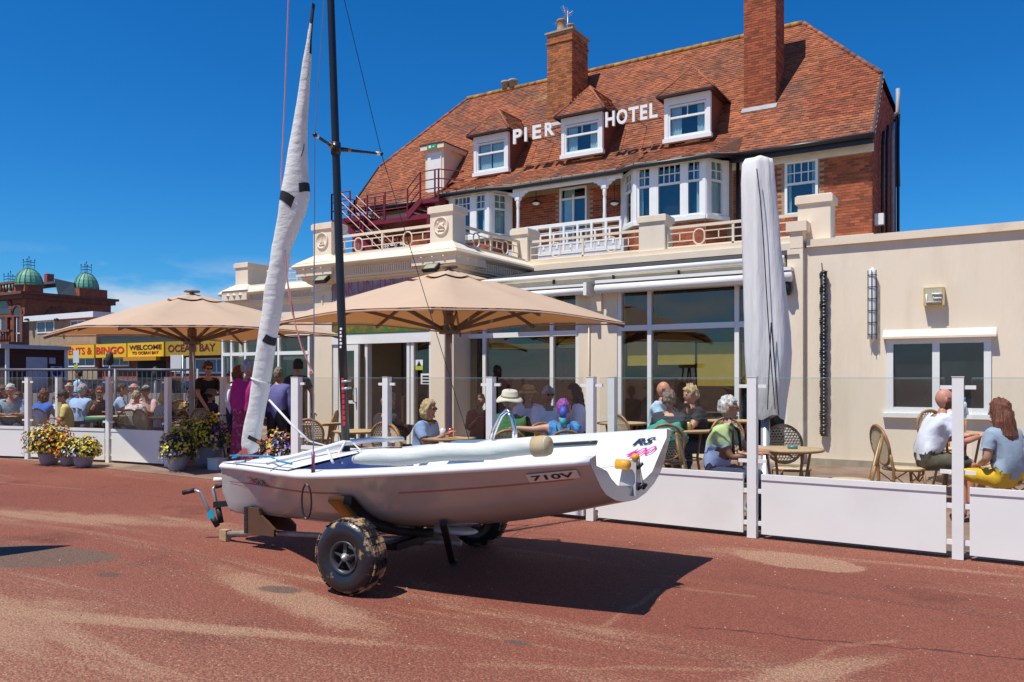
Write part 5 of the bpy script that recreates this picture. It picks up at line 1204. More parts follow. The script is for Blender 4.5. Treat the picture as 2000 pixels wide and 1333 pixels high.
# ------------------------------------------------------------------ people
def cloth(name, c, **k): return mat('cloth_'+name, c, .85, var=k.pop('var', .14), vs=k.pop('vs', 7), bump=1.0, bs=11, **k)
SK = {'fair': mat('skin_fair', (.56, .28, .18), .5, var=.08, vs=12), 'pink': mat('skin_pink', (.55, .23, .15), .5, var=.1, vs=12), 'tan': mat('skin_tan', (.40, .18, .10), .5, var=.1, vs=12)}
HAIR = {k: mat('hair_'+k, c, .55, var=.55, vs=70, bump=1.0, bs=120, stretch=(1, 1, .16), c2=tuple(q*.55 for q in c), cov=.45) for k, c in dict(grey=(.42, .41, .39), white=(.62, .60, .56), brown=(.085, .04, .02), dark=(.02, .014, .011), blonde=(.52, .38, .19), auburn=(.17, .045, .018), red=(.16, .042, .014), purple=(.30, .06, .33), ash=(.38, .30, .20), greybrown=(.20, .15, .11)).items()}
LIP = mat('lips', (.32, .08, .07), .5); EYEM = mat('eye_dark', (.015, .01, .01), .2); GLS = mat('sunglass_lens', (.01, .01, .012), .08)
SHOE = mat('dark_shoe', (.03, .025, .022), .5)
def head_geom(mb, c, yaw, s, mi_skin, mi_lip, mi_eye, pitch=0):
    Rm = Matrix.Rotation(yaw, 3, 'Z') @ Matrix.Rotation(pitch, 3, 'X')
    def fn(d, q):
        q = q.copy()
        if d.z < 0:
            f = -d.z; q.x *= 1-.38*f**1.3; q.y *= 1-.22*f
            if d.y < 0: q.y -= .012*f
        if d.y < -.3: q.x *= .97
        return q*s
    mb.ell(c, (.076, .097, .118), 20, 14, mi_skin, Rm, fn)
    P = lambda x, y, z: Vector(c)+Rm @ (Vector((x, y, z))*s)
    # nose: bridge to tip
    t = [P(-.011, -.088, .018), P(.011, -.088, .018), P(.018, -.084, -.032), P(-.018, -.084, -.032), P(0, -.121, -.028), P(0, -.098, .02)]
    mb.add(t, [(0,5,4,3), (5,1,2,4), (3,4,2)], mi_skin, True)
    mb.ell(P(0, -.084, -.058), (.024*s, .010*s, .007*s), 8, 5, mi_lip, Rm)
    mb.ell(P(0, -.075, -.092), (.03*s, .022*s, .022*s), 8, 6, mi_skin, Rm)
    for x in (-1, 1):
        mb.ell(P(x*.030, -.084, .012), (.012*s, .008*s, .007*s), 8, 5, mi_eye, Rm)
        mb.ell(P(x*.030, -.088, .028), (.019*s, .007*s, .004*s), 6, 4, mi_eye if False else mi_skin, Rm)
        mb.ell(P(x*.077, .005, -.005), (.010*s, .019*s, .030*s), 8, 6, mi_skin, Rm)
    return Rm
def hand(mb, w, d, side, s, mi, curl=.5, down=Vector((0,0,-1))):
    """palm and five bent fingers; w = wrist, d = direction of the forearm"""
    w = Vector(w); d = Vector(d).normalized(); x = d.cross(down)
    x = x.normalized() if x.length > .1 else d.orthogonal().normalized(); n = x.cross(d).normalized()
    if n.dot(down) < 0: n = -n
    mb.ell(w+d*.045*s, (.040*s, .052*s, .017*s), 8, 6, mi, Matrix((x, d, n)).transposed())
    for k, L_ in enumerate((.068, .078, .074, .056)):
        b = w+d*.082*s+x*(k-1.5)*.019*s*(-side); p1 = b+(d*math.cos(curl*.5)+n*math.sin(curl*.5))*L_*.5*s; p2 = p1+(d*math.cos(curl*1.5)+n*math.sin(curl*1.5))*L_*.5*s
        mb.tube([b-d*.01*s, p1, p2], [.0095*s, .0085*s, .007*s], 5, mi)
    b = w+d*.02*s+x*.032*s*side; p1 = b+(d*.6+x*side*.7).normalized()*.038*s; p2 = p1+(d*.9+n*.35).normalized()*.030*s
    mb.tube([b, p1, p2], [.013*s, .011*s, .009*s], 5, mi)
NP = [0]
def person(u, Z, phi, label, pose='sit', vtop=None, skin='fair', shirt=None, sleeve=.55, trousers=None, short=False, skirt=None, hair=('short', 'grey'), hat=None, glasses=None,
           lean=.06, headyaw=0, pitch=0, arms=('table', 'table'), size=1.0, beard=None, side=0, strap=False, fat=1.0, extra=None, neckopen=0.0, tattoo=False):
    NP[0] += 1
    sit = pose == 'sit'; nat = 1.335 if sit else 1.715
    if hat: nat += .03
    base = CG(u, Z, .004); s = size
    if vtop is not None: s = (EYE-(vtop-HZ)/FOC*Z-base.z)/nat; s = max(.86, min(1.1, s))
    base = CG(u, Z, .004); yaw = face_yaw(phi); RZ_ = Matrix.Rotation(yaw, 3, 'Z')
    t = thing('person', label, 'person', base)
    hz = .54 if sit else .93
    J = {}
    J['pel'] = (0, .03 if sit else 0, hz); J['wai'] = (side*.3, .03-lean*.4, hz+.19); J['che'] = (side*.6, -lean, hz+.37); J['nek'] = (side, -lean-.01, hz+.515); J['hd'] = (side, -lean-.025, hz+.60)
    for k, x in (('L', -1), ('R', 1)):
        J['sh'+k] = (x*.175*fat**.5+side*.8, -lean+.005, hz+.45)
        if sit:
            J['hi'+k] = (x*.095, -.01, hz-.01); J['kn'+k] = (x*.13, -.43, hz-.0); J['an'+k] = (x*.14, -.40, .09); J['to'+k] = (x*.15, -.55, .045)
        else:
            J['hi'+k] = (x*.09, 0, hz-.06); J['kn'+k] = (x*.10, -.02, .49); J['an'+k] = (x*.10, .02, .09); J['to'+k] = (x*.12, -.13, .045)
    tz = .80/s
    for i, (k, x) in enumerate((('L', -1), ('R', 1))):
        S_ = Vector(J['sh'+k]); a = arms[i]
        if a == 'table': E_ = S_+Vector((x*.05, -.13, -.235)); W_ = Vector((x*.10, E_.y-.24, max(tz, .72)))
        elif a == 'down': E_ = S_+Vector((x*.06, .03, -.28)); W_ = E_+Vector((x*.0, -.07, -.25))
        elif a == 'lap': E_ = S_+Vector((x*.06, .0, -.26)); W_ = Vector((x*.07, -.26, hz+.12))
        elif a == 'mouth': E_ = S_+Vector((x*.04, -.16, -.21)); W_ = S_+Vector((-x*.07, -.27, .0))
        elif a == 'cross': E_ = S_+Vector((x*.05, -.06, -.26)); W_ = Vector((-x*.06, S_.y-.20, hz+.24))
        elif a == 'hip': E_ = S_+Vector((x*.16, .06, -.22)); W_ = S_+Vector((x*.02, -.08, -.42))
        else: E_ = S_+Vector(a[0]); W_ = E_+Vector(a[1])
        J['el'+k] = tuple(E_); J['wr'+k] = tuple(W_)
    names = list(J); ix = {n: i for i, n in enumerate(names)}
    E_ = [('pel','wai'),('wai','che'),('che','nek'),('nek','hd')]
    for k in 'LR': E_ += [('che','sh'+k),('sh'+k,'el'+k),('el'+k,'wr'+k),('pel','hi'+k),('hi'+k,'kn'+k),('kn'+k,'an'+k),('an'+k,'to'+k)]
    rad = {'pel': .135*fat, 'wai': .128*fat, 'che': .138*fat**.7, 'nek': .052, 'hd': .05}
    for k in 'LR': rad.update({'sh'+k: .066, 'el'+k: .042, 'wr'+k: .029, 'hi'+k: .095*fat**.5, 'kn'+k: .062, 'an'+k: .040, 'to'+k: .036})
    me = bpy.data.meshes.new('sk'); me.from_pydata([J[n] for n in names], [(ix[a], ix[b]) for a, b in E_], [])
    ob = bpy.data.objects.new('sk', me); col.objects.link(ob)
    md = ob.modifiers.new('s', 'SKIN'); md.use_smooth_shade = True
    for i, n in enumerate(names): me.skin_vertices[0].data[i].radius = (rad[n], rad[n]); me.skin_vertices[0].data[i].use_root = (n == 'pel')
    sb = ob.modifiers.new('u', 'SUBSURF'); sb.levels = 1 if Z > 12.5 else 2; sb.render_levels = sb.levels
    ev = bpy.data.meshes.new_from_object(ob.evaluated_get(bpy.context.evaluated_depsgraph_get()))
    co = np.array([tuple(v.co) for v in ev.vertices]); no = np.array([tuple(v.normal) for v in ev.vertices]); fs = [tuple(p.vertices) for p in ev.polygons]
    bpy.data.objects.remove(ob); bpy.data.meshes.remove(ev); bpy.data.meshes.remove(me)
    # flatten the trunk front to back a little
    tz_ = (co[:, 2] > hz-.08) & (co[:, 2] < hz+.5) & (np.abs(co[:, 0]-side*.5) < .2)
    segs = [(ix[a], ix[b]) for a, b in E_]; jv = np.array([J[n] for n in names])
    def near(p):
        best = None
        for q, (a, b) in enumerate(segs):
            A = jv[a]; B = jv[b]; ab = B-A; tt = max(0, min(1, np.dot(p-A, ab)/np.dot(ab, ab))); dd = np.linalg.norm(p-(A+ab*tt))-.5*(rad[names[a]]*(1-tt)+rad[names[b]]*tt)*1.0
            if best is None or dd < best[0]: best = (dd, E_[q], tt)
        return best[1], best[2]
    fcen = [co[list(f)].mean(0) for f in fs]
    shf, trf, shoe = [], [], []
    for i, f in enumerate(fs):
        (a, b), tt = near(fcen[i]); c = fcen[i]
        up = (a in ('wai', 'che') and b in ('che', 'wai', 'shL', 'shR')) or (a, b) == ('pel', 'wai') or (a == 'che' and b == 'nek' and tt < .75-neckopen)
        if a[:2] == 'sh': up = tt < sleeve/.5 if sleeve < .5 else True
        if a[:2] == 'el': up = sleeve > .5 and tt < (sleeve-.5)*2
        if (a, b) == ('pel', 'wai') and tt < .12: up = False
        if up and shirt: shf.append(i)
        lo = (a, b) == ('pel', 'wai') and tt <= .45 or a == 'pel' and b != 'wai' or a[:2] == 'hi' or (a[:2] == 'kn' and not short and tt < .95)
        if short and a[:2] == 'hi' and tt > .92: lo = False
        if lo: trf.append(i)
        if a[:2] == 'an' : shoe.append(i)
    def xf(p): return base+(RZ_ @ (Vector(p)*s))
    hp = Vector(J['hd'])+Vector((0, -.012, .085)); hyaw = R(headyaw)
    mb = MB()
    mb.add([xf(p) for p in co], fs, 0, True)
    tt_ = Matrix.Rotation(0, 3, 'Z')
    Rh = head_geom(mb, xf(hp), yaw+hyaw, s, 0, 1, 2, pitch)
    for k, x in (('L', -1), ('R', 1)):
        wv = RZ_ @ (Vector(J['wr'+k])-Vector(J['el'+k])); hand(mb, xf(J['wr'+k]), wv, x, s, 0, .9 if arms[0 if k == 'L' else 1] == 'mouth' else .45)
    body = mb.build('body', [SK[skin], LIP, EYEM], t)
    def shell(idx, name, m, off, fn=None):
        if not idx: return
        used = sorted(set(v for i in idx for v in fs[i])); mp_ = {v: j for j, v in enumerate(used)}; q = MB()
        vs = []
        for v in used:
            w_ = off+max(-.006, .026*abs(mnoise.noise(Vector((co[v][0]*9+NP[0]*3, co[v][1]*9, co[v][2]*13))))+.010*mnoise.noise(Vector((co[v][0]*24, co[v][1]*24+NP[0], co[v][2]*24)))-.004); vs.append(xf(co[v]+no[v]*w_))
        q.add(vs, [tuple(mp_[v] for v in fs[i]) for i in idx], 0, True); return q.build(name, m, body)
    if trousers: shell(trf, 'shorts' if short else 'trousers', trousers, .011)
    if shirt: shell(shf, 'shirt', shirt, .017)
    for x in (-1, 1): shell([i for i in shoe if fcen[i][0]*x > 0], 'shoe', SHOE, .008)
    H = lambda x, y, z: xf(hp)+Rh @ (Vector((x, y, z))*s)
    if hair and hair[0] != 'bald':
        style, hc = hair; q = MB(); sd = NP[0]*3.1
        low = {'short': -.055, 'curly': -.06, 'bob': -.16, 'long': -.40, 'fringe': -.03, 'tail': -.06}[style]
        def fn(d, qv):
            g = 1.10+(.10 if style == 'curly' else 0)+(.05 if style in ('bob', 'long') else 0)
            r_ = qv*g; amp = .05 if style != 'curly' else .10
            r_ *= 1+(.20 if style != 'short' else .13)*mnoise.noise(Vector((d.x*5+sd, d.y*5, d.z*3.2)))+(.16 if style == 'curly' else .08)*mnoise.noise(Vector((d.x*14, d.y*14+sd, d.z*7)))+amp*.6*math.sin(d.x*9+sd)*math.sin(d.z*8+d.y*7+sd)+ (.05*math.sin(d.x*23)*math.sin(d.z*21+d.y*25) if style in ('curly', 'bob', 'long') else .02*math.sin(d.x*30+d.z*10))
            line = .42 if d.y < -.45 else (.30+d.y*.9 if d.y < .15 else -9)
            if style in ('bob', 'long'): line = .42 if d.y < -.62 else (-9 if d.y > -.35 else -.2)
            if style == 'fringe': line = .05 if d.y < .3 else -.5; 
            if style == 'fringe' and d.z > .35: return qv*.85*s
            if d.z < line: return qv*.80*s
            if d.z < 0 and d.y > -.45:
                f = -d.z; r_.z = -f*(-low) if style in ('bob', 'long') else max(r_.z, low)
                if style in ('bob', 'long'): r_.x = r_.x*(1+.8*f*.6); r_.y = abs(r_.y)*(1+.3*f)+.015 if d.y > 0 else r_.y*.8
                if style == 'long': r_.y += .05*f; r_.x *= 1+.35*f
            return r_*s
        q.ell(xf(hp)+Rh @ Vector((0, .004, .012*s)), (.080, .101, .121), 44, 30, 0, Rh, fn)
        if style == 'tail': q.tube([H(0, .10, .06), H(0, .135, .02), H(0, .13, -.08), H(0, .11, -.16)], [.03*s, .035*s, .03*s, .01*s], 8, 0)
        if style == 'long':
            for k in range(34):
                a = R(-70+140*k/33); x0, y0 = .095*math.sin(a), .105*math.cos(a); wv = .016*math.sin(k*2.3); q.tube([H(x0*.9, y0*.9, .04), H(x0*1.25+wv, y0*1.25, -.10), H(x0*1.5-wv, y0*1.3+.02, -.24), H(x0*1.55+wv*1.5, y0*1.3+.01, -.36-.03*math.sin(k*1.7))], [.014*s, .021*s, .020*s, .005*s], 5, 0)
        q.build('hair', HAIR[hc], body)
    if beard:
        q = MB()
        def fb(d, qv):
            q2 = qv.copy(); f = max(0, -d.z); q2.x *= 1-.30*f**1.3
            if d.z > -.12 or d.y > .2: return q2*.8*s
            return q2*1.05*s
        q.ell(xf(hp), (.076, .100, .120), 18, 12, 0, Rh, fb); q.build('beard', HAIR[beard], body)
    if glasses:
        q = MB()
        for x in (-1, 1):
            q.ell(H(x*.032, -.100, .012), (.026*s, .007*s, .019*s), 10, 6, 0, Rh); q.tube([H(x*.058, -.094, .016), H(x*.083, .0, .014)], .004*s, 5, 1)
        q.tube([H(-.01, -.106, .016), H(.01, -.106, .016)], .004*s, 5, 1); q.build('sunglasses' if glasses == 'sun' else 'glasses', [GLS if glasses == 'sun' else mat('clear_lens', (.22, .16, .14), .1), BLACK], body)
    if hat:
        kind, hm = hat; q = MB(); Rt = Rh @ Matrix.Rotation(R(-6 if kind == 'cap' else 4), 3, 'X')
        Hh = lambda x, y, z: xf(hp)+Rt @ (Vector((x, y, z))*s)
        if kind == 'cap':
            q.ell(Hh(0, .0, .045), (.090*s, .108*s, .092*s), 16, 10, 0, Rt); vs = [Hh(.075*math.sin(a), -.075-.095*math.cos(a)*1.0, .052-.016*math.cos(a)) for a in [R(-85+170*k/8) for k in range(9)]]; q.add(vs, [tuple(range(9))], 0); q.add([v+Rt @ Vector((0,0,-.004*s)) for v in vs], [tuple(range(8,-1,-1))], 0)
        else:
            br = .165 if kind == 'brim' else .15
            n = 24; pr_ = [(.084, .135, 0), (.094, .125, 0), (.102, .062, 0), (.112, .055, 0), (br*.85, .048, 1), (br, .035, 2), (br*.98, .028, 2), (.10, .045, 1)]
            vs = [Hh(0, 0, .150)]+[Hh(r_*math.cos(a), r_*1.12*math.sin(a), z+(0 if w_ == 0 else -.015*w_*abs(math.cos(a))**2+.01*math.sin(3*a+NP[0]))) for r_, z, w_ in pr_ for a in [2*math.pi*j/n for j in range(n)]]
            q.add(vs, [(0, 1+j, 1+(j+1) % n) for j in range(n)]+[(1+i*n+j, 1+(i+1)*n+j, 1+(i+1)*n+(j+1) % n, 1+i*n+(j+1) % n) for i in range(7) for j in range(n)], 0, True)
            q.tube([Hh(.103*math.cos(a), .115*math.sin(a), .07) for a in [2*math.pi*j/n for j in range(n)]], .009*s, 5, 1, closed=True)
        q.build('hat', [hm, mat('hat_band', (.30, .22, .15), .8)], body)
    if skirt:
        q = MB(); n = 28; pr_ = [(.14, hz+.10), (.165, hz), (.185, hz-.2), (.20, hz-.45), (.235, .17)] if not sit else []
        if pr_:
            q.add([xf((r_*1.1*math.cos(a)*(1+.05*math.sin(a*7)*k/4), r_*.85*math.sin(a)*(1+.06*math.sin(a*7+1)*k/4), z)) for k, (r_, z) in enumerate(pr_) for a in [2*math.pi*j/n for j in range(n)]], [(i*n+j, i*n+(j+1) % n, (i+1)*n+(j+1) % n, (i+1)*n+j) for i in range(4) for j in range(n)], 0, True)
            q.build('skirt', skirt, body)
    if strap:
        q = MB()
        for sx in (-1, 1): q.tube([xf(Vector(J['sh'+k])+Vector(o)) for k, o in ((('L' if sx < 0 else 'R'), (-sx*.05, .125, -.25)), (('L' if sx < 0 else 'R'), (-sx*.05, .115, .0)), (('L' if sx < 0 else 'R'), (-sx*.05, .0, .085)), (('L' if sx < 0 else 'R'), (-sx*.05, -.115, .0)), (('L' if sx < 0 else 'R'), (-sx*.02, -.13, -.22)))], .014, 6, flat=2.0)
        q.build('strap', BLACK, body)
    t['_j'] = 0; del t['_j']
    return t, xf, J, s, H
WT = cloth('white', (.74, .76, .84)); NV = cloth('navy', (.025, .03, .07)); BK = cloth('black', (.015, .015, .018)); LB = cloth('light_blue', (.33, .48, .72)); PB = cloth('pale_blue_check', (.42, .58, .72), var=.25, vs=30)
KH = cloth('khaki', (.10, .095, .06), c2=(.05, .05, .03), cov=.5, vs=12); DJ = cloth('dark_denim', (.035, .05, .10)); GN = cloth('green_striped', (.025, .13, .04), var=.7, vs=10, stretch=(6, 6, .4)); MG = cloth('magenta', (.42, .01, .16)); FL = cloth('floral_magenta', (.30, .015, .06), c2=(.45, .20, .28), cov=.42, vs=26)
GB = cloth('grey_blue', (.30, .38, .47), var=.08); MU = cloth('mustard', (.72, .42, .01)); YE = cloth('pale_yellow', (.62, .50, .16)); PK = cloth('pink_pale', (.58, .38, .36), var=.2, vs=28); CK = cloth('blue_grey_check', (.22, .30, .36), var=.5, vs=32); RB = cloth('royal_blue', (.03, .12, .48)); PR = cloth('printed_white', (.55, .50, .50), c2=(.12, .10, .14), cov=.4, vs=24); ORS = cloth('orange_scarf', (.60, .10, .03)); DK = cloth('charcoal', (.03, .035, .045)); PU = cloth('blue_violet', (.12, .12, .30)); BR = cloth('rust', (.25, .09, .05)); BW = cloth('blue_swim', (.05, .28, .55), c2=(.02, .06, .25), cov=.5, vs=22)
ST = mat('cloth_stripes', (.62, .66, .64), .85, var=.0)
def stripes(m, c1, c2, sc, axis=0):
    t = m.node_tree; N = t.nodes; L = t.links; b = N['Principled BSDF']; tc = N.new('ShaderNodeTexCoord'); w = N.new('ShaderNodeTexWave'); w.inputs['Scale'].default_value = sc; w.bands_direction = 'XYZ'[axis]; w.inputs['Distortion'].default_value = 1.5; w.inputs['Detail'].default_value = 1
    L.new(tc.outputs['Object'], w.inputs['Vector']); r = N.new('ShaderNodeValToRGB'); r.color_ramp.elements[0].position = .45; r.color_ramp.elements[1].position = .55; r.color_ramp.elements[0].color = (*c1, 1); r.color_ramp.elements[1].color = (*c2, 1)
    L.new(w.outputs['Color'], r.inputs[0]); L.new(r.outputs[0], b.inputs['Base Color'])
stripes(ST, (.62, .66, .64), (.04, .04, .07), 9, 0)
POLO = mat('cloth_green_to_blue_polo', (.5, .62, .3), .85)
def bands(m):
    t = m.node_tree; N = t.nodes; L = t.links; b = N['Principled BSDF']; g = N.new('ShaderNodeTexCoord'); s_ = N.new('ShaderNodeSeparateXYZ'); L.new(g.outputs['Object'], s_.inputs[0])
    r = N.new('ShaderNodeValToRGB'); r.color_ramp.interpolation = 'EASE'; e = r.color_ramp.elements; e[0].position = .0; e[0].color = (.36, .42, .68, 1); e[1].position = 1; e[1].color = (.50, .62, .24, 1)
    for p, c in ((.42, (.40, .46, .70, 1)), (.50, (.52, .60, .62, 1)), (.60, (.52, .64, .40, 1)), (.66, (.56, .66, .30, 1))): q = e.new(p); q.color = c
    mr = N.new('ShaderNodeMapRange'); mr.inputs['From Min'].default_value = .55; mr.inputs['From Max'].default_value = 1.05; L.new(s_.outputs['Z'], mr.inputs['Value']); L.new(mr.outputs[0], r.inputs[0]); L.new(r.outputs[0], b.inputs['Base Color'])
bands(POLO)
HATC = mat('sun_hat_cloth', (.62, .57, .44), .85, var=.12, vs=12); STRAW = mat('straw', (.52, .36, .16), .8, var=.3, vs=40); CAPB = mat('cap_black', (.012, .012, .014), .7); HATG = mat('floppy_grey', (.14, .14, .17), .85, var=.2)
# right side of the terrace
pm = person(1808, 8.75, 82, 'bald bearded man in white t-shirt and sunglasses sitting at the beer table', vtop=761, skin='pink', shirt=WT, sleeve=.27, trousers=KH, short=True, hair=None, glasses='sun', beard='auburn', lean=.16, arms=('table', 'table'), fat=1.12)
pr_ = person(1966, 7.75, -160, 'long red haired woman in grey blue t-shirt and mustard shorts, back turned', vtop=786, skin='fair', shirt=GB, sleeve=.3, trousers=MU, short=True, hair=('long', 'red'), lean=.05, arms=('lap', 'lap'), headyaw=10)
pp = person(1398, 8.15, 62, 'grey haired man in green and blue striped polo with backpack straps', vtop=778, skin='tan', shirt=POLO, sleeve=.28, trousers=DJ, hair=('short', 'white'), glasses='clear', lean=.10, arms=(((.02, -.10, -.26), (.05, -.24, .04)), ((.05, -.20, -.22), (.04, -.30, -.02))), strap=True, fat=1.15, headyaw=12)
person(1366, 10.5, -75, 'blonde woman with braided hair in black top lifting a small glass', vtop=758, skin='fair', shirt=BK, sleeve=.22, trousers=DJ, hair=('curly', 'blonde'), arms=('table', 'mouth'), lean=.10, headyaw=8)
person(1283, 11.2, 60, 'bald bearded man with glasses in light blue shirt by the cafe window', vtop=747, skin='pink', shirt=PB, sleeve=.6, trousers=DJ, hair=None, beard='ash', glasses='clear', arms=('table', 'table'))
person(1306, 10.2, 165, 'person with short grey brown hair sitting in front of the teal coat', vtop=768, skin='fair', shirt=DK, sleeve=.7, trousers=DJ, hair=('curly', 'greybrown'), arms=('table', 'table'))
person(1133, 11.6, -80, 'long dark haired woman in white behind the right screen post', vtop=755, skin='tan', shirt=WT, sleeve=.6, trousers=DJ, hair=('long', 'dark'), arms=('table', 'cross'))
sw = person(1100, 9.3, 178, 'woman with purple and turquoise ponytail and blue strappy top, back turned', vtop=784, skin='fair', shirt=BW, sleeve=.0, trousers=DJ, hair=('short', 'purple'), arms=('table', ((.22, .02, -.02), (.22, -.02, .02))), neckopen=.5)
person(1067, 11.3, 15, 'man in sunglasses with open white shirt over blue t-shirt', vtop=758, skin='tan', shirt=WT, sleeve=.7, trousers=DJ, hair=('short', 'grey'), glasses='sun', arms=('table', 'table'))
person(1030, 11.9, 5, 'person in a straw hat and white shirt by the dark window', vtop=752, skin='fair', shirt=WT, sleeve=.7, trousers=DJ, hair=('short', 'grey'), hat=('brim', STRAW), arms=('table', 'table'))
gm = person(988, 9.45, 165, 'man in a cream sun hat and dark green jacket, back turned', vtop=762, skin='pink', shirt=GN, sleeve=.95, trousers=DJ, hair=('short', 'grey'), hat=('brim', HATC), arms=('table', 'table'), fat=1.2, headyaw=25, pitch=-.25, side=-.02)
person(937, 12.2, 10, 'person in rust coloured top sitting in the parasol shade', vtop=772, skin='tan', shirt=BR, sleeve=.6, trousers=DJ, hair=('short', 'greybrown'), arms=('table', 'table'))
person(827, 10.0, 62, 'blonde woman in light blue t-shirt and sunglasses by the boat', vtop=785, skin='pink', shirt=LB, sleeve=.3, trousers=NV, hair=('bob', 'blonde'), glasses='sun', arms=('table', 'lap'))
person(750, 10.9, 140, 'curly grey blonde woman in black jacket, back turned, by the entrance', vtop=771, skin='fair', shirt=BK, sleeve=.95, trousers=BK, hair=('curly', 'ash'), arms=('table', 'table'))
# standing group by the entrance
person(577, 14.0, 165, 'young man in black cap and navy t-shirt standing by the window', pose='stand', vtop=702, skin='pink', shirt=NV, sleeve=.3, trousers=BK, hair=('short', 'dark'), hat=('cap', CAPB), arms=('table', 'down'), headyaw=30)
person(540, 13.2, 175, 'person in blue violet shirt standing behind the furled sail', pose='stand', vtop=722, skin='tan', shirt=PU, sleeve=.9, trousers=BK, hair=('short', 'greybrown'), arms=('down', 'down'), fat=1.1)
person(477, 13.0, 160, 'grey haired woman in magenta cardigan and long floral skirt, back turned', pose='stand', vtop=709, skin='fair', shirt=MG, sleeve=.97, trousers=None, skirt=FL, hair=('curly', 'grey'), arms=('hip', 'down'), fat=1.15)
person(458, 14.2, 150, 'auburn haired woman standing behind the woman in magenta', pose='stand', vtop=719, skin='fair', shirt=WT, sleeve=.5, trousers=DJ, hair=('bob', 'auburn'), arms=('table', 'down'))
person(403, 15.2, 40, 'woman in black top and sunglasses standing by the parasol pole', pose='stand', vtop=712, skin='fair', shirt=BK, sleeve=.35, trousers=BK, hair=('curly', 'auburn'), glasses='sun', arms=('table', 'table'))
person(398, 15.0, 150, 'person in floppy grey hat and navy jacket bending over the table', vtop=760, skin='fair', shirt=NV, sleeve=.95, trousers=DJ, hair=('short', 'brown'), hat=('brim', HATG), arms=('table', 'table'), lean=.14, fat=1.2)
person(372, 16.12, 20, 'person in tan top sitting beside the yellow shrub', vtop=770, skin='tan', shirt=cloth('tan', (.42, .25, .14)), sleeve=.5, trousers=DJ, hair=('short', 'brown'), arms=('table', 'table'))
# left tables
person(315, 15.07, 150, 'blonde woman in a black and white striped cardigan', vtop=768, skin='fair', shirt=ST, sleeve=.95, trousers=DJ, hair=('bob', 'blonde'), arms=('table', 'table'), fat=1.1, headyaw=-50)
person(290, 16.27, -10, 'man in dark cap and pale pink shirt facing the camera', vtop=753, skin='tan', shirt=PK, sleeve=.5, trousers=DJ, hair=('short', 'grey'), hat=('cap', mat('cap_green', (.02, .04, .02), .7)), arms=('table', 'table'), fat=1.1)
person(271, 17.02, -60, 'ruddy man with glasses behind the man in the dark cap', vtop=750, skin='pink', shirt=PK, sleeve=.5, trousers=DJ, hair=('fringe', 'grey'), glasses='clear', arms=('table', 'table'))
person(262, 15.45, 175, 'short haired woman in printed top and orange scarf, back turned', vtop=766, skin='fair', shirt=PR, sleeve=.8, trousers=DJ, hair=('short', 'ash'), arms=('down', 'table'))
person(229, 16.5, 110, 'dark haired man in bright blue shirt behind the screen post', vtop=752, skin='tan', shirt=LB, sleeve=.3, trousers=DJ, hair=('short', 'dark'), arms=('table', 'table'))
person(195, 15.75, 30, 'person in black cardigan holding up a drink glass', vtop=757, skin='tan', shirt=BK, sleeve=.8, trousers=BK, hair=('short', 'auburn'), arms=('mouth', 'table'), glasses='sun')
person(183, 16.57, -20, 'woman with brown hair and sunglasses in the crowd', vtop=764, skin='fair', shirt=DK, sleeve=.5, trousers=DJ, hair=('bob', 'brown'), glasses='sun', arms=('table', 'table'))
person(168, 17.32, 0, 'bald man in sunglasses in the back row left', vtop=750, skin='pink', shirt=DK, sleeve=.5, trousers=DJ, hair=None, glasses='sun', arms=('table', 'table'))
person(155, 16.27, 170, 'grey haired man in pale blue shirt, back turned', vtop=753, skin='fair', shirt=LB, sleeve=.5, trousers=DJ, hair=('short', 'grey'), arms=('table', 'table'), fat=1.2)
person(137, 17.48, 20, 'bald man in the back row nearest the dark cabin', vtop=748, skin='pink', shirt=PB, sleeve=.5, trousers=DJ, hair=('fringe', 'grey'), arms=('table', 'table'))
person(133, 15.45, -60, 'man in dark cap and pale yellow polo with crossed arms', vtop=762, skin='tan', shirt=YE, sleeve=.35, trousers=YE, hair=('short', 'dark'), hat=('cap', CAPB), arms=('cross', 'cross'), fat=1.15)
person(106, 16.5, 175, 'person in white patterned shirt behind the screen post', vtop=768, skin='fair', shirt=PB, sleeve=.5, trousers=DJ, hair=('short', 'greybrown'), arms=('table', 'table'))
person(80, 15.67, 165, 'auburn haired woman in royal blue top, back turned, on rattan chair', vtop=763, skin='tan', shirt=RB, sleeve=.12, trousers=NV, hair=('bob', 'auburn'), arms=('table', 'table'))
person(22, 15.52, 25, 'grey haired man in checked shirt at the leftmost table', vtop=753, skin='pink', shirt=CK, sleeve=.45, trousers=DJ, hair=('short', 'white'), arms=('table', 'table'), glasses='clear', fat=1.1)
person(2, 16.42, 60, 'brown haired person cut by the left picture edge', vtop=756, skin='tan', shirt=BR, sleeve=.5, trousers=DJ, hair=('bob', 'brown'), arms=('table', 'table'))
person(42, 17.17, -10, 'person in dark red top behind the leftmost table', vtop=768, skin='tan', shirt=cloth('wine', (.14, .01, .05)), sleeve=.5, trousers=DJ, hair=('short', 'brown'), arms=('table', 'table'))
person(160, 21.5, -90, 'pedestrian in pale blue shirt walking beyond the metal railing', pose='stand', vtop=725, skin='tan', shirt=PB, sleeve=.4, trousers=DJ, hair=('short', 'dark'), arms=('down', 'down'))
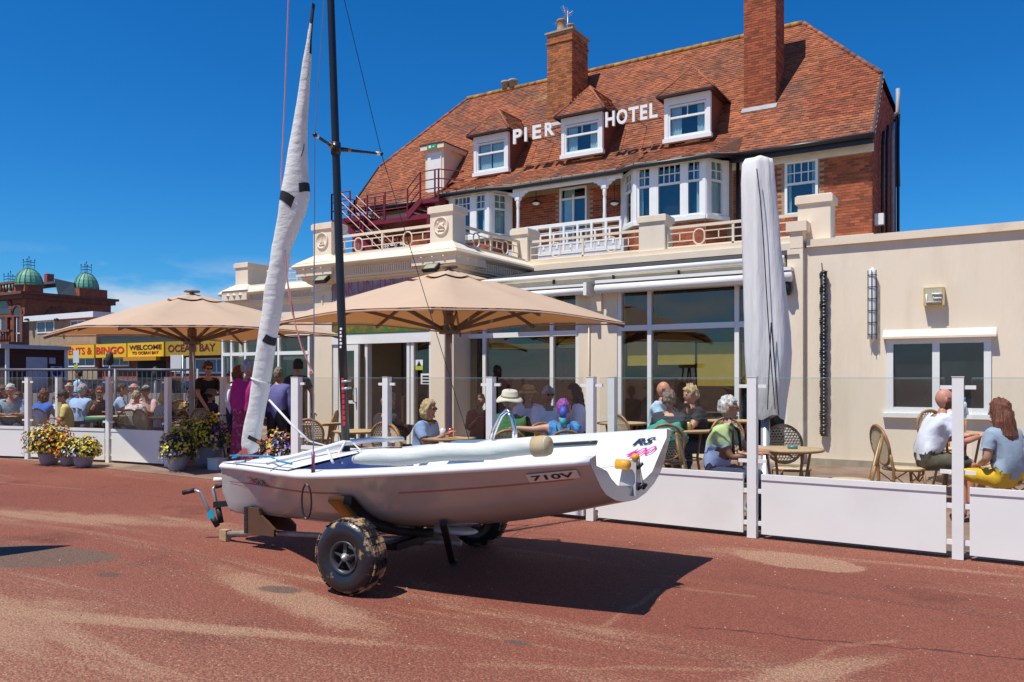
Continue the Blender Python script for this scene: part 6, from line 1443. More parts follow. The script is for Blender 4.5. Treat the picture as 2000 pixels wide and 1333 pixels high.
# tattoo sleeves on the bald man, turquoise tail of the purple haired woman
tp, xf_, J_, s_, H_ = sw
q = MB(); q.tube([H_(0, .09, .03), H_(0, .125, -.03), H_(0, .12, -.10)], [.03, .042, .035], 10, 0); q.tube([H_(0, .12, -.09), H_(0, .115, -.17), H_(0, .10, -.24)], [.034, .042, .012], 10, 1)
q.build('ponytail', [mat('hair_blue', (.02, .10, .55), .55, var=.3, vs=30), mat('hair_turquoise', (.03, .42, .50), .55, var=.3, vs=30)], tp.children[0])
q = MB()
for x in (-1, 1): q.tube([xf_((x*.085, -.03, .97)), xf_((x*.088, .02, 1.03)), xf_((x*.085, .10, .985)), xf_((x*.07, .145, .90))], .006, 5)
q.build('strap', BLACK, tp.children[0])
# beer, bottle, coat and small things on tables
c = CG(1880, 9.22, .76); t = thing('beer_glass', 'tall pint glass of golden beer on the right table', 'glass', c)
MB().lathe([(.032, 0), (.044, .17), (.046, .172)], c, 16).build('glass', glass('beer_glass_wall', (.9, .9, .88), .05), t); MB().lathe([(.028, .008), (.040, .145)], c, 16).build('beer', mat('beer', (.70, .30, .02), .1, var=.05), t); MB().lathe([(.040, .145), (.042, .165)], c, 16).build('foam', WHITE, t)
c = CG(1882, 14.1, .004); 
p = Vector((PX(1883, GY-.05), GY-.08, PZ(1883, 806, GY))); q = MB(); q.lathe([(.035, 0), (.035, .12), (.02, .15)], p, 12, 0); q.lathe([(.022, .15), (.022, .2), (.01, .21)], p, 12, 1); tag(q.build('spray_bottle', [mat('clear_plastic_bottle', (.55, .62, .66), .2), mat('blue_cap', (.02, .25, .42), .4)]), 'small plastic bottle with blue cap on the window sill', 'bottle')
c = CG(1548, 8.3, .76); q = MB(); q.lathe([(.05, 0), (.055, .03), (.045, .03)], c, 14); tag(q.build('ashtray', mat('ashtray_teal', (.05, .22, .22), .3)), 'teal ashtray on the table under the closed parasol', 'ashtray')
for (u, Z, cc, lab) in ((865, 9.85, (.75, .72, .70), 'white cup'), (880, 9.95, (.45, .04, .03), 'red cup'), (1150, 9.3, (.60, .22, .05), 'orange drink'), (1345, 10.2, (.5, .35, .1), 'half full glass'), (1050, 9.8, (.30, .12, .03), 'brown drink'), (40, 15.5, (.55, .25, .02), 'amber drink'), (215, 15.1, (.5, .4, .3), 'pale drink'), (445, 14.8, (.6, .6, .62), 'clear tumbler')):
    c = CG(u, Z, .76); q = MB(); q.lathe([(.028, 0), (.036, .11), (.03, .11)], c, 12); tag(q.build('drink_glass', mat('drink_'+lab.replace(' ', '_'), cc, .15)), lab+' standing on a bistro table '+('near the boat' if u in (865, 880) else 'in the terrace'), 'glass', 'drinks on the tables')
q = MB(); c = CG(208, 15.2, .765+.0); q.lathe([(.001, .0), (.36, .0), (.37, -.03), (.36, -.10)], c, 24); tag(q.build('green_table_cloth', mat('cloth_emerald', (.01, .16, .09), .8)), 'green cloth over a table behind the flower pots', 'tablecloth')
# teal coat over the chair back
c = CG(1297, 9.78, .0); m = MB(); rz = Matrix.Rotation(face_yaw(175), 3, 'Z')
def fn(d, q_):
    q_ = q_*(1+.10*math.sin(d.x*9)+.07*math.sin(d.z*13+d.x*6)+.05*math.sin(d.y*15)); 
    if d.z < -.1: q_.x *= 1.15
    return q_
m.ell(c+rz @ Vector((0, .235, .80)), (.255, .13, .17), 28, 18, 0, rz, fn); tag(m.build('coat', cloth('teal', (.03, .30, .22))), 'teal coat draped over the back of a rattan chair', 'coat')
# ------------------------------------------------------------------ sailing dinghy on its trolley
AX = (-.707, 6.32); AD = Vector((.888, -.459)).normalized(); BD = Vector((.459, .888)).normalized()
def B(a, b, z): X = AX[0]+AD.x*a+BD.x*b; Z = AX[1]+AD.y*a+BD.y*b; return CW(X, Z, z)
GEL = mat('pale_grey_gelcoat', (.38, .365, .35), .2, var=.04, vs=2, coat=.3, c2=(.33, .31, .295), cov=.36)
DECKM = mat('white_deck', (.72, .72, .71), .4, var=.04, vs=3, c2=(.62, .61, .59), cov=.35)
heel = .038
def lerp(x, pts):
    for (x0, y0), (x1, y1) in zip(pts, pts[1:]):
        if x <= x1: f = (x-x0)/(x1-x0); f = max(0, f); return y0+(y1-y0)*f
    return pts[-1][1]
def smooth(x, pts):
    n = len(pts); i = 0
    while i < n-2 and x > pts[i+1][0]: i += 1
    p0 = pts[max(i-1, 0)]; p1 = pts[i]; p2 = pts[i+1]; p3 = pts[min(i+2, n-1)]; t = (x-p1[0])/(p2[0]-p1[0]); t = max(0, min(1, t))
    m1 = (p2[1]-p0[1])/(p2[0]-p0[0])*(p2[0]-p1[0]); m2 = (p3[1]-p1[1])/(p3[0]-p1[0])*(p2[0]-p1[0])
    return (2*t**3-3*t**2+1)*p1[1]+(t**3-2*t**2+t)*m1+(-2*t**3+3*t**2)*p2[1]+(t**3-t**2)*m2
hb = lambda a: smooth(a, [(-2.2, .02), (-1.8, .18), (-1.3, .43), (-.8, .71), (-.45, .87), (0, .93), (.6, .94), (1.2, .91), (1.76, .86)])
sh = lambda a: smooth(a, [(-2.2, .70), (-1.3, .765), (-.5, .835), (.1, .89), (1.0, .975), (1.76, 1.05)])     # sheer on the centre plane
kl = lambda a: smooth(a, [(-2.2, .44), (-2.12, .29), (-1.6, .275), (-.8, .29), (.2, .35), (1.0, .47), (1.76, .655)])
def section(a, side):
    b = hb(a); zs = sh(a)+heel*b*side/.9; zk = kl(a); h = zs-zk; c1 = lerp(a, [(-2.2, .45), (-1.4, .62), (0, .74), (1.76, .78)]); f1 = lerp(a, [(-2.2, .40), (0, .42), (1.0, .45), (1.76, .46)])
    return [(b, zs), (b*.992, zs-.03), (b*c1, zk+h*f1), (b*c1*.86, zk+h*f1*.66), (b*c1*.62, zk+h*f1*.32), (b*c1*.32, zk+h*f1*.09), (0, zk)]
st_ = [-2.2+3.96*i/44 for i in range(45)]
m = MB(); vs = []
for a in st_:
    S1 = section(a, -1); S2 = section(a, 1)
    rake = 0
    row = [B(a+ (.0 if a > -2.1 else 0), -b, z) for b, z in S1]+[B(a, b, z) for b, z in S2[-2::-1]]; vs += row
k = 13; fs = [(i*k+j, i*k+j+1, (i+1)*k+j+1, (i+1)*k+j) for i in range(44) for j in range(k-1)]
fs.append(tuple(range(k-1, -1, -1)))
m.add(vs, fs, 0, True)
boat_o = B(0, 0, .35); boat = thing('sailing_dinghy', 'white sailing dinghy with furled jib and black mast on a beach trolley', 'boat', boat_o)
hull = m.build('hull', GEL, boat)
hull.modifiers.new('b', 'EDGE_SPLIT').split_angle = R(18); hull.modifiers['b'].name = 'crisp_chines'
wdf = lambda a, sd: .17 if sd < 0 and a < 1.3 else (.17-.07*(a-1.3)/.46 if sd < 0 else .05+.055*max(0, a-1.2)/.56)
# rubbing lip and side decks
DA = -.72    # aft end of the foredeck
m = MB()
for sd in (-1, 1):
    vs = []; w_ = []
    for a in st_:
        b = hb(a); z = sh(a)+heel*b*sd/.9; wd = min(b, wdf(a, sd)); cr = .035
        pts_ = [(b+.004, z-.035), (b+.022, z-.03), (b+.024, z-.004), (b+.006, z+.008), (b-wd*.5, z+.018), (b-wd, z+.016)]
        vs += [B(a, sd*max(q, .0), zz) for q, zz in pts_]
    k = 6; m.add(vs, [(i*k+j, i*k+j+1, (i+1)*k+j+1, (i+1)*k+j) for i in range(44) for j in range(k-1)]+[tuple(range(44*k, 44*k+k))], 0, True)
m.build('side_deck', DECKM, hull)
# foredeck
m = MB(); vs = []; nn_ = 14
sa = [a for a in st_ if a < DA]+[DA]
for a in sa:
    b = hb(a)
    for j in range(nn_+1):
        t = -1+2*j/nn_; z = sh(a)+heel*b*t/.9+.022+.055*(1-t*t)*min(1, b/.5); vs.append(B(a+ (.16*(1-t*t) if a == DA else 0), t*(b-.01), z))
k = nn_+1; m.add(vs, [(i*k+j, i*k+j+1, (i+1)*k+j+1, (i+1)*k+j) for i in range(len(sa)-1) for j in range(k-1)], 0, True); m.build('foredeck', DECKM, hull)
# raised coaming curving from the foredeck to the mast
m = MB(); m.tube([B(-1.05, -.62, .83), B(-.86, -.30, .90), B(-.76, -.05, .955), B(-.70, .25, .965), B(-.62, .6, .95)], [.022, .03, .035, .035, .03], 8, flat=.7); m.build('coaming', DECKM, hull)
m = MB(); m.add([B(DA+.02, -.48, .58), B(DA+.17, -.1, .46), B(DA+.17, .1, .46), B(DA+.02, .48, .58), B(DA+.02, .70, .83), B(DA+.17, .1, .89), B(DA+.17, -.1, .88), B(DA+.02, -.62, .80)], [(0,1,6,7),(1,2,5,6),(2,3,4,5)]); m.build('cockpit_bulkhead', mat('blue_bulkhead', (.02, .07, .30), .5), hull)
# cockpit liner and open transom
m = MB(); sa = [DA+.02+(1.76-DA-.02)*i/24 for i in range(25)]; vs = []
def liner(a, side):
    b = hb(a); zs = sh(a)+heel*b*side/.9; zk = kl(a)+.055; fade = lerp(a, [(DA, .0), (.4, .12), (1.76, .0)]); wd = wdf(a, side); ins = .05*max(0, (a-1.2)/.56)
    h = zs-zk
    zf = zk+lerp(a, [(DA, .14), (1.0, .12), (1.55, .03), (1.76, 0)])
    base_ = [(b-wd, zs+.016), (b-wd-.012, zs-.05), (b*.80-(.03 if side > 0 else .07)-ins, zk+h*.62+ins*.3), (b*.66-.03-ins, zk+h*.38+ins*.6), (b*.50-.02-ins*.7, zf+h*.16+ins*.8), (b*.26, zf+.03+ins*.8), (0, zf+ins*.8)]
    return base_
for a in sa:
    vs += [B(a, -b, z) for b, z in liner(a, -1)]+[B(a, b, z) for b, z in liner(a, 1)[-2::-1]]
k = 13; m.add(vs, [(i*k+j, (i+1)*k+j, (i+1)*k+j+1, i*k+j+1) for i in range(24) for j in range(k-1)], 0, True); m.build('cockpit_liner', DECKM, hull)
m = MB()
for sd in (-1, 1):
    S1 = section(1.76, sd); L1_ = liner(1.76, sd); o_ = [B(1.762, sd*b, z) for b, z in S1]; i_ = [B(1.762, sd*b, z) for b, z in L1_]
    m.add(o_+i_, [(j, j+1, 8+j, 7+j) for j in range(6)], 0)
m.build('transom_lip', GEL, hull)
# rudder post bracket, fittings, float
m = MB(); m.add([B(1.68, -.025, .93), B(1.68, .025, .93), B(1.66, .13, .70), B(1.66, -.10, .70), B(1.77, -.022, .93), B(1.77, .03, .93), B(1.785, .15, .69), B(1.785, -.08, .69)], [(0,3,7,4),(1,5,6,2),(4,7,6,5),(0,4,5,1)]); m.build('rudder_bracket', GEL, hull)
m = MB()
for (a, b, z, w_) in ((1.79, .0, .89, .022), (1.79, .02, .755, .028), (1.80, -.02, .75, .024), (1.79, .09, .735, .026)): c = B(a, b, z); m.ell(c, (w_*.5, w_*.5, w_*.7), 8, 6); m.tube([c+Vector((-.02, 0, -.02)), c+Vector((.02, 0, .02))], .012, 6)
m.bar(B(1.2, -.30, .86), B(1.36, -.24, .86), .035, .02); m.build('rudder_fitting', BLACK, hull)
m = MB(); m.tube([B(1.30, -.34, .84), B(1.68, -.10, .90)], .004, 5); m.tube([B(1.785, 0, .95), B(1.80, .02, .74)], .004, 5); m.build('rope', mat('pale_rope', (.6, .58, .5), .8), boat)
YF = mat('amber_float', (.72, .33, .02), .5, var=.15, vs=20)
m = MB(); m.lathe([(.015, -.055), (.036, -.05), (.036, .035), (.022, .05)], B(1.70, -.09, .905), 10, ax='x'); m.ell(B(1.76, -.01, .95), (.030, .030, .027), 10, 8); m.build('float', YF, boat)
# black non-slip bar on the far inner side, chrome hoop
m = MB(); pa_ = [];
for i in range(9): a = .60+.55*i/8; b = hb(a); pa_.append(B(a, b-.055-.03, sh(a)+heel*b/.9-.055))
m.tube(pa_, .028, 8, flat=.5); m.build('toe_rail', BLACK, hull)
m = MB(); m.tube([B(.1+.0, .93, .95), B(.13, .93, 1.05), B(.20, .93, 1.17), B(.26, .93, 1.22), B(.31, .93, 1.18), B(.33, .93, 1.05), B(.33, .93, .96)], .014, 8); m.tube([B(.15, .88, .95), B(.19, .88, 1.06), B(.24, .88, 1.16), B(.29, .88, 1.20), B(.35, .88, 1.14), B(.38, .88, 1.02), B(.38, .88, .96)], .014, 8); m.build('grab_hoop', CHROME, hull)
# red stripes following the side, lettering
RED = mat('red_pinstripe', (.42, .10, .08), .5)
def side_pt(a, f, off=.004):
    b = hb(a); S1 = section(a, -1); p, q = S1[1], S1[2]; dx, dz = p[0]-q[0], p[1]-q[1]; L_ = math.hypot(dx, dz); return B(a, -(p[0]+(q[0]-p[0])*f)-off*dz/L_, p[1]+(q[1]-p[1])*f-off*dx/L_)
m = MB()
for a0, a1, f0, f1 in ((-2.05, -.18, .50, .46), (.35, 1.62, .50, .52)):
    n_ = 20; vs = []
    for i in range(n_+1): a = a0+(a1-a0)*i/n_; f = f0+(f1-f0)*i/n_; vs += [side_pt(a, f-.016), side_pt(a, f+.016)]
    m.add(vs, [(2*i, 2*i+2, 2*i+3, 2*i+1) for i in range(n_)])
m.build('pinstripe', RED, hull)
def side_text(txt, a, f, L_, h, m_, off=.006, name='lettering', shear=0, toff=0):
    o = side_pt(a, f, off); e = side_pt(a+L_, f, off); top = side_pt(a, f-.2, off); u_ = (e-o).normalized(); up = (top-o); up = (up-u_*up.dot(u_)).normalized(); q = MB(); put_text(q, txt, o, u_, up, L_, h, .002, 0, toff, shear); return q.build(name, m_, hull)
side_text('3', -1.66, .44, .12, .055, RED, .008, toff=-.01)
for i_, ch_ in enumerate('GUL'): side_text(ch_, -1.52+.095*i_, .44, .08, .055, mat('dark_print', (.03, .03, .035), .5), .008, toff=.015)
o = side_pt(1.34, .44, .010); e = side_pt(1.68, .44, .010); top = side_pt(1.34, .05, .010); u_ = (e-o).normalized(); up = (top-o); up = (up-u_*up.dot(u_)).normalized(); q = MB(); nrm = u_.cross(up)
q.prism([(0, 0), (.335, 0), (.335, .075), (0, .075)], o, u_, up, nrm*.003); st = q.build('sticker', mat('sticker_white', (.62, .60, .56), .5), hull)
q = MB(); put_text(q, '710V', o+nrm*.0045+u_*.03+up*.015, u_, up, .275, .046, .002, 0, .02); q.build('sticker_lettering', BLACK, st)
# RS 400 on the far inner topside (lettering stands on the cockpit wall)
def in_pt(a, f):
    L_ = liner(a, 1); p, q = L_[1], L_[2]; return B(a, (p[0]+(q[0]-p[0])*f)-.016, p[1]+(q[1]-p[1])*f)
def far_text(txt, a, f, L_, h, m_, shear=.3, toff=0):
    o = in_pt(a, f); e = in_pt(a+L_, f); top = in_pt(a, f-.3); u_ = (e-o).normalized(); up = (top-o); up = (up-u_*up.dot(u_)).normalized(); q = MB(); put_text(q, txt, o-u_.cross(up)*-.002, u_, up, L_, h, .002, 0, toff, shear); return q.build('lettering', m_, hull)
far_text('RS', 1.49, .46, .19, .080, mat('navy_print', (.01, .02, .05), .4), .3, .035); far_text('400', 1.47, 1.30, .26, .088, mat('magenta_print', (.70, .02, .25), .4), .45, .002)
# mast, spreaders, rigging
mast0 = B(-.758, 0, .62)
def MP(z): # mast leans: fitted to the view, 4.66 m up
    t = (z-.62)/(4.66-.62); p = C3(646, 0, 6.62); return mast0+(p-mast0)*t
CARB = mat('carbon_black', (.014, .014, .017), .32, var=.2, vs=4)
m = MB(); m.tube([MP(z) for z in (.62, 2, 3.2, 4.6, 5.8, 6.9)], [.036, .036, .034, .031, .027, .022], 12); mast = m.build('mast', CARB, boat)
m = MB(); hubp = MP(3.42)
tipN = C3(615, 264, 6.10); tipF = C3(745, 301, 7.05)
for tp_ in (tipN, tipF): m.tube([hubp, tp_], [.014, .011], 8, 0); m.tube([hubp+(tp_-hubp)*.08, hubp+(tp_-hubp)*.22], .019, 8, 0); m.ell(tp_, (.018, .018, .018), 8, 6, 0)
m.tube([hubp-Vector((0,0,.05)), hubp+Vector((0,0,.05))], .042, 12, 0)
for tp_ in (tipN, tipF): m.tube([hubp+(tp_-hubp)*.24, hubp+(tp_-hubp)*.30], .018, 8, 1); m.tube([hubp+(tp_-hubp)*.88, hubp+(tp_-hubp)*.95], .016, 8, 2)
m.build('spreader', [CARB, mat('amber_tape', (.45, .22, .03), .6), WHITE], mast)
m = MB()
for k in range(9): z = 1.12+k*.045; p = MP(z); d_ = Vector((sT, -cT, 0)); c_ = p+d_*.036; m.box(c_.x-.012, c_.x+.012, c_.y-.004, c_.y+.004, z-.018, z+.018, 0)
m.build('red_marks', mat('red_tape', (.55, .02, .03), .5), mast)
m = MB(); p = MP(1.92)+Vector((sT, -cT, 0))*.037; [m.box(p.x-.012, p.x+.012-.006*(k % 2), p.y-.002, p.y+.002, p.z-.03*k-.018, p.z-.03*k) for k in range(6)]; m.build('worn_mast_marks', WHITE, mast)
m = MB()
for z in (1.47, 1.41): p = MP(z); m.tube([p+Vector((cT, sT, 0))*-.01+Vector((sT, -cT, 0))*.045, p+Vector((cT, sT, 0))*.07+Vector((sT, -cT, 0))*.03+Vector((0,0,.01))], .010, 6)
m.build('gooseneck', ALU, mast)
WIRE = mat('steel_wire', (.35, .35, .36), .3, .8); BWIRE = mat('dark_wire_stay', (.02, .02, .025), .5)
m = MB(); chN = B(-.35, -.88, .84); m.tube([MP(5.2), tipN], .0045, 5); m.tube([tipN, chN], .0045, 5); m.build('shroud', WIRE, boat)
m = MB(); chF = B(-.1, .90, .93); m.tube([MP(5.2), tipF], .0035, 5); m.tube([tipF, chF], .0035, 5); m.build('shroud', BWIRE, boat)
m = MB(); pk = chN; m.tube([pk, pk+Vector((0,0,.13))], .012, 7, 0); m.bar(pk+Vector((0,0,-.03)), pk+Vector((0,0,.03)), .02, .02, 1); m.build('shroud_adjuster', [mat('purple_fitting', (.25, .05, .15), .4), BLACK], boat)
ROPER = mat('red_white_rope', (.55, .22, .20), .8)
m = MB(); L1 = [(565, -40, 6.9), (556, 200, 6.9), (549, 350, 6.9), (554, 450, 6.9), (560, 540, 6.9), (578, 640, 6.85), (605, 718, 6.8)]
m.tube([C3(*q) for q in L1], .006, 5); m.tube([C3(*q) for q in ((560, 540, 6.86), (568, 600, 6.85), (589, 680, 6.8), (608, 722, 6.8))], .006, 5); m.tube([C3(607, 722, 6.8), C3(612, 729, 6.78), C3(604, 731, 6.78), C3(607, 722, 6.8)], .008, 5); m.build('halyard', ROPER, boat)
m = MB(); m.tube([C3(526, 782, 6.9), C3(568, 828, 6.7), C3(604, 862, 6.5)], .010, 6); m.tube([C3(604, 862, 6.5), C3(640, 872, 6.55), C3(690, 868, 6.6)], .007, 6); m.build('jib_sheet', mat('white_rope', (.62, .61, .60), .8), boat)
m = MB(); m.tube([C3(668, 905, 6.35), C3(662, 885, 6.5), C3(675, 862, 6.6)], .009, 6); m.tube([C3(640, 880, 6.4), C3(650, 904, 6.2)], .012, 6); m.tube([C3(690, 866, 6.6), C3(704, 880, 6.4), C3(704, 892, 6.2)], .007, 6); m.build('mast_foot_rope', mat('white_rope', (.62, .61, .60), .8), boat)
m = MB(); m.tube([B(-2.0, -.1, .80), B(-1.6, -.25, .83), B(-1.2, -.42, .855), B(-.95, -.60, .85), B(-.7, -.72, .85)], .008, 6)
for k in range(6): m.tube([B(-2.02+.03*k, -.05-.03*k, .79), B(-1.98+.03*k, .04-.03*k, .82), B(-1.93+.03*k, -.02-.03*k, .80)], .008, 5)
m.build('blue_line', mat('blue_rope', (.02, .25, .38), .7), boat)
# furled jib
JIB = mat('white_sailcloth', (.74, .75, .71), .75, var=.07, vs=3, bump=1.0, bs=9, stretch=(1, 1, 2.2), trans=.12, c2=(.66, .67, .62), cov=.4)
pf = [(8, 610, 616), (40, 605, 612), (80, 599, 609), (120, 591, 608), (160, 585, 606), (200, 580, 603), (250, 571, 601), (300, 562, 600), (345, 554, 603), (380, 548, 605), (420, 543, 597), (470, 535, 576), (488, 530, 568), (513, 527, 567), (560, 517, 556), (615, 511, 550), (655, 505, 542), (700, 498, 536), (735, 493, 530), (742, 493, 527), (755, 490, 528), (792, 485, 520), (830, 477, 513), (867, 471, 508), (884, 473, 504)]
def jibrow(v):
    i = 0
    while i < len(pf)-2 and v > pf[i+1][0]: i += 1
    t = (v-pf[i][0])/(pf[i+1][0]-pf[i][0]); return pf[i][1]+(pf[i+1][1]-pf[i][1])*t, pf[i][2]+(pf[i+1][2]-pf[i][2])*t
rows = [8+876*k/70 for k in range(71)]; n = 26; vs = []; mids = []
for v in rows:
    ul, ur = jibrow(v); Z = 6.70+.45*(v-8)/876; rx = (ur-ul)/2/FOC*Z; uc = (ul+ur)/2; tw = v*.006
    for j in range(n):
        a = 2*math.pi*j/n; w_ = 1-.10*abs(math.sin((a+tw)*1.5))-.03*math.sin(v*.045+a*3)+.02*math.sin(v*.11+a*2); vs.append(CW((uc-1000)/FOC*Z+rx*math.cos(a)*(1+.02*math.sin(v*.07)), Z+rx*.75*math.sin(a)*w_, EYE-(v-HZ)/FOC*Z+.01*math.sin(a*2+v*.03)))
m = MB(); R_ = len(rows)
for i in range(R_-1):
    for j in range(n):
        a = 2*math.pi*(j+.5)/n; v = rows[i]; blk = v < 58+20*math.sin(a) or (v < 96 and math.cos(a) > .55)
        m.add([], [], 0); m.f.append((i*n+j, i*n+(j+1) % n, (i+1)*n+(j+1) % n, (i+1)*n+j)); m.m.append(1 if blk else 0); m.s.append(True)
m.v = [tuple(p) for p in vs]; m.f += [tuple(range(n)), tuple((R_-1)*n+j for j in range(n))]; m.m += [1, 0]; m.s += [False, False]
BSP = mat('black_sail_patch', (.015, .015, .017), .7); jib = m.build('furled_jib', [JIB, BSP], boat)
def sail_patch(c4):
    q = MB(); vs = []; N_ = 10
    for i in range(N_+1):
        for j in range(N_+1):
            f, g = i/N_, j/N_; x = (c4[0][0]*(1-f)+c4[1][0]*f)*(1-g)+(c4[3][0]*(1-f)+c4[2][0]*f)*g; v = (c4[0][1]*(1-f)+c4[1][1]*f)*(1-g)+(c4[3][1]*(1-f)+c4[2][1]*f)*g
            ul, ur = jibrow(v); Z = 6.70+.45*(v-8)/876; rx = (ur-ul)/2/FOC*Z; uc = (ul+ur)/2; a = -math.acos(max(-1, min(1, x))); w_ = 1-.10*abs(math.sin((a+v*.006)*1.5))-.03*math.sin(v*.045+a*3)+.02*math.sin(v*.11+a*2)
            vs.append(CW((uc-1000)/FOC*Z+(rx*(1+.02*math.sin(v*.07))+.004)*math.cos(a), Z+(rx*.75*w_+.004)*math.sin(a), EYE-(v-HZ)/FOC*Z+.01*math.sin(a*2+v*.03)))
    q.add(vs, [(i*(N_+1)+j, i*(N_+1)+j+1, (i+1)*(N_+1)+j+1, (i+1)*(N_+1)+j) for i in range(N_) for j in range(N_)], 0, True); return q.build('sail_patch', BSP, jib)
sail_patch([(.38, 364), (1, 357), (1, 373), (.42, 381)]); sail_patch([(-1, 372), (.22, 391), (.05, 411), (-1, 390)]); sail_patch([(.02, 652), (.98, 662), (.98, 678), (-.30, 666)])
m = MB()
for v, rr_ in ((745, .07),):
    ul, ur = jibrow(v); Z = 7.08; rx = (ur-ul)/2/FOC*Z+.004; uc = (ul+ur)/2; m.tube([CW((uc-1000)/FOC*Z+rx*math.cos(a), Z+rx*.8*math.sin(a), EYE-(v-HZ+6*math.cos(a))/FOC*Z) for a in [2*math.pi*j/20 for j in range(20)]], .008, 5, closed=True)
m.build('sail_tie', mat('white_rope', (.62, .61, .60), .8), jib)
m = MB(); m.tube([C3(594, 282, 6.70), C3(593, 292, 6.69), C3(588, 306, 6.69)], .005, 4); m.build('tell_tale', BLACK, jib)
m = MB(); q0 = C3(483, 857, 7.02); q1 = C3(511, 871, 7.02); u_ = (q1-q0).normalized(); up = Vector((0,0,1)); up = (up-u_*up.dot(u_)).normalized(); nrm = u_.cross(up)
m.prism([(0, 0), (.14, 0), (.14, .035), (0, .035)], q0, u_, up, nrm*.002, 0); m.prism([(.085, .008), (.132, .008), (.132, .027), (.085, .027)], q0+nrm*.0025, u_, up, nrm*.001, 1); m.build('sail_maker_label', [BLACK, mat('label_red', (.45, .1, .03), .6)], jib)
m = MB()
for k in range(5): m.tube([C3(468+3*k, 884-2*k, 7.1), C3(466+4*k, 892, 7.05), C3(472+3*k, 886+k, 7.05)], .008, 5)
m.build('tack_lashing', mat('red_line', (.35, .05, .04), .8), jib)
# rolled mainsail in its bag laid along the near side
m = MB(); p0 = B(-.62, -.62, .835); p1 = B(.74+.25, -.50, .985+.055)
p0 = C3(692, 898, 6.05); p1 = C3(1070, 871, 5.22); n_ = 12; pts_ = [p0+(p1-p0)*(i/n_)+Vector((0,0,.008*math.sin(i*1.3))) for i in range(n_+1)]; rr_ = [.030, .056]+[.062+.003*math.sin(i*2) for i in range(n_-1)]
m.tube(pts_, rr_, 16); m.build('sail_roll', mat('sail_bag_cloth', (.60, .62, .56), .8, var=.07, vs=4, bump=.4, bs=10, stretch=(.6, .6, 3)), boat)
m = MB(); d_ = (p1-p0).normalized(); m.tube([p1-d_*.10, p1-d_*.02, p1+d_*.012], [.069, .070, .060], 16); cp_ = m.build('roll_end_cap', mat('tan_cap', (.45, .34, .19), .8, var=.1, vs=8), boat)
m = MB(); m.bar(p1+d_*.014+Vector((0,0,.03)), p1+d_*.014+Vector((-.02,0,-.03)), .006); m.build('cap_string', mat('orange_string', (.5, .12, .03), .7), cp_)
m = MB(); m.add([B(-.30, .60, .91), B(.08, .60, .93), B(.12, .86, .955), B(-.18, .86, .94)], [(0,1,2,3)]); m.build('grip_patch', mat('blue_grey_grip', (.10, .17, .24), .8), hull)
# black painter loop hanging on the near side
m = MB(); cL = side_pt(-.42, .1, .02); pts_ = []
for j in range(16): a = 2*math.pi*j/16; pts_.append(cL+Vector((AD.x*cT-AD.y*sT, AD.x*sT+AD.y*cT, 0))*.045*math.sin(a)+Vector((.01, -.02, -.125-.125*math.cos(a+math.pi))))
m.tube(pts_, .007, 5, closed=True); m.build('painter_loop', BLACK, boat)
# centreboard case strip under the hull
m = MB(); m.ell(B(.30, -.05, .33), (.24, .10, .035), 14, 6); m.build('keel_pad', DECKM, hull)
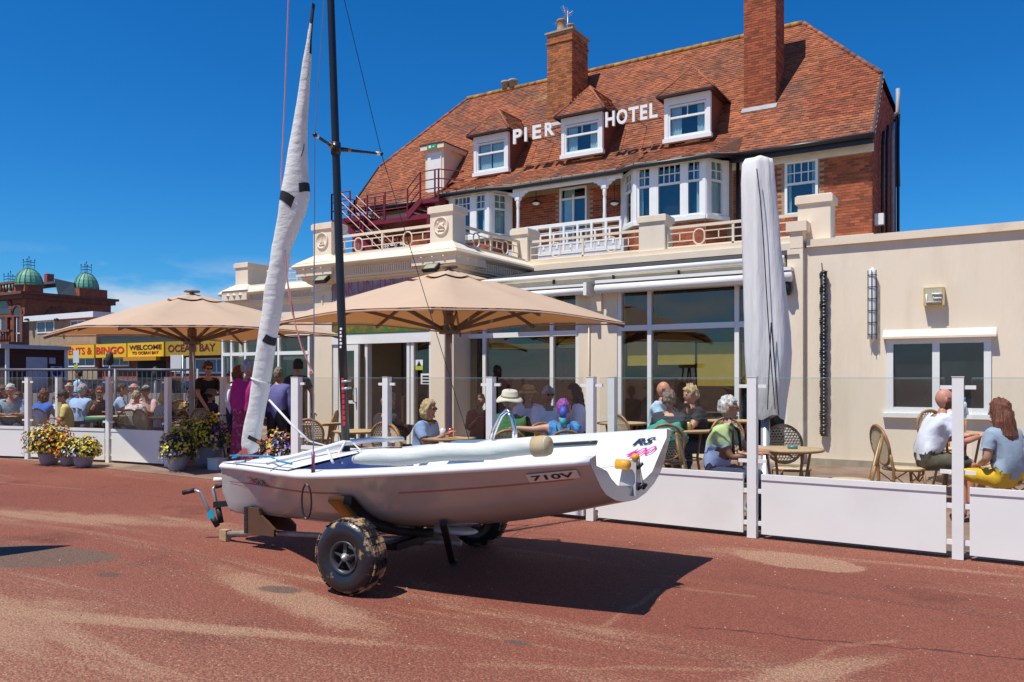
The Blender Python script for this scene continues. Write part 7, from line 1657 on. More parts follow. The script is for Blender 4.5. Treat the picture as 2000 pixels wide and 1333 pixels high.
# ---- trolley
tr = thing('beach_trolley', 'galvanised launching trolley with sandy balloon wheels under the dinghy', 'trolley', B(0, 0, 0))
GALV = mat('sandy_galvanised', (.34, .31, .26), .55, .4, var=.3, vs=12, c2=(.42, .30, .17), cov=.4)
TYRE = mat('tyre_rubber', (.016, .017, .022), .35, var=.2, vs=8)
SAND = mat('caked_sand', (.42, .28, .15), .95, var=.2, vs=30, bump=.6, bs=80)
def tyre_mat():
    m = bpy.data.materials.new('sandy_tyre'); m.use_nodes = True; t = m.node_tree; N = t.nodes; L = t.links; b = N['Principled BSDF']; tc = N.new('ShaderNodeTexCoord')
    nz = N.new('ShaderNodeTexNoise'); nz.inputs['Scale'].default_value = 9; nz.inputs['Detail'].default_value = 7; nz.inputs['Roughness'].default_value = .62; L.new(tc.outputs['Object'], nz.inputs[0])
    nz2 = N.new('ShaderNodeTexNoise'); nz2.inputs['Scale'].default_value = 60; L.new(tc.outputs['Object'], nz2.inputs[0])
    # sand clings to the tread, less to the sidewall
    sp = N.new('ShaderNodeSeparateXYZ'); L.new(tc.outputs['Object'], sp.inputs[0]); v = N.new('ShaderNodeVectorMath'); v.operation = 'MULTIPLY'; v.inputs[1].default_value = (1, 0, 1); L.new(tc.outputs['Object'], v.inputs[0]); ln = N.new('ShaderNodeVectorMath'); ln.operation = 'LENGTH'; L.new(v.outputs[0], ln.inputs[0])
    mr = N.new('ShaderNodeMapRange'); mr.inputs['From Min'].default_value = .20; mr.inputs['From Max'].default_value = .262; mr.inputs['To Min'].default_value = -.03; mr.inputs['To Max'].default_value = .09; L.new(ln.outputs['Value'], mr.inputs['Value'])
    ad = N.new('ShaderNodeMath'); ad.operation = 'ADD'; L.new(nz.outputs[0], ad.inputs[0]); L.new(mr.outputs[0], ad.inputs[1])
    rp = N.new('ShaderNodeValToRGB'); rp.color_ramp.elements[0].position = .57; rp.color_ramp.elements[1].position = .66; L.new(ad.outputs[0], rp.inputs[0])
    mx = N.new('ShaderNodeMix'); mx.data_type = 'RGBA'; mx.inputs['A'].default_value = (.015, .016, .022, 1); mx.inputs['B'].default_value = (.42, .28, .15, 1); L.new(rp.outputs[0], mx.inputs['Factor']); L.new(mx.outputs['Result'], b.inputs['Base Color'])
    m2 = N.new('ShaderNodeMapRange'); m2.inputs['To Min'].default_value = .30; m2.inputs['To Max'].default_value = .95; L.new(rp.outputs[0], m2.inputs['Value']); L.new(m2.outputs[0], b.inputs['Roughness'])
    bp = N.new('ShaderNodeBump'); bp.inputs['Strength'].default_value = .5; bp.inputs['Distance'].default_value = .004; L.new(nz2.outputs[0], bp.inputs['Height']); L.new(bp.outputs[0], b.inputs['Normal']); return m
TYM = tyre_mat(); bw = Vector((BD.x*cT-BD.y*sT, BD.x*sT+BD.y*cT, 0)); aw = Vector((AD.x*cT-AD.y*sT, AD.x*sT+AD.y*cT, 0))
wyaw = math.atan2(bw.y, bw.x)-math.pi/2
def wheel(side):
    m = MB(); r = .262; w = .098
    prof_ = [(.115, -w*.80), (.135, -w*.86), (.17, -w*1.0), (.21, -w*.96), (.238, -w*.80), (.254, -w*.55), (.261, -w*.2), (.262, 0), (.261, w*.2), (.254, w*.55), (.238, w*.8), (.21, w*.96), (.17, w), (.135, w*.86), (.115, w*.80)]
    m.lathe(prof_, (0,0,0), 48, ax='y', cap=False)
    # circumferential tread ribs with gaps
    for i, y in enumerate((-.058, -.029, 0, .029, .058)):
        for k in range(30):
            if (k*7+i*3) % 11 == 0: continue
            a0 = 2*math.pi*(k+.08)/30; a1 = 2*math.pi*(k+.9)/30; r0 = .258-.35*abs(y)**1.6; r1 = r0+.007
            P = lambda r_, a, yy: (r_*math.cos(a), yy, r_*math.sin(a))
            m.add([P(r0, a0, y-.010), P(r0, a1, y-.010), P(r0, a1, y+.010), P(r0, a0, y+.010), P(r1, a0, y-.009), P(r1, a1, y-.009), P(r1, a1, y+.009), P(r1, a0, y+.009)], [(4,5,6,7),(0,1,5,4),(1,2,6,5),(2,3,7,6),(3,0,4,7)])
    w_ = m.build('wheel', TYM, None, origin=(0,0,0)); w_.parent = tr; w_.location = bw*side*.895+Vector((0,0,.266)); w_.rotation_euler = (0, 0, wyaw)
    m = MB(); m.lathe([(.118, -.07), (.112, -.092), (.100, -.090), (.094, -.06), (.094, .06), (.112, .09), (.118, .07)], (0,0,0), 28, ax='y', cap=False)
    m.lathe([(.001, -.095), (.015, -.095), (.018, -.07), (.030, .07), (.001, .1)], (0,0,0), 14, 1, ax='y')
    for k in range(5):
        a = 2*math.pi*k/5+.3; c_, s_ = math.cos(a), math.sin(a); m.bar((c_*.02, -.06, s_*.02), (c_*.1, -.055, s_*.1), .03, .012, 0); m.bar((c_*.02, .06, s_*.02), (c_*.1, .055, s_*.1), .03, .012, 0)
    rm = m.build('rim', [mat('grey_black_rim', (.05, .05, .055), .4), ALU], None, origin=(0,0,0)); rm.parent = w_
wheel(-1); wheel(1)
m = MB(); m.tube([B(0, -.86, .266), B(0, .86, .266)], .022, 10); m.build('axle', GALV, tr)
m = MB(); m.tube([B(-2.15, 0, .07), B(-1.6, -.02, .13), B(-.15, -.02, .20), B(.35, 0, .22)], .024, 10)
m.tube([B(-.9, -.02, .165), B(-.02, -.75, .25)], .018, 8); m.tube([B(-.9, .02, .165), B(-.02, .75, .25)], .018, 8); m.build('tongue', GALV, tr)
m = MB(); m.box(-.045, .045, -.03, .03, -.07, .03); o = m.build('nose_fitting', SAND, None, origin=(0,0,0)); o.parent = tr; o.location = B(-2.17, 0, .075)-Vector(tr.location)
# bow support block
m = MB(); pb = [(-.12, 0), (.10, 0), (.16, .16), (.08, .24), (-.10, .25), (-.13, .14)]
m.prism([(-.10, 0), (.22, 0), (.22, .06), (.14, .12), (.06, .17), (.04, .23), (-.10, .23)], B(-1.66, -.14, .13), aw, Vector((0,0,1)), bw*.03, 1); m.prism([(-.10, 0), (.22, 0), (.22, .06), (.14, .12), (.06, .17), (.04, .23), (-.10, .23)], B(-1.66, .11, .13), aw, Vector((0,0,1)), bw*.03, 1)
m.prism([(0, 0), (.26, 0), (.26, .235), (0, .235)], B(-1.79, -.14, .128), bw*1.0, Vector((0,0,1)), aw*.05, 0); m.build('bow_chock', [mat('tarred_rubber', (.02, .02, .022), .9, var=.6, vs=40, bump=1, bs=60), mat('brown_wood', (.10, .045, .02), .7)], tr)
# handles
HG = mat('handle_grip', (.015, .015, .015), .6)
m = MB(); hA = C3(425, 1028, 7.38); hB = C3(392, 962, 7.35); hC = C3(380, 958, 7.35); hD = C3(357, 963, 7.35)
m.tube([hA, C3(404, 990, 7.36), hB, hC], .016, 8, 0); m.tube([hC, hD], .021, 8, 1)
kA = C3(432, 1022, 7.42); kB = C3(416, 955, 7.45); kC = C3(420, 951, 7.46); kD = C3(444, 946, 7.5)
m.tube([kA, kB, kC], .016, 8, 0); m.tube([kC, kD], .021, 8, 1); m.tube([C3(418, 937, 7.5), C3(440, 938, 7.5)], .022, 8, 2)
m.tube([hA, C3(415, 1012, 7.36)], .026, 8, 1); m.tube([kA, C3(426, 992, 7.43)], .026, 8, 1); m.build('handle', [STEEL, HG, PVC], tr)
m = MB(); q = C3(431, 986, 7.40); m.prism([(-.07, -.03), (.08, -.015), (.08, .035), (-.07, .025)], q, (cT, sT, 0), (0,0,1), Vector((-sT, cT, 0))*.03); m.build('pad', HG, tr)
m = MB(); q = C3(411, 1003, 7.30); m.prism([(-.035, -.045), (.035, -.045), (.03, .0), (.005, .05), (-.025, .0)], q, (cT, sT, 0), (0,0,1), Vector((-sT, cT, 0))*.01); m.build('tag', mat('cyan_tag', (.01, .42, .60), .5), tr)
# cradle: curved padded bunk on the near and far side, posts
AMB = mat('amber_board', (.45, .20, .02), .5, var=.2, vs=7)
for sd in (-1, 1):
    m = MB(); vs = []
    crv = []
    for i in range(9):
        f = i/8; Sx = section(.05, sd); pth_ = [Sx[1], Sx[2], Sx[3], Sx[4], Sx[5], Sx[6]]; g_ = .55+f*4.0; i_ = min(int(g_), 4); t_ = g_-i_; b = pth_[i_][0]+(pth_[i_+1][0]-pth_[i_][0])*t_; zz = pth_[i_][1]+(pth_[i_+1][1]-pth_[i_][1])*t_
        crv.append((b+.02, zz-.012))
    for (b, zz) in crv:
        sft = (b-.1)*-.42
        vs += [B(-.02+sft*.8, sd*b, zz-.01), B(.12+sft*.8, sd*b, zz-.0), B(.12+sft*.8, sd*(b+.012), zz-.03), B(-.02+sft*.8, sd*(b+.012), zz-.045)]
    fs = [(4*i+j, 4*i+(j+1) % 4, 4*i+4+(j+1) % 4, 4*i+4+j) for i in range(8) for j in range(4)]+[(0,1,2,3),(32,35,34,33)]
    m.add(vs, fs, 0, True); mm = m.build('cradle_board', AMB, tr)
    m = MB(); vs = []
    for (b, zz) in crv:
        sft = (b-.1)*-.42
        vs += [B(.12+sft*.8, sd*b, zz+.005), B(.19+sft*.8, sd*b, zz+.005), B(.19+sft*.8, sd*(b+.014), zz-.055), B(.12+sft*.8, sd*(b+.014), zz-.055)]
    m.add(vs, fs, 0, True); m.build('cradle_pad', BLACKM, mm)
m = MB(); m.bar(B(.10, -.2, .22), B(.10, -.2, .36), .05); m.bar(B(.10, .2, .22), B(.10, .2, .36), .05); m.bar(B(.12, -.55, .27), B(.12, .55, .27), .05); m.bar(B(0, -.55, .266), B(.12, -.55, .27), .04); m.bar(B(0, .55, .266), B(.12, .55, .27), .04); m.build('cradle_frame', BLACK, tr)
m = MB(); pt = C3(866, 1022, 5.55); pf2 = GP(884, 1098, .02); m.bar(pt, pf2, .05, .035); m.bar(pf2-Vector((0.0,0,.018)), pf2+Vector((.03, .02, .012)), .06, .02); m.build('prop_stand', BLACK, tr)
# ------------------------------------------------------------------ background at the left: domed hall, bingo hall, cabin, railing, cars
BRK2 = mat('dark_red_brickwork', (.30, .085, .04), .85, var=.25, vs=3, bump=.4, c2=(.20, .055, .03), cov=.4)
STN = mat('terracotta_trim', (.19, .065, .04), .8, var=.3, vs=3)
COP = mat('copper_green', (.12, .36, .25), .55, var=.2, vs=1.5, c2=(.30, .30, .08), cov=.22)
COPR = mat('copper_rib', (.05, .12, .07), .6)
BYY = 34.0
hall = thing('domed_hall', 'red brick hall with green copper domes and arched windows in the distance', 'hall', (PX(48, BYY), BYY, 0))
xc = PX(48, BYY); yE = YX(204, xc)
zc1 = PZ(48, 554, BYY); zp = PZ(48, 576, BYY)
m = MB(); m.box(xc-14, xc, BYY, yE+.6, 0, zp-.3); m.build('wall', BRK2, hall)
m = MB(); m.box(xc-14.2, xc+.25, BYY-.3, yE+.9, zp-.3, zp+.05); m.box(xc-14.3, xc+.45, BYY-.5, yE+1.1, zp+.05, zp+.25); m.box(xc-14.1, xc+.1, BYY-.12, yE+.6, PZ(48, 618, BYY), PZ(48, 618, BYY)+.16); m.build('cornice', STN, hall)
MB().box(xc-1.75, xc-.05, BYY+.05, BYY+1.5, zp+.25, zc1).build('turret', BRK2, hall); m = MB(); m.box(xc-2.3, xc+.0-.05, yE-2.2, yE+.3, zp+.25, zc1+.1); m.build('turret', BRK2, hall)
m = MB()
for i in range(22): x = xc-1.95-i*.5; m.lathe([(.07, 0), (.11, .2), (.06, .45), (.09, .6)], (x, BYY+.35, zp+.5), 6)
m.box(xc-14, xc-1.75, BYY+.2, BYY+.5, zp+1.1, zp+1.28); m.build('balustrade', STN, hall)
m = MB(); m.add([(xc-.4, BYY+2.9, zp+.25), (xc-.4, yE-2.2, zp+.25), (xc-1.0, yE-2.2, zp+1.5), (xc-1.0, BYY+2.9, zp+1.7)], [(0,1,2,3)]); m.box(xc-13, xc-1.0, BYY+3, yE-2, zp+1.3, zp+1.5); m.build('roof', mat('slate_grey', (.07, .10, .11), .7), hall)
def dome(cx, cy, z, r, h):
    m = MB(); n = 16; pr_ = [(1.0, 0), (1.02, .12), (.97, .32), (.86, .55), (.68, .76), (.46, .91), (.24, 1.0), (.12, 1.03)]
    m.lathe([(r*a, h*b) for a, b in pr_], (cx, cy, z), n, 0, False); d = m.build('dome', COP, hall)
    m = MB()
    for j in range(n): a = 2*math.pi*j/n; m.tube([(cx+r*q*1.01*math.cos(a), cy+r*q*1.01*math.sin(a), z+h*b) for q, b in pr_[::1]], .035, 4)
    m.lathe([(r*1.08, -.12), (r*1.08, 0)], (cx, cy, z), 16); m.build('dome_rib', COPR, d)
    m = MB(); k = .30*r
    for (dx, dy, hh) in ((-k, -k, .9), (k, -k, .9), (-k, k, .9), (k, k, .9), (0, 0, 1.2)): m.tube([(cx+dx, cy+dy, z+h*.98), (cx+dx, cy+dy, z+h+hh*.8)], .02, 4); m.ell((cx+dx, cy+dy, z+h+hh*.8), (.045, .045, .09), 6, 4)
    for zz in (.25, .5): m.box(cx-k, cx+k, cy-k-.02, cy-k+.02, z+h+zz, z+h+zz+.05); m.box(cx+k-.02, cx+k+.02, cy-k, cy+k, z+h+zz, z+h+zz+.05)
    m.build('finial_cresting', mat('dark_iron', (.03, .02, .03), .6), d)
Zd = zc1
dome(xc-.9, BYY+.8, zc1, 1.0, 1.35); dome(xc-1.1, yE-1.0, zc1+.1, .98, 1.45)
dome(xc-5.3, BYY+1.5, zp+.1, 1.2, 1.35)
m = MB(); m.box(xc-1.5, xc-.4, BYY+.0, BYY+.05, zp+.45, zc1-.25); m.build('panel', STN, hall)
# arched windows of the front, round arches of brick
for i, (u, w_) in enumerate(((34, .9), (3, 1.9))):
    x = PX(u, BYY); z = PZ(u, 617, BYY); m = MB(); n = 14
    for k in range(n): a0 = math.pi*k/n; a1 = math.pi*(k+.85)/n; r0, r1 = w_*.75, w_*1.0; m.prism([(r0*math.cos(a0), r0*math.sin(a0)), (r1*math.cos(a0), r1*math.sin(a0)), (r1*math.cos(a1), r1*math.sin(a1)), (r0*math.cos(a1), r0*math.sin(a1))], (x, BYY-.10, z+.1), (1,0,0), (0,0,1), (0,.12,0))
    m.build('arch', STN, hall)
    m = MB(); m.prism([(w_*.72*math.cos(math.pi*k/12), w_*.72*math.sin(math.pi*k/12)) for k in range(13)], (x, BYY-.03, z+.1), (1,0,0), (0,0,1), (0,.05,0)); m.box(x-w_*.72, x+w_*.72, BYY-.03, BYY+.0, z-3.0, z-.1); mo = m.build('window', mat('far_dark_glass', (.03, .035, .045), .2), hall)
    m = MB(); m.box(x-.05, x+.05, BYY-.06, BYY-.03, z-3, z-.1); m.box(x-w_*.7, x+w_*.7, BYY-.06, BYY-.03, z-1.5, z-1.4); m.build('window_frame', WHITE, mo)
m = MB()
for u in (17, 30, 46): x = PX(u, BYY); m.box(x-.18, x+.18, BYY-.2, BYY, 0, PZ(48, 618, BYY))
m.build('pilaster', STN, hall)
m = MB()
for i, y in enumerate((BYY+2.6, BYY+4.9)):
    n = 14
    for k in range(n): a0 = math.pi*k/n; a1 = math.pi*(k+.85)/n; r0, r1 = .8, 1.1; m.prism([(r0*math.cos(a0), r0*math.sin(a0)), (r1*math.cos(a0), r1*math.sin(a0)), (r1*math.cos(a1), r1*math.sin(a1)), (r0*math.cos(a1), r0*math.sin(a1))], (xc-.02, y, zp-1.9), (0,1,0), (0,0,1), (.14,0,0))
m.build('side_arch', STN, hall)
m = MB(); zb = PZ(20, 668, BYY-1)
m.box(xc-14, xc+.0, BYY-1.2, BYY-.02, zb-.5, zb)
for i in range(30): m.lathe([(.07, 0), (.11, .25), (.05, .6), (.09, .8)], (xc-.2-i*.42, BYY-1.05, zb), 6)
m.box(xc-14, xc, BYY-1.2, BYY-.9, zb+.8, zb+.98); m.build('balcony', STN, hall)
cy_ = (BYY+yE)/2; m = MB(); m.box(xc-3.5, xc-3.0, cy_, cy_+.6, zp+1.3, zp+2.3); m.build('chimney', mat('red_chimney', (.35, .06, .05), .7), hall)
# ---- bingo hall: cream upper storey and yellow signs below
BY2 = 26.0
bh = thing('bingo_hall', 'flat roofed two storey amusement hall with bright yellow fascia signs', 'building', (PX(250, 22), 24, 0))
xa, xb = PX(57, BY2), PX(188, BY2)
zt, zf = PZ(188, 609, BY2), PZ(188, 620, BY2)
tanb = mat('tan_brick', (.36, .26, .16), .85, var=.2, vs=2.5, bump=.3)
m = MB(); m.box(xa, xb, BY2, BY2+9, 0, zf); m.build('wall', tanb, bh)
m = MB(); m.box(xa-.2, xb+.1, BY2-.25, BY2+9.2, zf, zt); m.build('white_fascia', WHITE, bh)
def simple_window(parent, x0, x1, z0, z1, Y, n=2, col_=(.05, .07, .09)):
    m = MB(); f = .07
    m.box(x0, x1, Y-.04, Y+.0, z0, z0+f); m.box(x0, x1, Y-.04, Y, z1-f, z1)
    for i in range(n+1): x = x0+(x1-x0-f)*i/n; m.box(x, x+f, Y-.041, Y, z0+f, z1-f)
    w = m.build('window', WHITE, parent); MB().box(x0+f*.5, x1-f*.5, Y-.02, Y-.012, z0+f*.5, z1-f*.5).build('pane', mat('far_glass_%d' % int(col_[2]*100), col_, .15), w)
simple_window(bh, PX(73, BY2), PX(107, BY2), PZ(90, 651, BY2), PZ(90, 627, BY2), BY2); simple_window(bh, PX(139, BY2), PX(168, BY2), PZ(150, 650, BY2), PZ(150, 626, BY2), BY2)
for u in (64, 122): x = PX(u, BY2); m = MB(); m.lathe([(.16, -.0), (.12, .1), (.03, .14)], (x, BY2-.35, PZ(u, 627, BY2)), 10); m.bar((x, BY2-.35, PZ(u, 627, BY2)+.1), (x, BY2, PZ(u, 627, BY2)+.1), .04); m.build('gooseneck_lamp', BLACK, bh)
Y3 = 22.5; X0, X1 = PX(120, Y3), PX(434, Y3)
zs1, zs0 = PZ(253, 671, Y3), PZ(253, 698, Y3)
m = MB(); m.box(X0-6, PX(188, Y3), Y3+.1, BY2-.05, 0, zs1+.05); m.box(PX(188, Y3)+.0, X1+4, Y3+.3, Y3+6, 0, PZ(250, 657, Y3)); m.build('wall', BRK2, bh)
m = MB(); m.box(PX(189, Y3), X1+4, Y3+.2, Y3+.3, zs1, PZ(250, 657, Y3)); m.build('dark_fascia', mat('dark_teal_board', (.02, .035, .04), .5), bh)
YEL = mat('sign_yellow', (.82, .48, .005), .5, var=.04); YEL2 = mat('sign_yellow_dark', (.40, .24, .01), .5, var=.2)  # second yellow is a darker, more mottled copy of the first
REDL = mat('sign_red_letters', (.62, .015, .01), .5); BRL = mat('sign_brown_letters', (.12, .01, .012), .5)
def ysign(ua, ub, m_, texts, ml):
    xa_, xb_ = PX(ua, Y3), PX(ub, Y3); m = MB(); m.box(xa_+.03, xb_-.03, Y3-.12, Y3+.2, zs0, zs1); s_ = m.build('fascia_sign', m_, bh)
    for (tx, a, b, za, zb_) in texts:
        q = MB(); put_text(q, tx, (xa_+(xb_-xa_)*a, Y3-.125, zs0+(zs1-zs0)*za), (1,0,0), (0,0,1), (xb_-xa_)*(b-a), (zs1-zs0)*(zb_-za), .01, 0, .018 if len(tx) > 8 else .03); q.build('sign_lettering', ml, s_)
ysign(50, 189, YEL, [('AMUSEMENTS &', .27, .97, .28, .82)], REDL)
ysign(191, 252, YEL, [('BINGO', .03, .93, .26, .80)], REDL)
ysign(253, 325, YEL, [('WELCOME', .06, .94, .50, .84), ('TO OCEAN BAY', .14, .86, .17, .38)], BRL)
ysign(327, 437, YEL2, [('OCEAN BAY', .06, .90, .28, .78)], BRL)
m = MB(); m.box(PX(254, Y3), PX(318, Y3), Y3-.35, Y3-.121, PZ(285, 705, Y3), zs0); m.build('shutter_box', mat('amber_box', (.55, .25, .01), .5), bh)
simple_window(bh, PX(131, Y3), PX(183, Y3), PZ(160, 717, Y3), PZ(160, 699, Y3), Y3+.09, 3, (.02, .05, .14)); simple_window(bh, PX(190, Y3), PX(242, Y3), PZ(220, 716, Y3), PZ(220, 699, Y3), Y3+.29, 3, (.02, .025, .035))
m = MB(); 
for k in range(3): put_text(m, ('OCEAN', 'BAY', 'OPEN')[k] if False else '--'*3, (PX(226, Y3), Y3+.23, PZ(230, 704+4*k, Y3)), (1,0,0), (0,0,1), .7, .04, .01)
m.build('window_notice', mat('notice_gold', (.45, .25, .03), .5), bh)
m = MB(); m.box(PX(260, Y3), PX(312, Y3), Y3+.25, Y3+.295, 0, PZ(285, 706, Y3)); m.build('doorway', DARK, bh)
simple_window(bh, PX(331, Y3), PX(436, Y3), PZ(380, 730, Y3), PZ(380, 700, Y3), Y3+.29, 5, (.04, .09, .16))
m = MB(); m.box(X0-6, PX(188, Y3), Y3+.04, Y3+.1, .0, PZ(160, 719, Y3)); m.build('render_panel', tanb, bh)
# ---- dark clad cabin
kx = PX(12, 14.6); kY0 = 14.6; kY1 = YX(131, kx); kz = PZ(12, 681, kY0)
cb = thing('clad_cabin', 'dark red brown clad cabin with overhanging flat roof and lilac door', 'cabin', (kx-2, kY0, 0))
CLAD = mat('red_brown_cladding', (.075, .022, .016), .7, var=.2, vs=3)
m = MB(); m.box(kx-5, kx, kY0, kY1, 0, kz); m.build('wall', mat('cabin_core', (.05, .015, .012), .8), cb)
m = MB(); k = 0
while k*.15 < kz-.05: m.box(kx-.0, kx+.022, kY0+.02, kY1-.02, k*.15, k*.15+.135); k += 1
o = m.build('cladding_board', CLAD, cb); o['kind'] = 'stuff'
m = MB(); m.box(kx-5.3, kx+.25, kY0-.3, kY1+.02, kz, kz+.14); m.build('roof', mat('cabin_roof_edge', (.50, .48, .52), .6), cb)
MB().box(kx-.02, kx+.06, kY1-.12, kY1+.0, 0, kz).build('corner_post', PVC, cb); MB().box(kx-.02, kx+.06, kY0-.03, kY0+.08, 0, kz).build('corner_post', PVC, cb)
fy = lambda u: YX(u, kx)
m = MB(); m.box(kx+.023, kx+.05, fy(50), fy(91), 0, 1.5+.0+(HZ-698)/FOC*fy(70)/((-930/FOC)*sT+cT)); m.build('door', mat('lilac_door', (.48, .45, .52), .5), cb)
m = MB(); m.box(kx+.023, kx+.05, fy(95), fy(107), PZ(100, 711, fy(100)), PZ(100, 699, fy(100))); m.build('notice_board', mat('lilac_door', (.48, .45, .52), .5), cb)
m = MB(); m.box(kx+.023, kx+.05, fy(98), fy(120), PZ(108, 737, fy(108)), PZ(108, 716, fy(108))); no_ = m.build('notice_board', mat('pale_notice', (.5, .5, .55), .5), cb)
m = MB(); yc, zc_ = fy(109), PZ(109, 726, fy(109)); m.lathe([(.001, .06), (.17, .06), (.17, .0)], (kx+.0, yc, zc_), 20, ax='x'); m.build('blue_emblem', mat('emblem_blue', (.02, .04, .25), .5), no_)
m = MB(); m.box(kx+.4, kx+.5, kY0-1.9, kY0-1.8, 0, 2.1); m.box(kx-.3, kx+.5, kY0-2.0, kY0-1.7, 2.1, 2.3); o = m.build('lamp_bracket_post', PVC, None); tag(o, 'white post with a short crosspiece at the far left edge', 'post')
# ---- metal railing along the back of the terrace
def metal_fence(uA, uB, Z, top, bot, label, step=.11, color=mat('dull_galvanised', (.16, .165, .17), .5, .3, var=.15)):
    a, b = CG(uA, Z), CG(uB, Z); t = thing('metal_railing', label, 'railing', (a+b)/2, 'galvanised railings behind the terrace'); L_ = (b-a).length; d_ = (b-a)/L_
    m = MB(); m.tube([a+Vector((0,0,top)), b+Vector((0,0,top))], .028, 8); m.tube([a+Vector((0,0,bot)), b+Vector((0,0,bot))], .02, 6); m.build('rail', color, t)
    k = int(L_/1.75)
    for i in range(k+1): p = a+d_*(L_*i/k); MB().tube([p, p+Vector((0,0,top+.02))], .032, 8).build('post', color, t)
    n_ = int(L_/step); first = MB().tube([(0,0,0), (0,0,top-bot)], .009, 5).build('baluster', color, None, origin=(0,0,0)); first.parent = t
    for i in range(n_):
        c = first if i == 0 else first.copy()
        if i: col.objects.link(c); c.parent = t
        c.location = a+d_*(L_*(i+.5)/n_)+Vector((0,0,bot))-Vector(t.location)
metal_fence(-30, 225, 18.0, 1.68, .25, 'galvanised steel railing at the far left behind the tables')
metal_fence(226, 386, 18.2, 1.68, .25, 'galvanised steel railing left of the cafe windows')
# timber rail and grey concrete wall beyond
m = MB(); a, b = CG(-40, 20.5), CG(430, 20.5); m.bar(a+Vector((0,0,.55)), b+Vector((0,0,.55)), .15, 1.1); tag(m.build('low_wall', mat('grey_concrete_wall', (.30, .29, .27), .85, var=.2, vs=3)), 'low grey concrete wall beyond the metal railing', 'wall')
# ---- cars parked beyond
def car(u, Z, phi, paint, label):
    base = CG(u, Z, .004); t = thing('parked_car', label, 'car', base, 'cars parked behind the terrace'); Rz = Matrix.Rotation(face_yaw(phi), 3, 'Z')
    P = lambda x, y, z: base+Rz @ Vector((x, y, z))
    prof_ = [(-2.05, .35), (-2.1, .62), (-1.95, .84), (-1.1, .96), (-.45, 1.38), (.75, 1.44), (1.55, 1.02), (2.05, .92), (2.1, .55), (2.0, .32)]
    m = MB(); k = len(prof_); vs = []
    for x, sc in ((-.80, 0), (-.86, 1), (.86, 1), (.80, 0)):
        for y, z in prof_: vs.append(P(x*(.80 if z > 1.1 else 1), y, z))
    m.add(vs, [(i*k+j, i*k+(j+1) % k, (i+1)*k+(j+1) % k, (i+1)*k+j) for i in range(3) for j in range(k)]+[tuple(range(k))[::-1], tuple(range(3*k, 4*k))], 0, True); m.build('body', paint, t)
    gm_ = mat('car_glass', (.02, .025, .03), .08)
    for x in (-1, 1): m = MB(); m.add([P(x*.845, -.95, .99), P(x*.715, -.42, 1.32), P(x*.71, .70, 1.37), P(x*.83, 1.35, 1.02)], [(0,1,2,3)]); m.build('side_window', gm_, t)
    m = MB(); m.add([P(-.72, -1.08, 1.0), P(.72, -1.08, 1.0), P(.62, -.48, 1.375), P(-.62, -.48, 1.375)], [(0,1,2,3)]); m.build('windscreen', gm_, t)
    for x in (-1, 1):
        for y in (-1.3, 1.3): m = MB(); m.lathe([(.20, -.09), (.31, -.10), (.33, -.05), (.33, .05), (.31, .1), (.2, .09)], (0,0,0), 18, 0, ax='x'); m.lathe([(.001, -.095), (.19, -.085), (.19, .085), (.001, .095)], (0,0,0), 12, 1, ax='x'); w_ = m.build('wheel', [BLACKM, ALU], None, origin=(0,0,0)); w_.parent = t; w_.location = Rz @ Vector((x*.80, y, .33)); w_.rotation_euler = (0,0,face_yaw(phi))
    for x in (-1, 1): m = MB(); m.ell(P(x*.6, -2.03, .70), (.14, .14, .08), 8, 6); m.build('headlight', mat('headlight_glass', (.6, .6, .6), .15), t)
car(150, 30, -80, mat('car_blue', (.04, .10, .20), .25, coat=.6), 'dark blue car parked behind the railing near the cabin'); car(225, 28, 80, mat('car_silver', (.35, .38, .40), .25, .5, coat=.6), 'silver car parked behind the railing by the brick pier')
car(345, 29, 85, mat('car_grey', (.16, .17, .18), .25, .4, coat=.6), 'grey car parked behind the left parasol pole')
# ---- street signs and small items
def sign_post(u, Z, v0, kind, label):
    p = CG(u, Z); zt = EYE+(HZ-v0)/FOC*Z; t = thing('sign_post', label, 'sign', p); MB().tube([p, p+Vector((0,0,zt))], .035, 8).build('pole', STEEL, t); fw = Vector((sT, -cT, 0)); rt = Vector((cT, sT, 0))
    if kind == 1:
        m = MB(); m.prism([(-.10, 0), (.10, 0), (.10, .42), (-.10, .42)], p+Vector((0,0,zt-.3))+fw*.04, rt, Vector((0,0,1)), fw*.01, 0); m.prism([(-.06, 0), (.06, 0), (.06, .25), (-.06, .25)], p+Vector((0,0,zt-.6))+fw*.04, rt, Vector((0,0,1)), fw*.01, 1); m.build('plate', [PVC, mat('plate_yellow_green', (.5, .6, .05), .5)], t)
    elif kind == 2:
        m = MB(); m.prism([(-.35, 0), (-.03, 0), (-.03, .5), (-.35, .5)], p+Vector((0,0,zt-.5))+fw*.04, rt, Vector((0,0,1)), fw*.01); m.prism([(.12, 0), (.30, 0), (.30, .48), (.12, .48)], p+Vector((0,0,zt-.55))+fw*.04, rt, Vector((0,0,1)), fw*.01); m.build('plate', PVC, t)
    else: m = MB(); m.lathe([(.05, 0), (.12, .1), (.1, .35), (.02, .42)], p+Vector((0,0,zt-.3)), 10); m.build('lamp_head', mat('brown_iron', (.05, .03, .02), .6), t)
sign_post(150, 27, 692, 1, 'pole with small white and yellow green plates by the bingo hall'); sign_post(357, 24, 694, 2, 'pole with two pale plates in front of the bingo hall'); sign_post(214, 24, 695, 0, 'brown post with a dark head in front of the word bingo'); sign_post(303, 24, 724, 0, 'short post behind the railing right of the doorway')
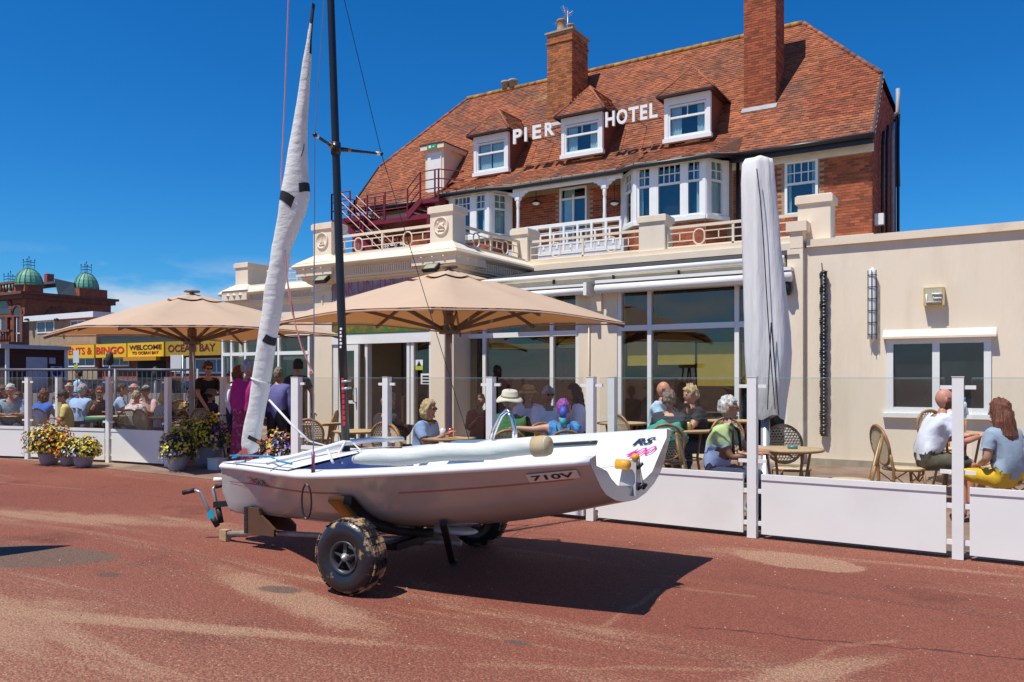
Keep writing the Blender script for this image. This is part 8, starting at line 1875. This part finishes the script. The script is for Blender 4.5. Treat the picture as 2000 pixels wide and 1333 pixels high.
# ---- yellow shrub in the terrace
sh_ = CG(376, 15.4, .004); t = thing('golden_shrub', 'narrow golden conifer shrub beside the left parasol pole', 'shrub', sh_); MB().lathe([(.14, 0), (.18, .3), (.15, .3)], sh_, 14).build('pot', POTM, t)
m = MB(); rr_ = random.Random(4)
for i in range(1400):
    z = rr_.random(); r_ = .22*(1-z)**.6*(.55+.45*rr_.random())*(1+.2*math.sin(z*20+i)); a = rr_.uniform(0, 6.28); p = sh_+Vector((r_*math.cos(a)+.06*z, r_*math.sin(a), .28+z*1.1)); s_ = .03; n_ = Vector((rr_.gauss(0,1), rr_.gauss(0,1), rr_.gauss(0,1))).normalized(); x = n_.orthogonal().normalized(); y = n_.cross(x); m.add([p-x*s_*.4, p+y*s_, p+x*s_*.4, p-y*s_], [(0,1,2,3)], 0 if rr_.random() < .7 else 1)
o = m.build('foliage', [mat('golden_leaf', (.42, .34, .02), .6, isl=.4), LEAF2], t); o['kind'] = 'stuff'
# ---- unseen board on a rack at the left, added to cast an oval shadow
g0 = GP(60, 1078); zb_ = 1.85; sh_off = Vector((.171, .483, 0))*(zb_/1.05); c0 = Vector((g0.x, g0.y, 0))-sh_off
tip = Vector((*GP(138, 1066).xy, 0))-sh_off; ax_ = (Vector((*GP(-160, 1092).xy, 0))-Vector((*GP(138, 1066).xy, 0))).normalized(); sd_ = Vector((-ax_.y, ax_.x, 0))
t = thing('shadow_board', 'unseen orange board on a tall rack, added to cast an oval shadow', 'shadow_board', tip+ax_*1.3)
m = MB(); n_ = 30; up_, lo_ = [], []
for k in range(n_+1):
    f = k/n_; x = f*2.9; w_ = .30*math.sin(math.pi*min(1, f*1.0)**.5)**.55 if f < 1 else 0; w_ = .30*(1-abs(2*f-1)**2.6)
    for s_ in (-1, 1): up_.append(tip+ax_*x+sd_*(w_*s_)+Vector((0,0,zb_+.05)))
vs = up_+[p-Vector((0,0,.1)) for p in up_]; K = len(up_)
fs = [(2*i, 2*i+1, 2*i+3, 2*i+2) for i in range(n_)]+[(K+2*i, K+2*i+2, K+2*i+3, K+2*i+1) for i in range(n_)]+[(2*i, 2*i+2, K+2*i+2, K+2*i) for i in range(n_)]+[(2*i+1, K+2*i+1, K+2*i+3, 2*i+3) for i in range(n_)]
m.add(vs, fs); m.build('board', mat('board_orange', (.6, .25, .08), .4), t)
m = MB()
for q in (1.3, 2.2):
    p = tip+ax_*q
    for s_ in (-1, 1): m.bar(Vector((p.x, p.y, 0))+sd_*.25*s_, Vector((p.x, p.y, zb_-.05))+sd_*.1*s_, .04)
m.build('rack', mat('trestle_wood', (.3, .2, .1), .7), t)
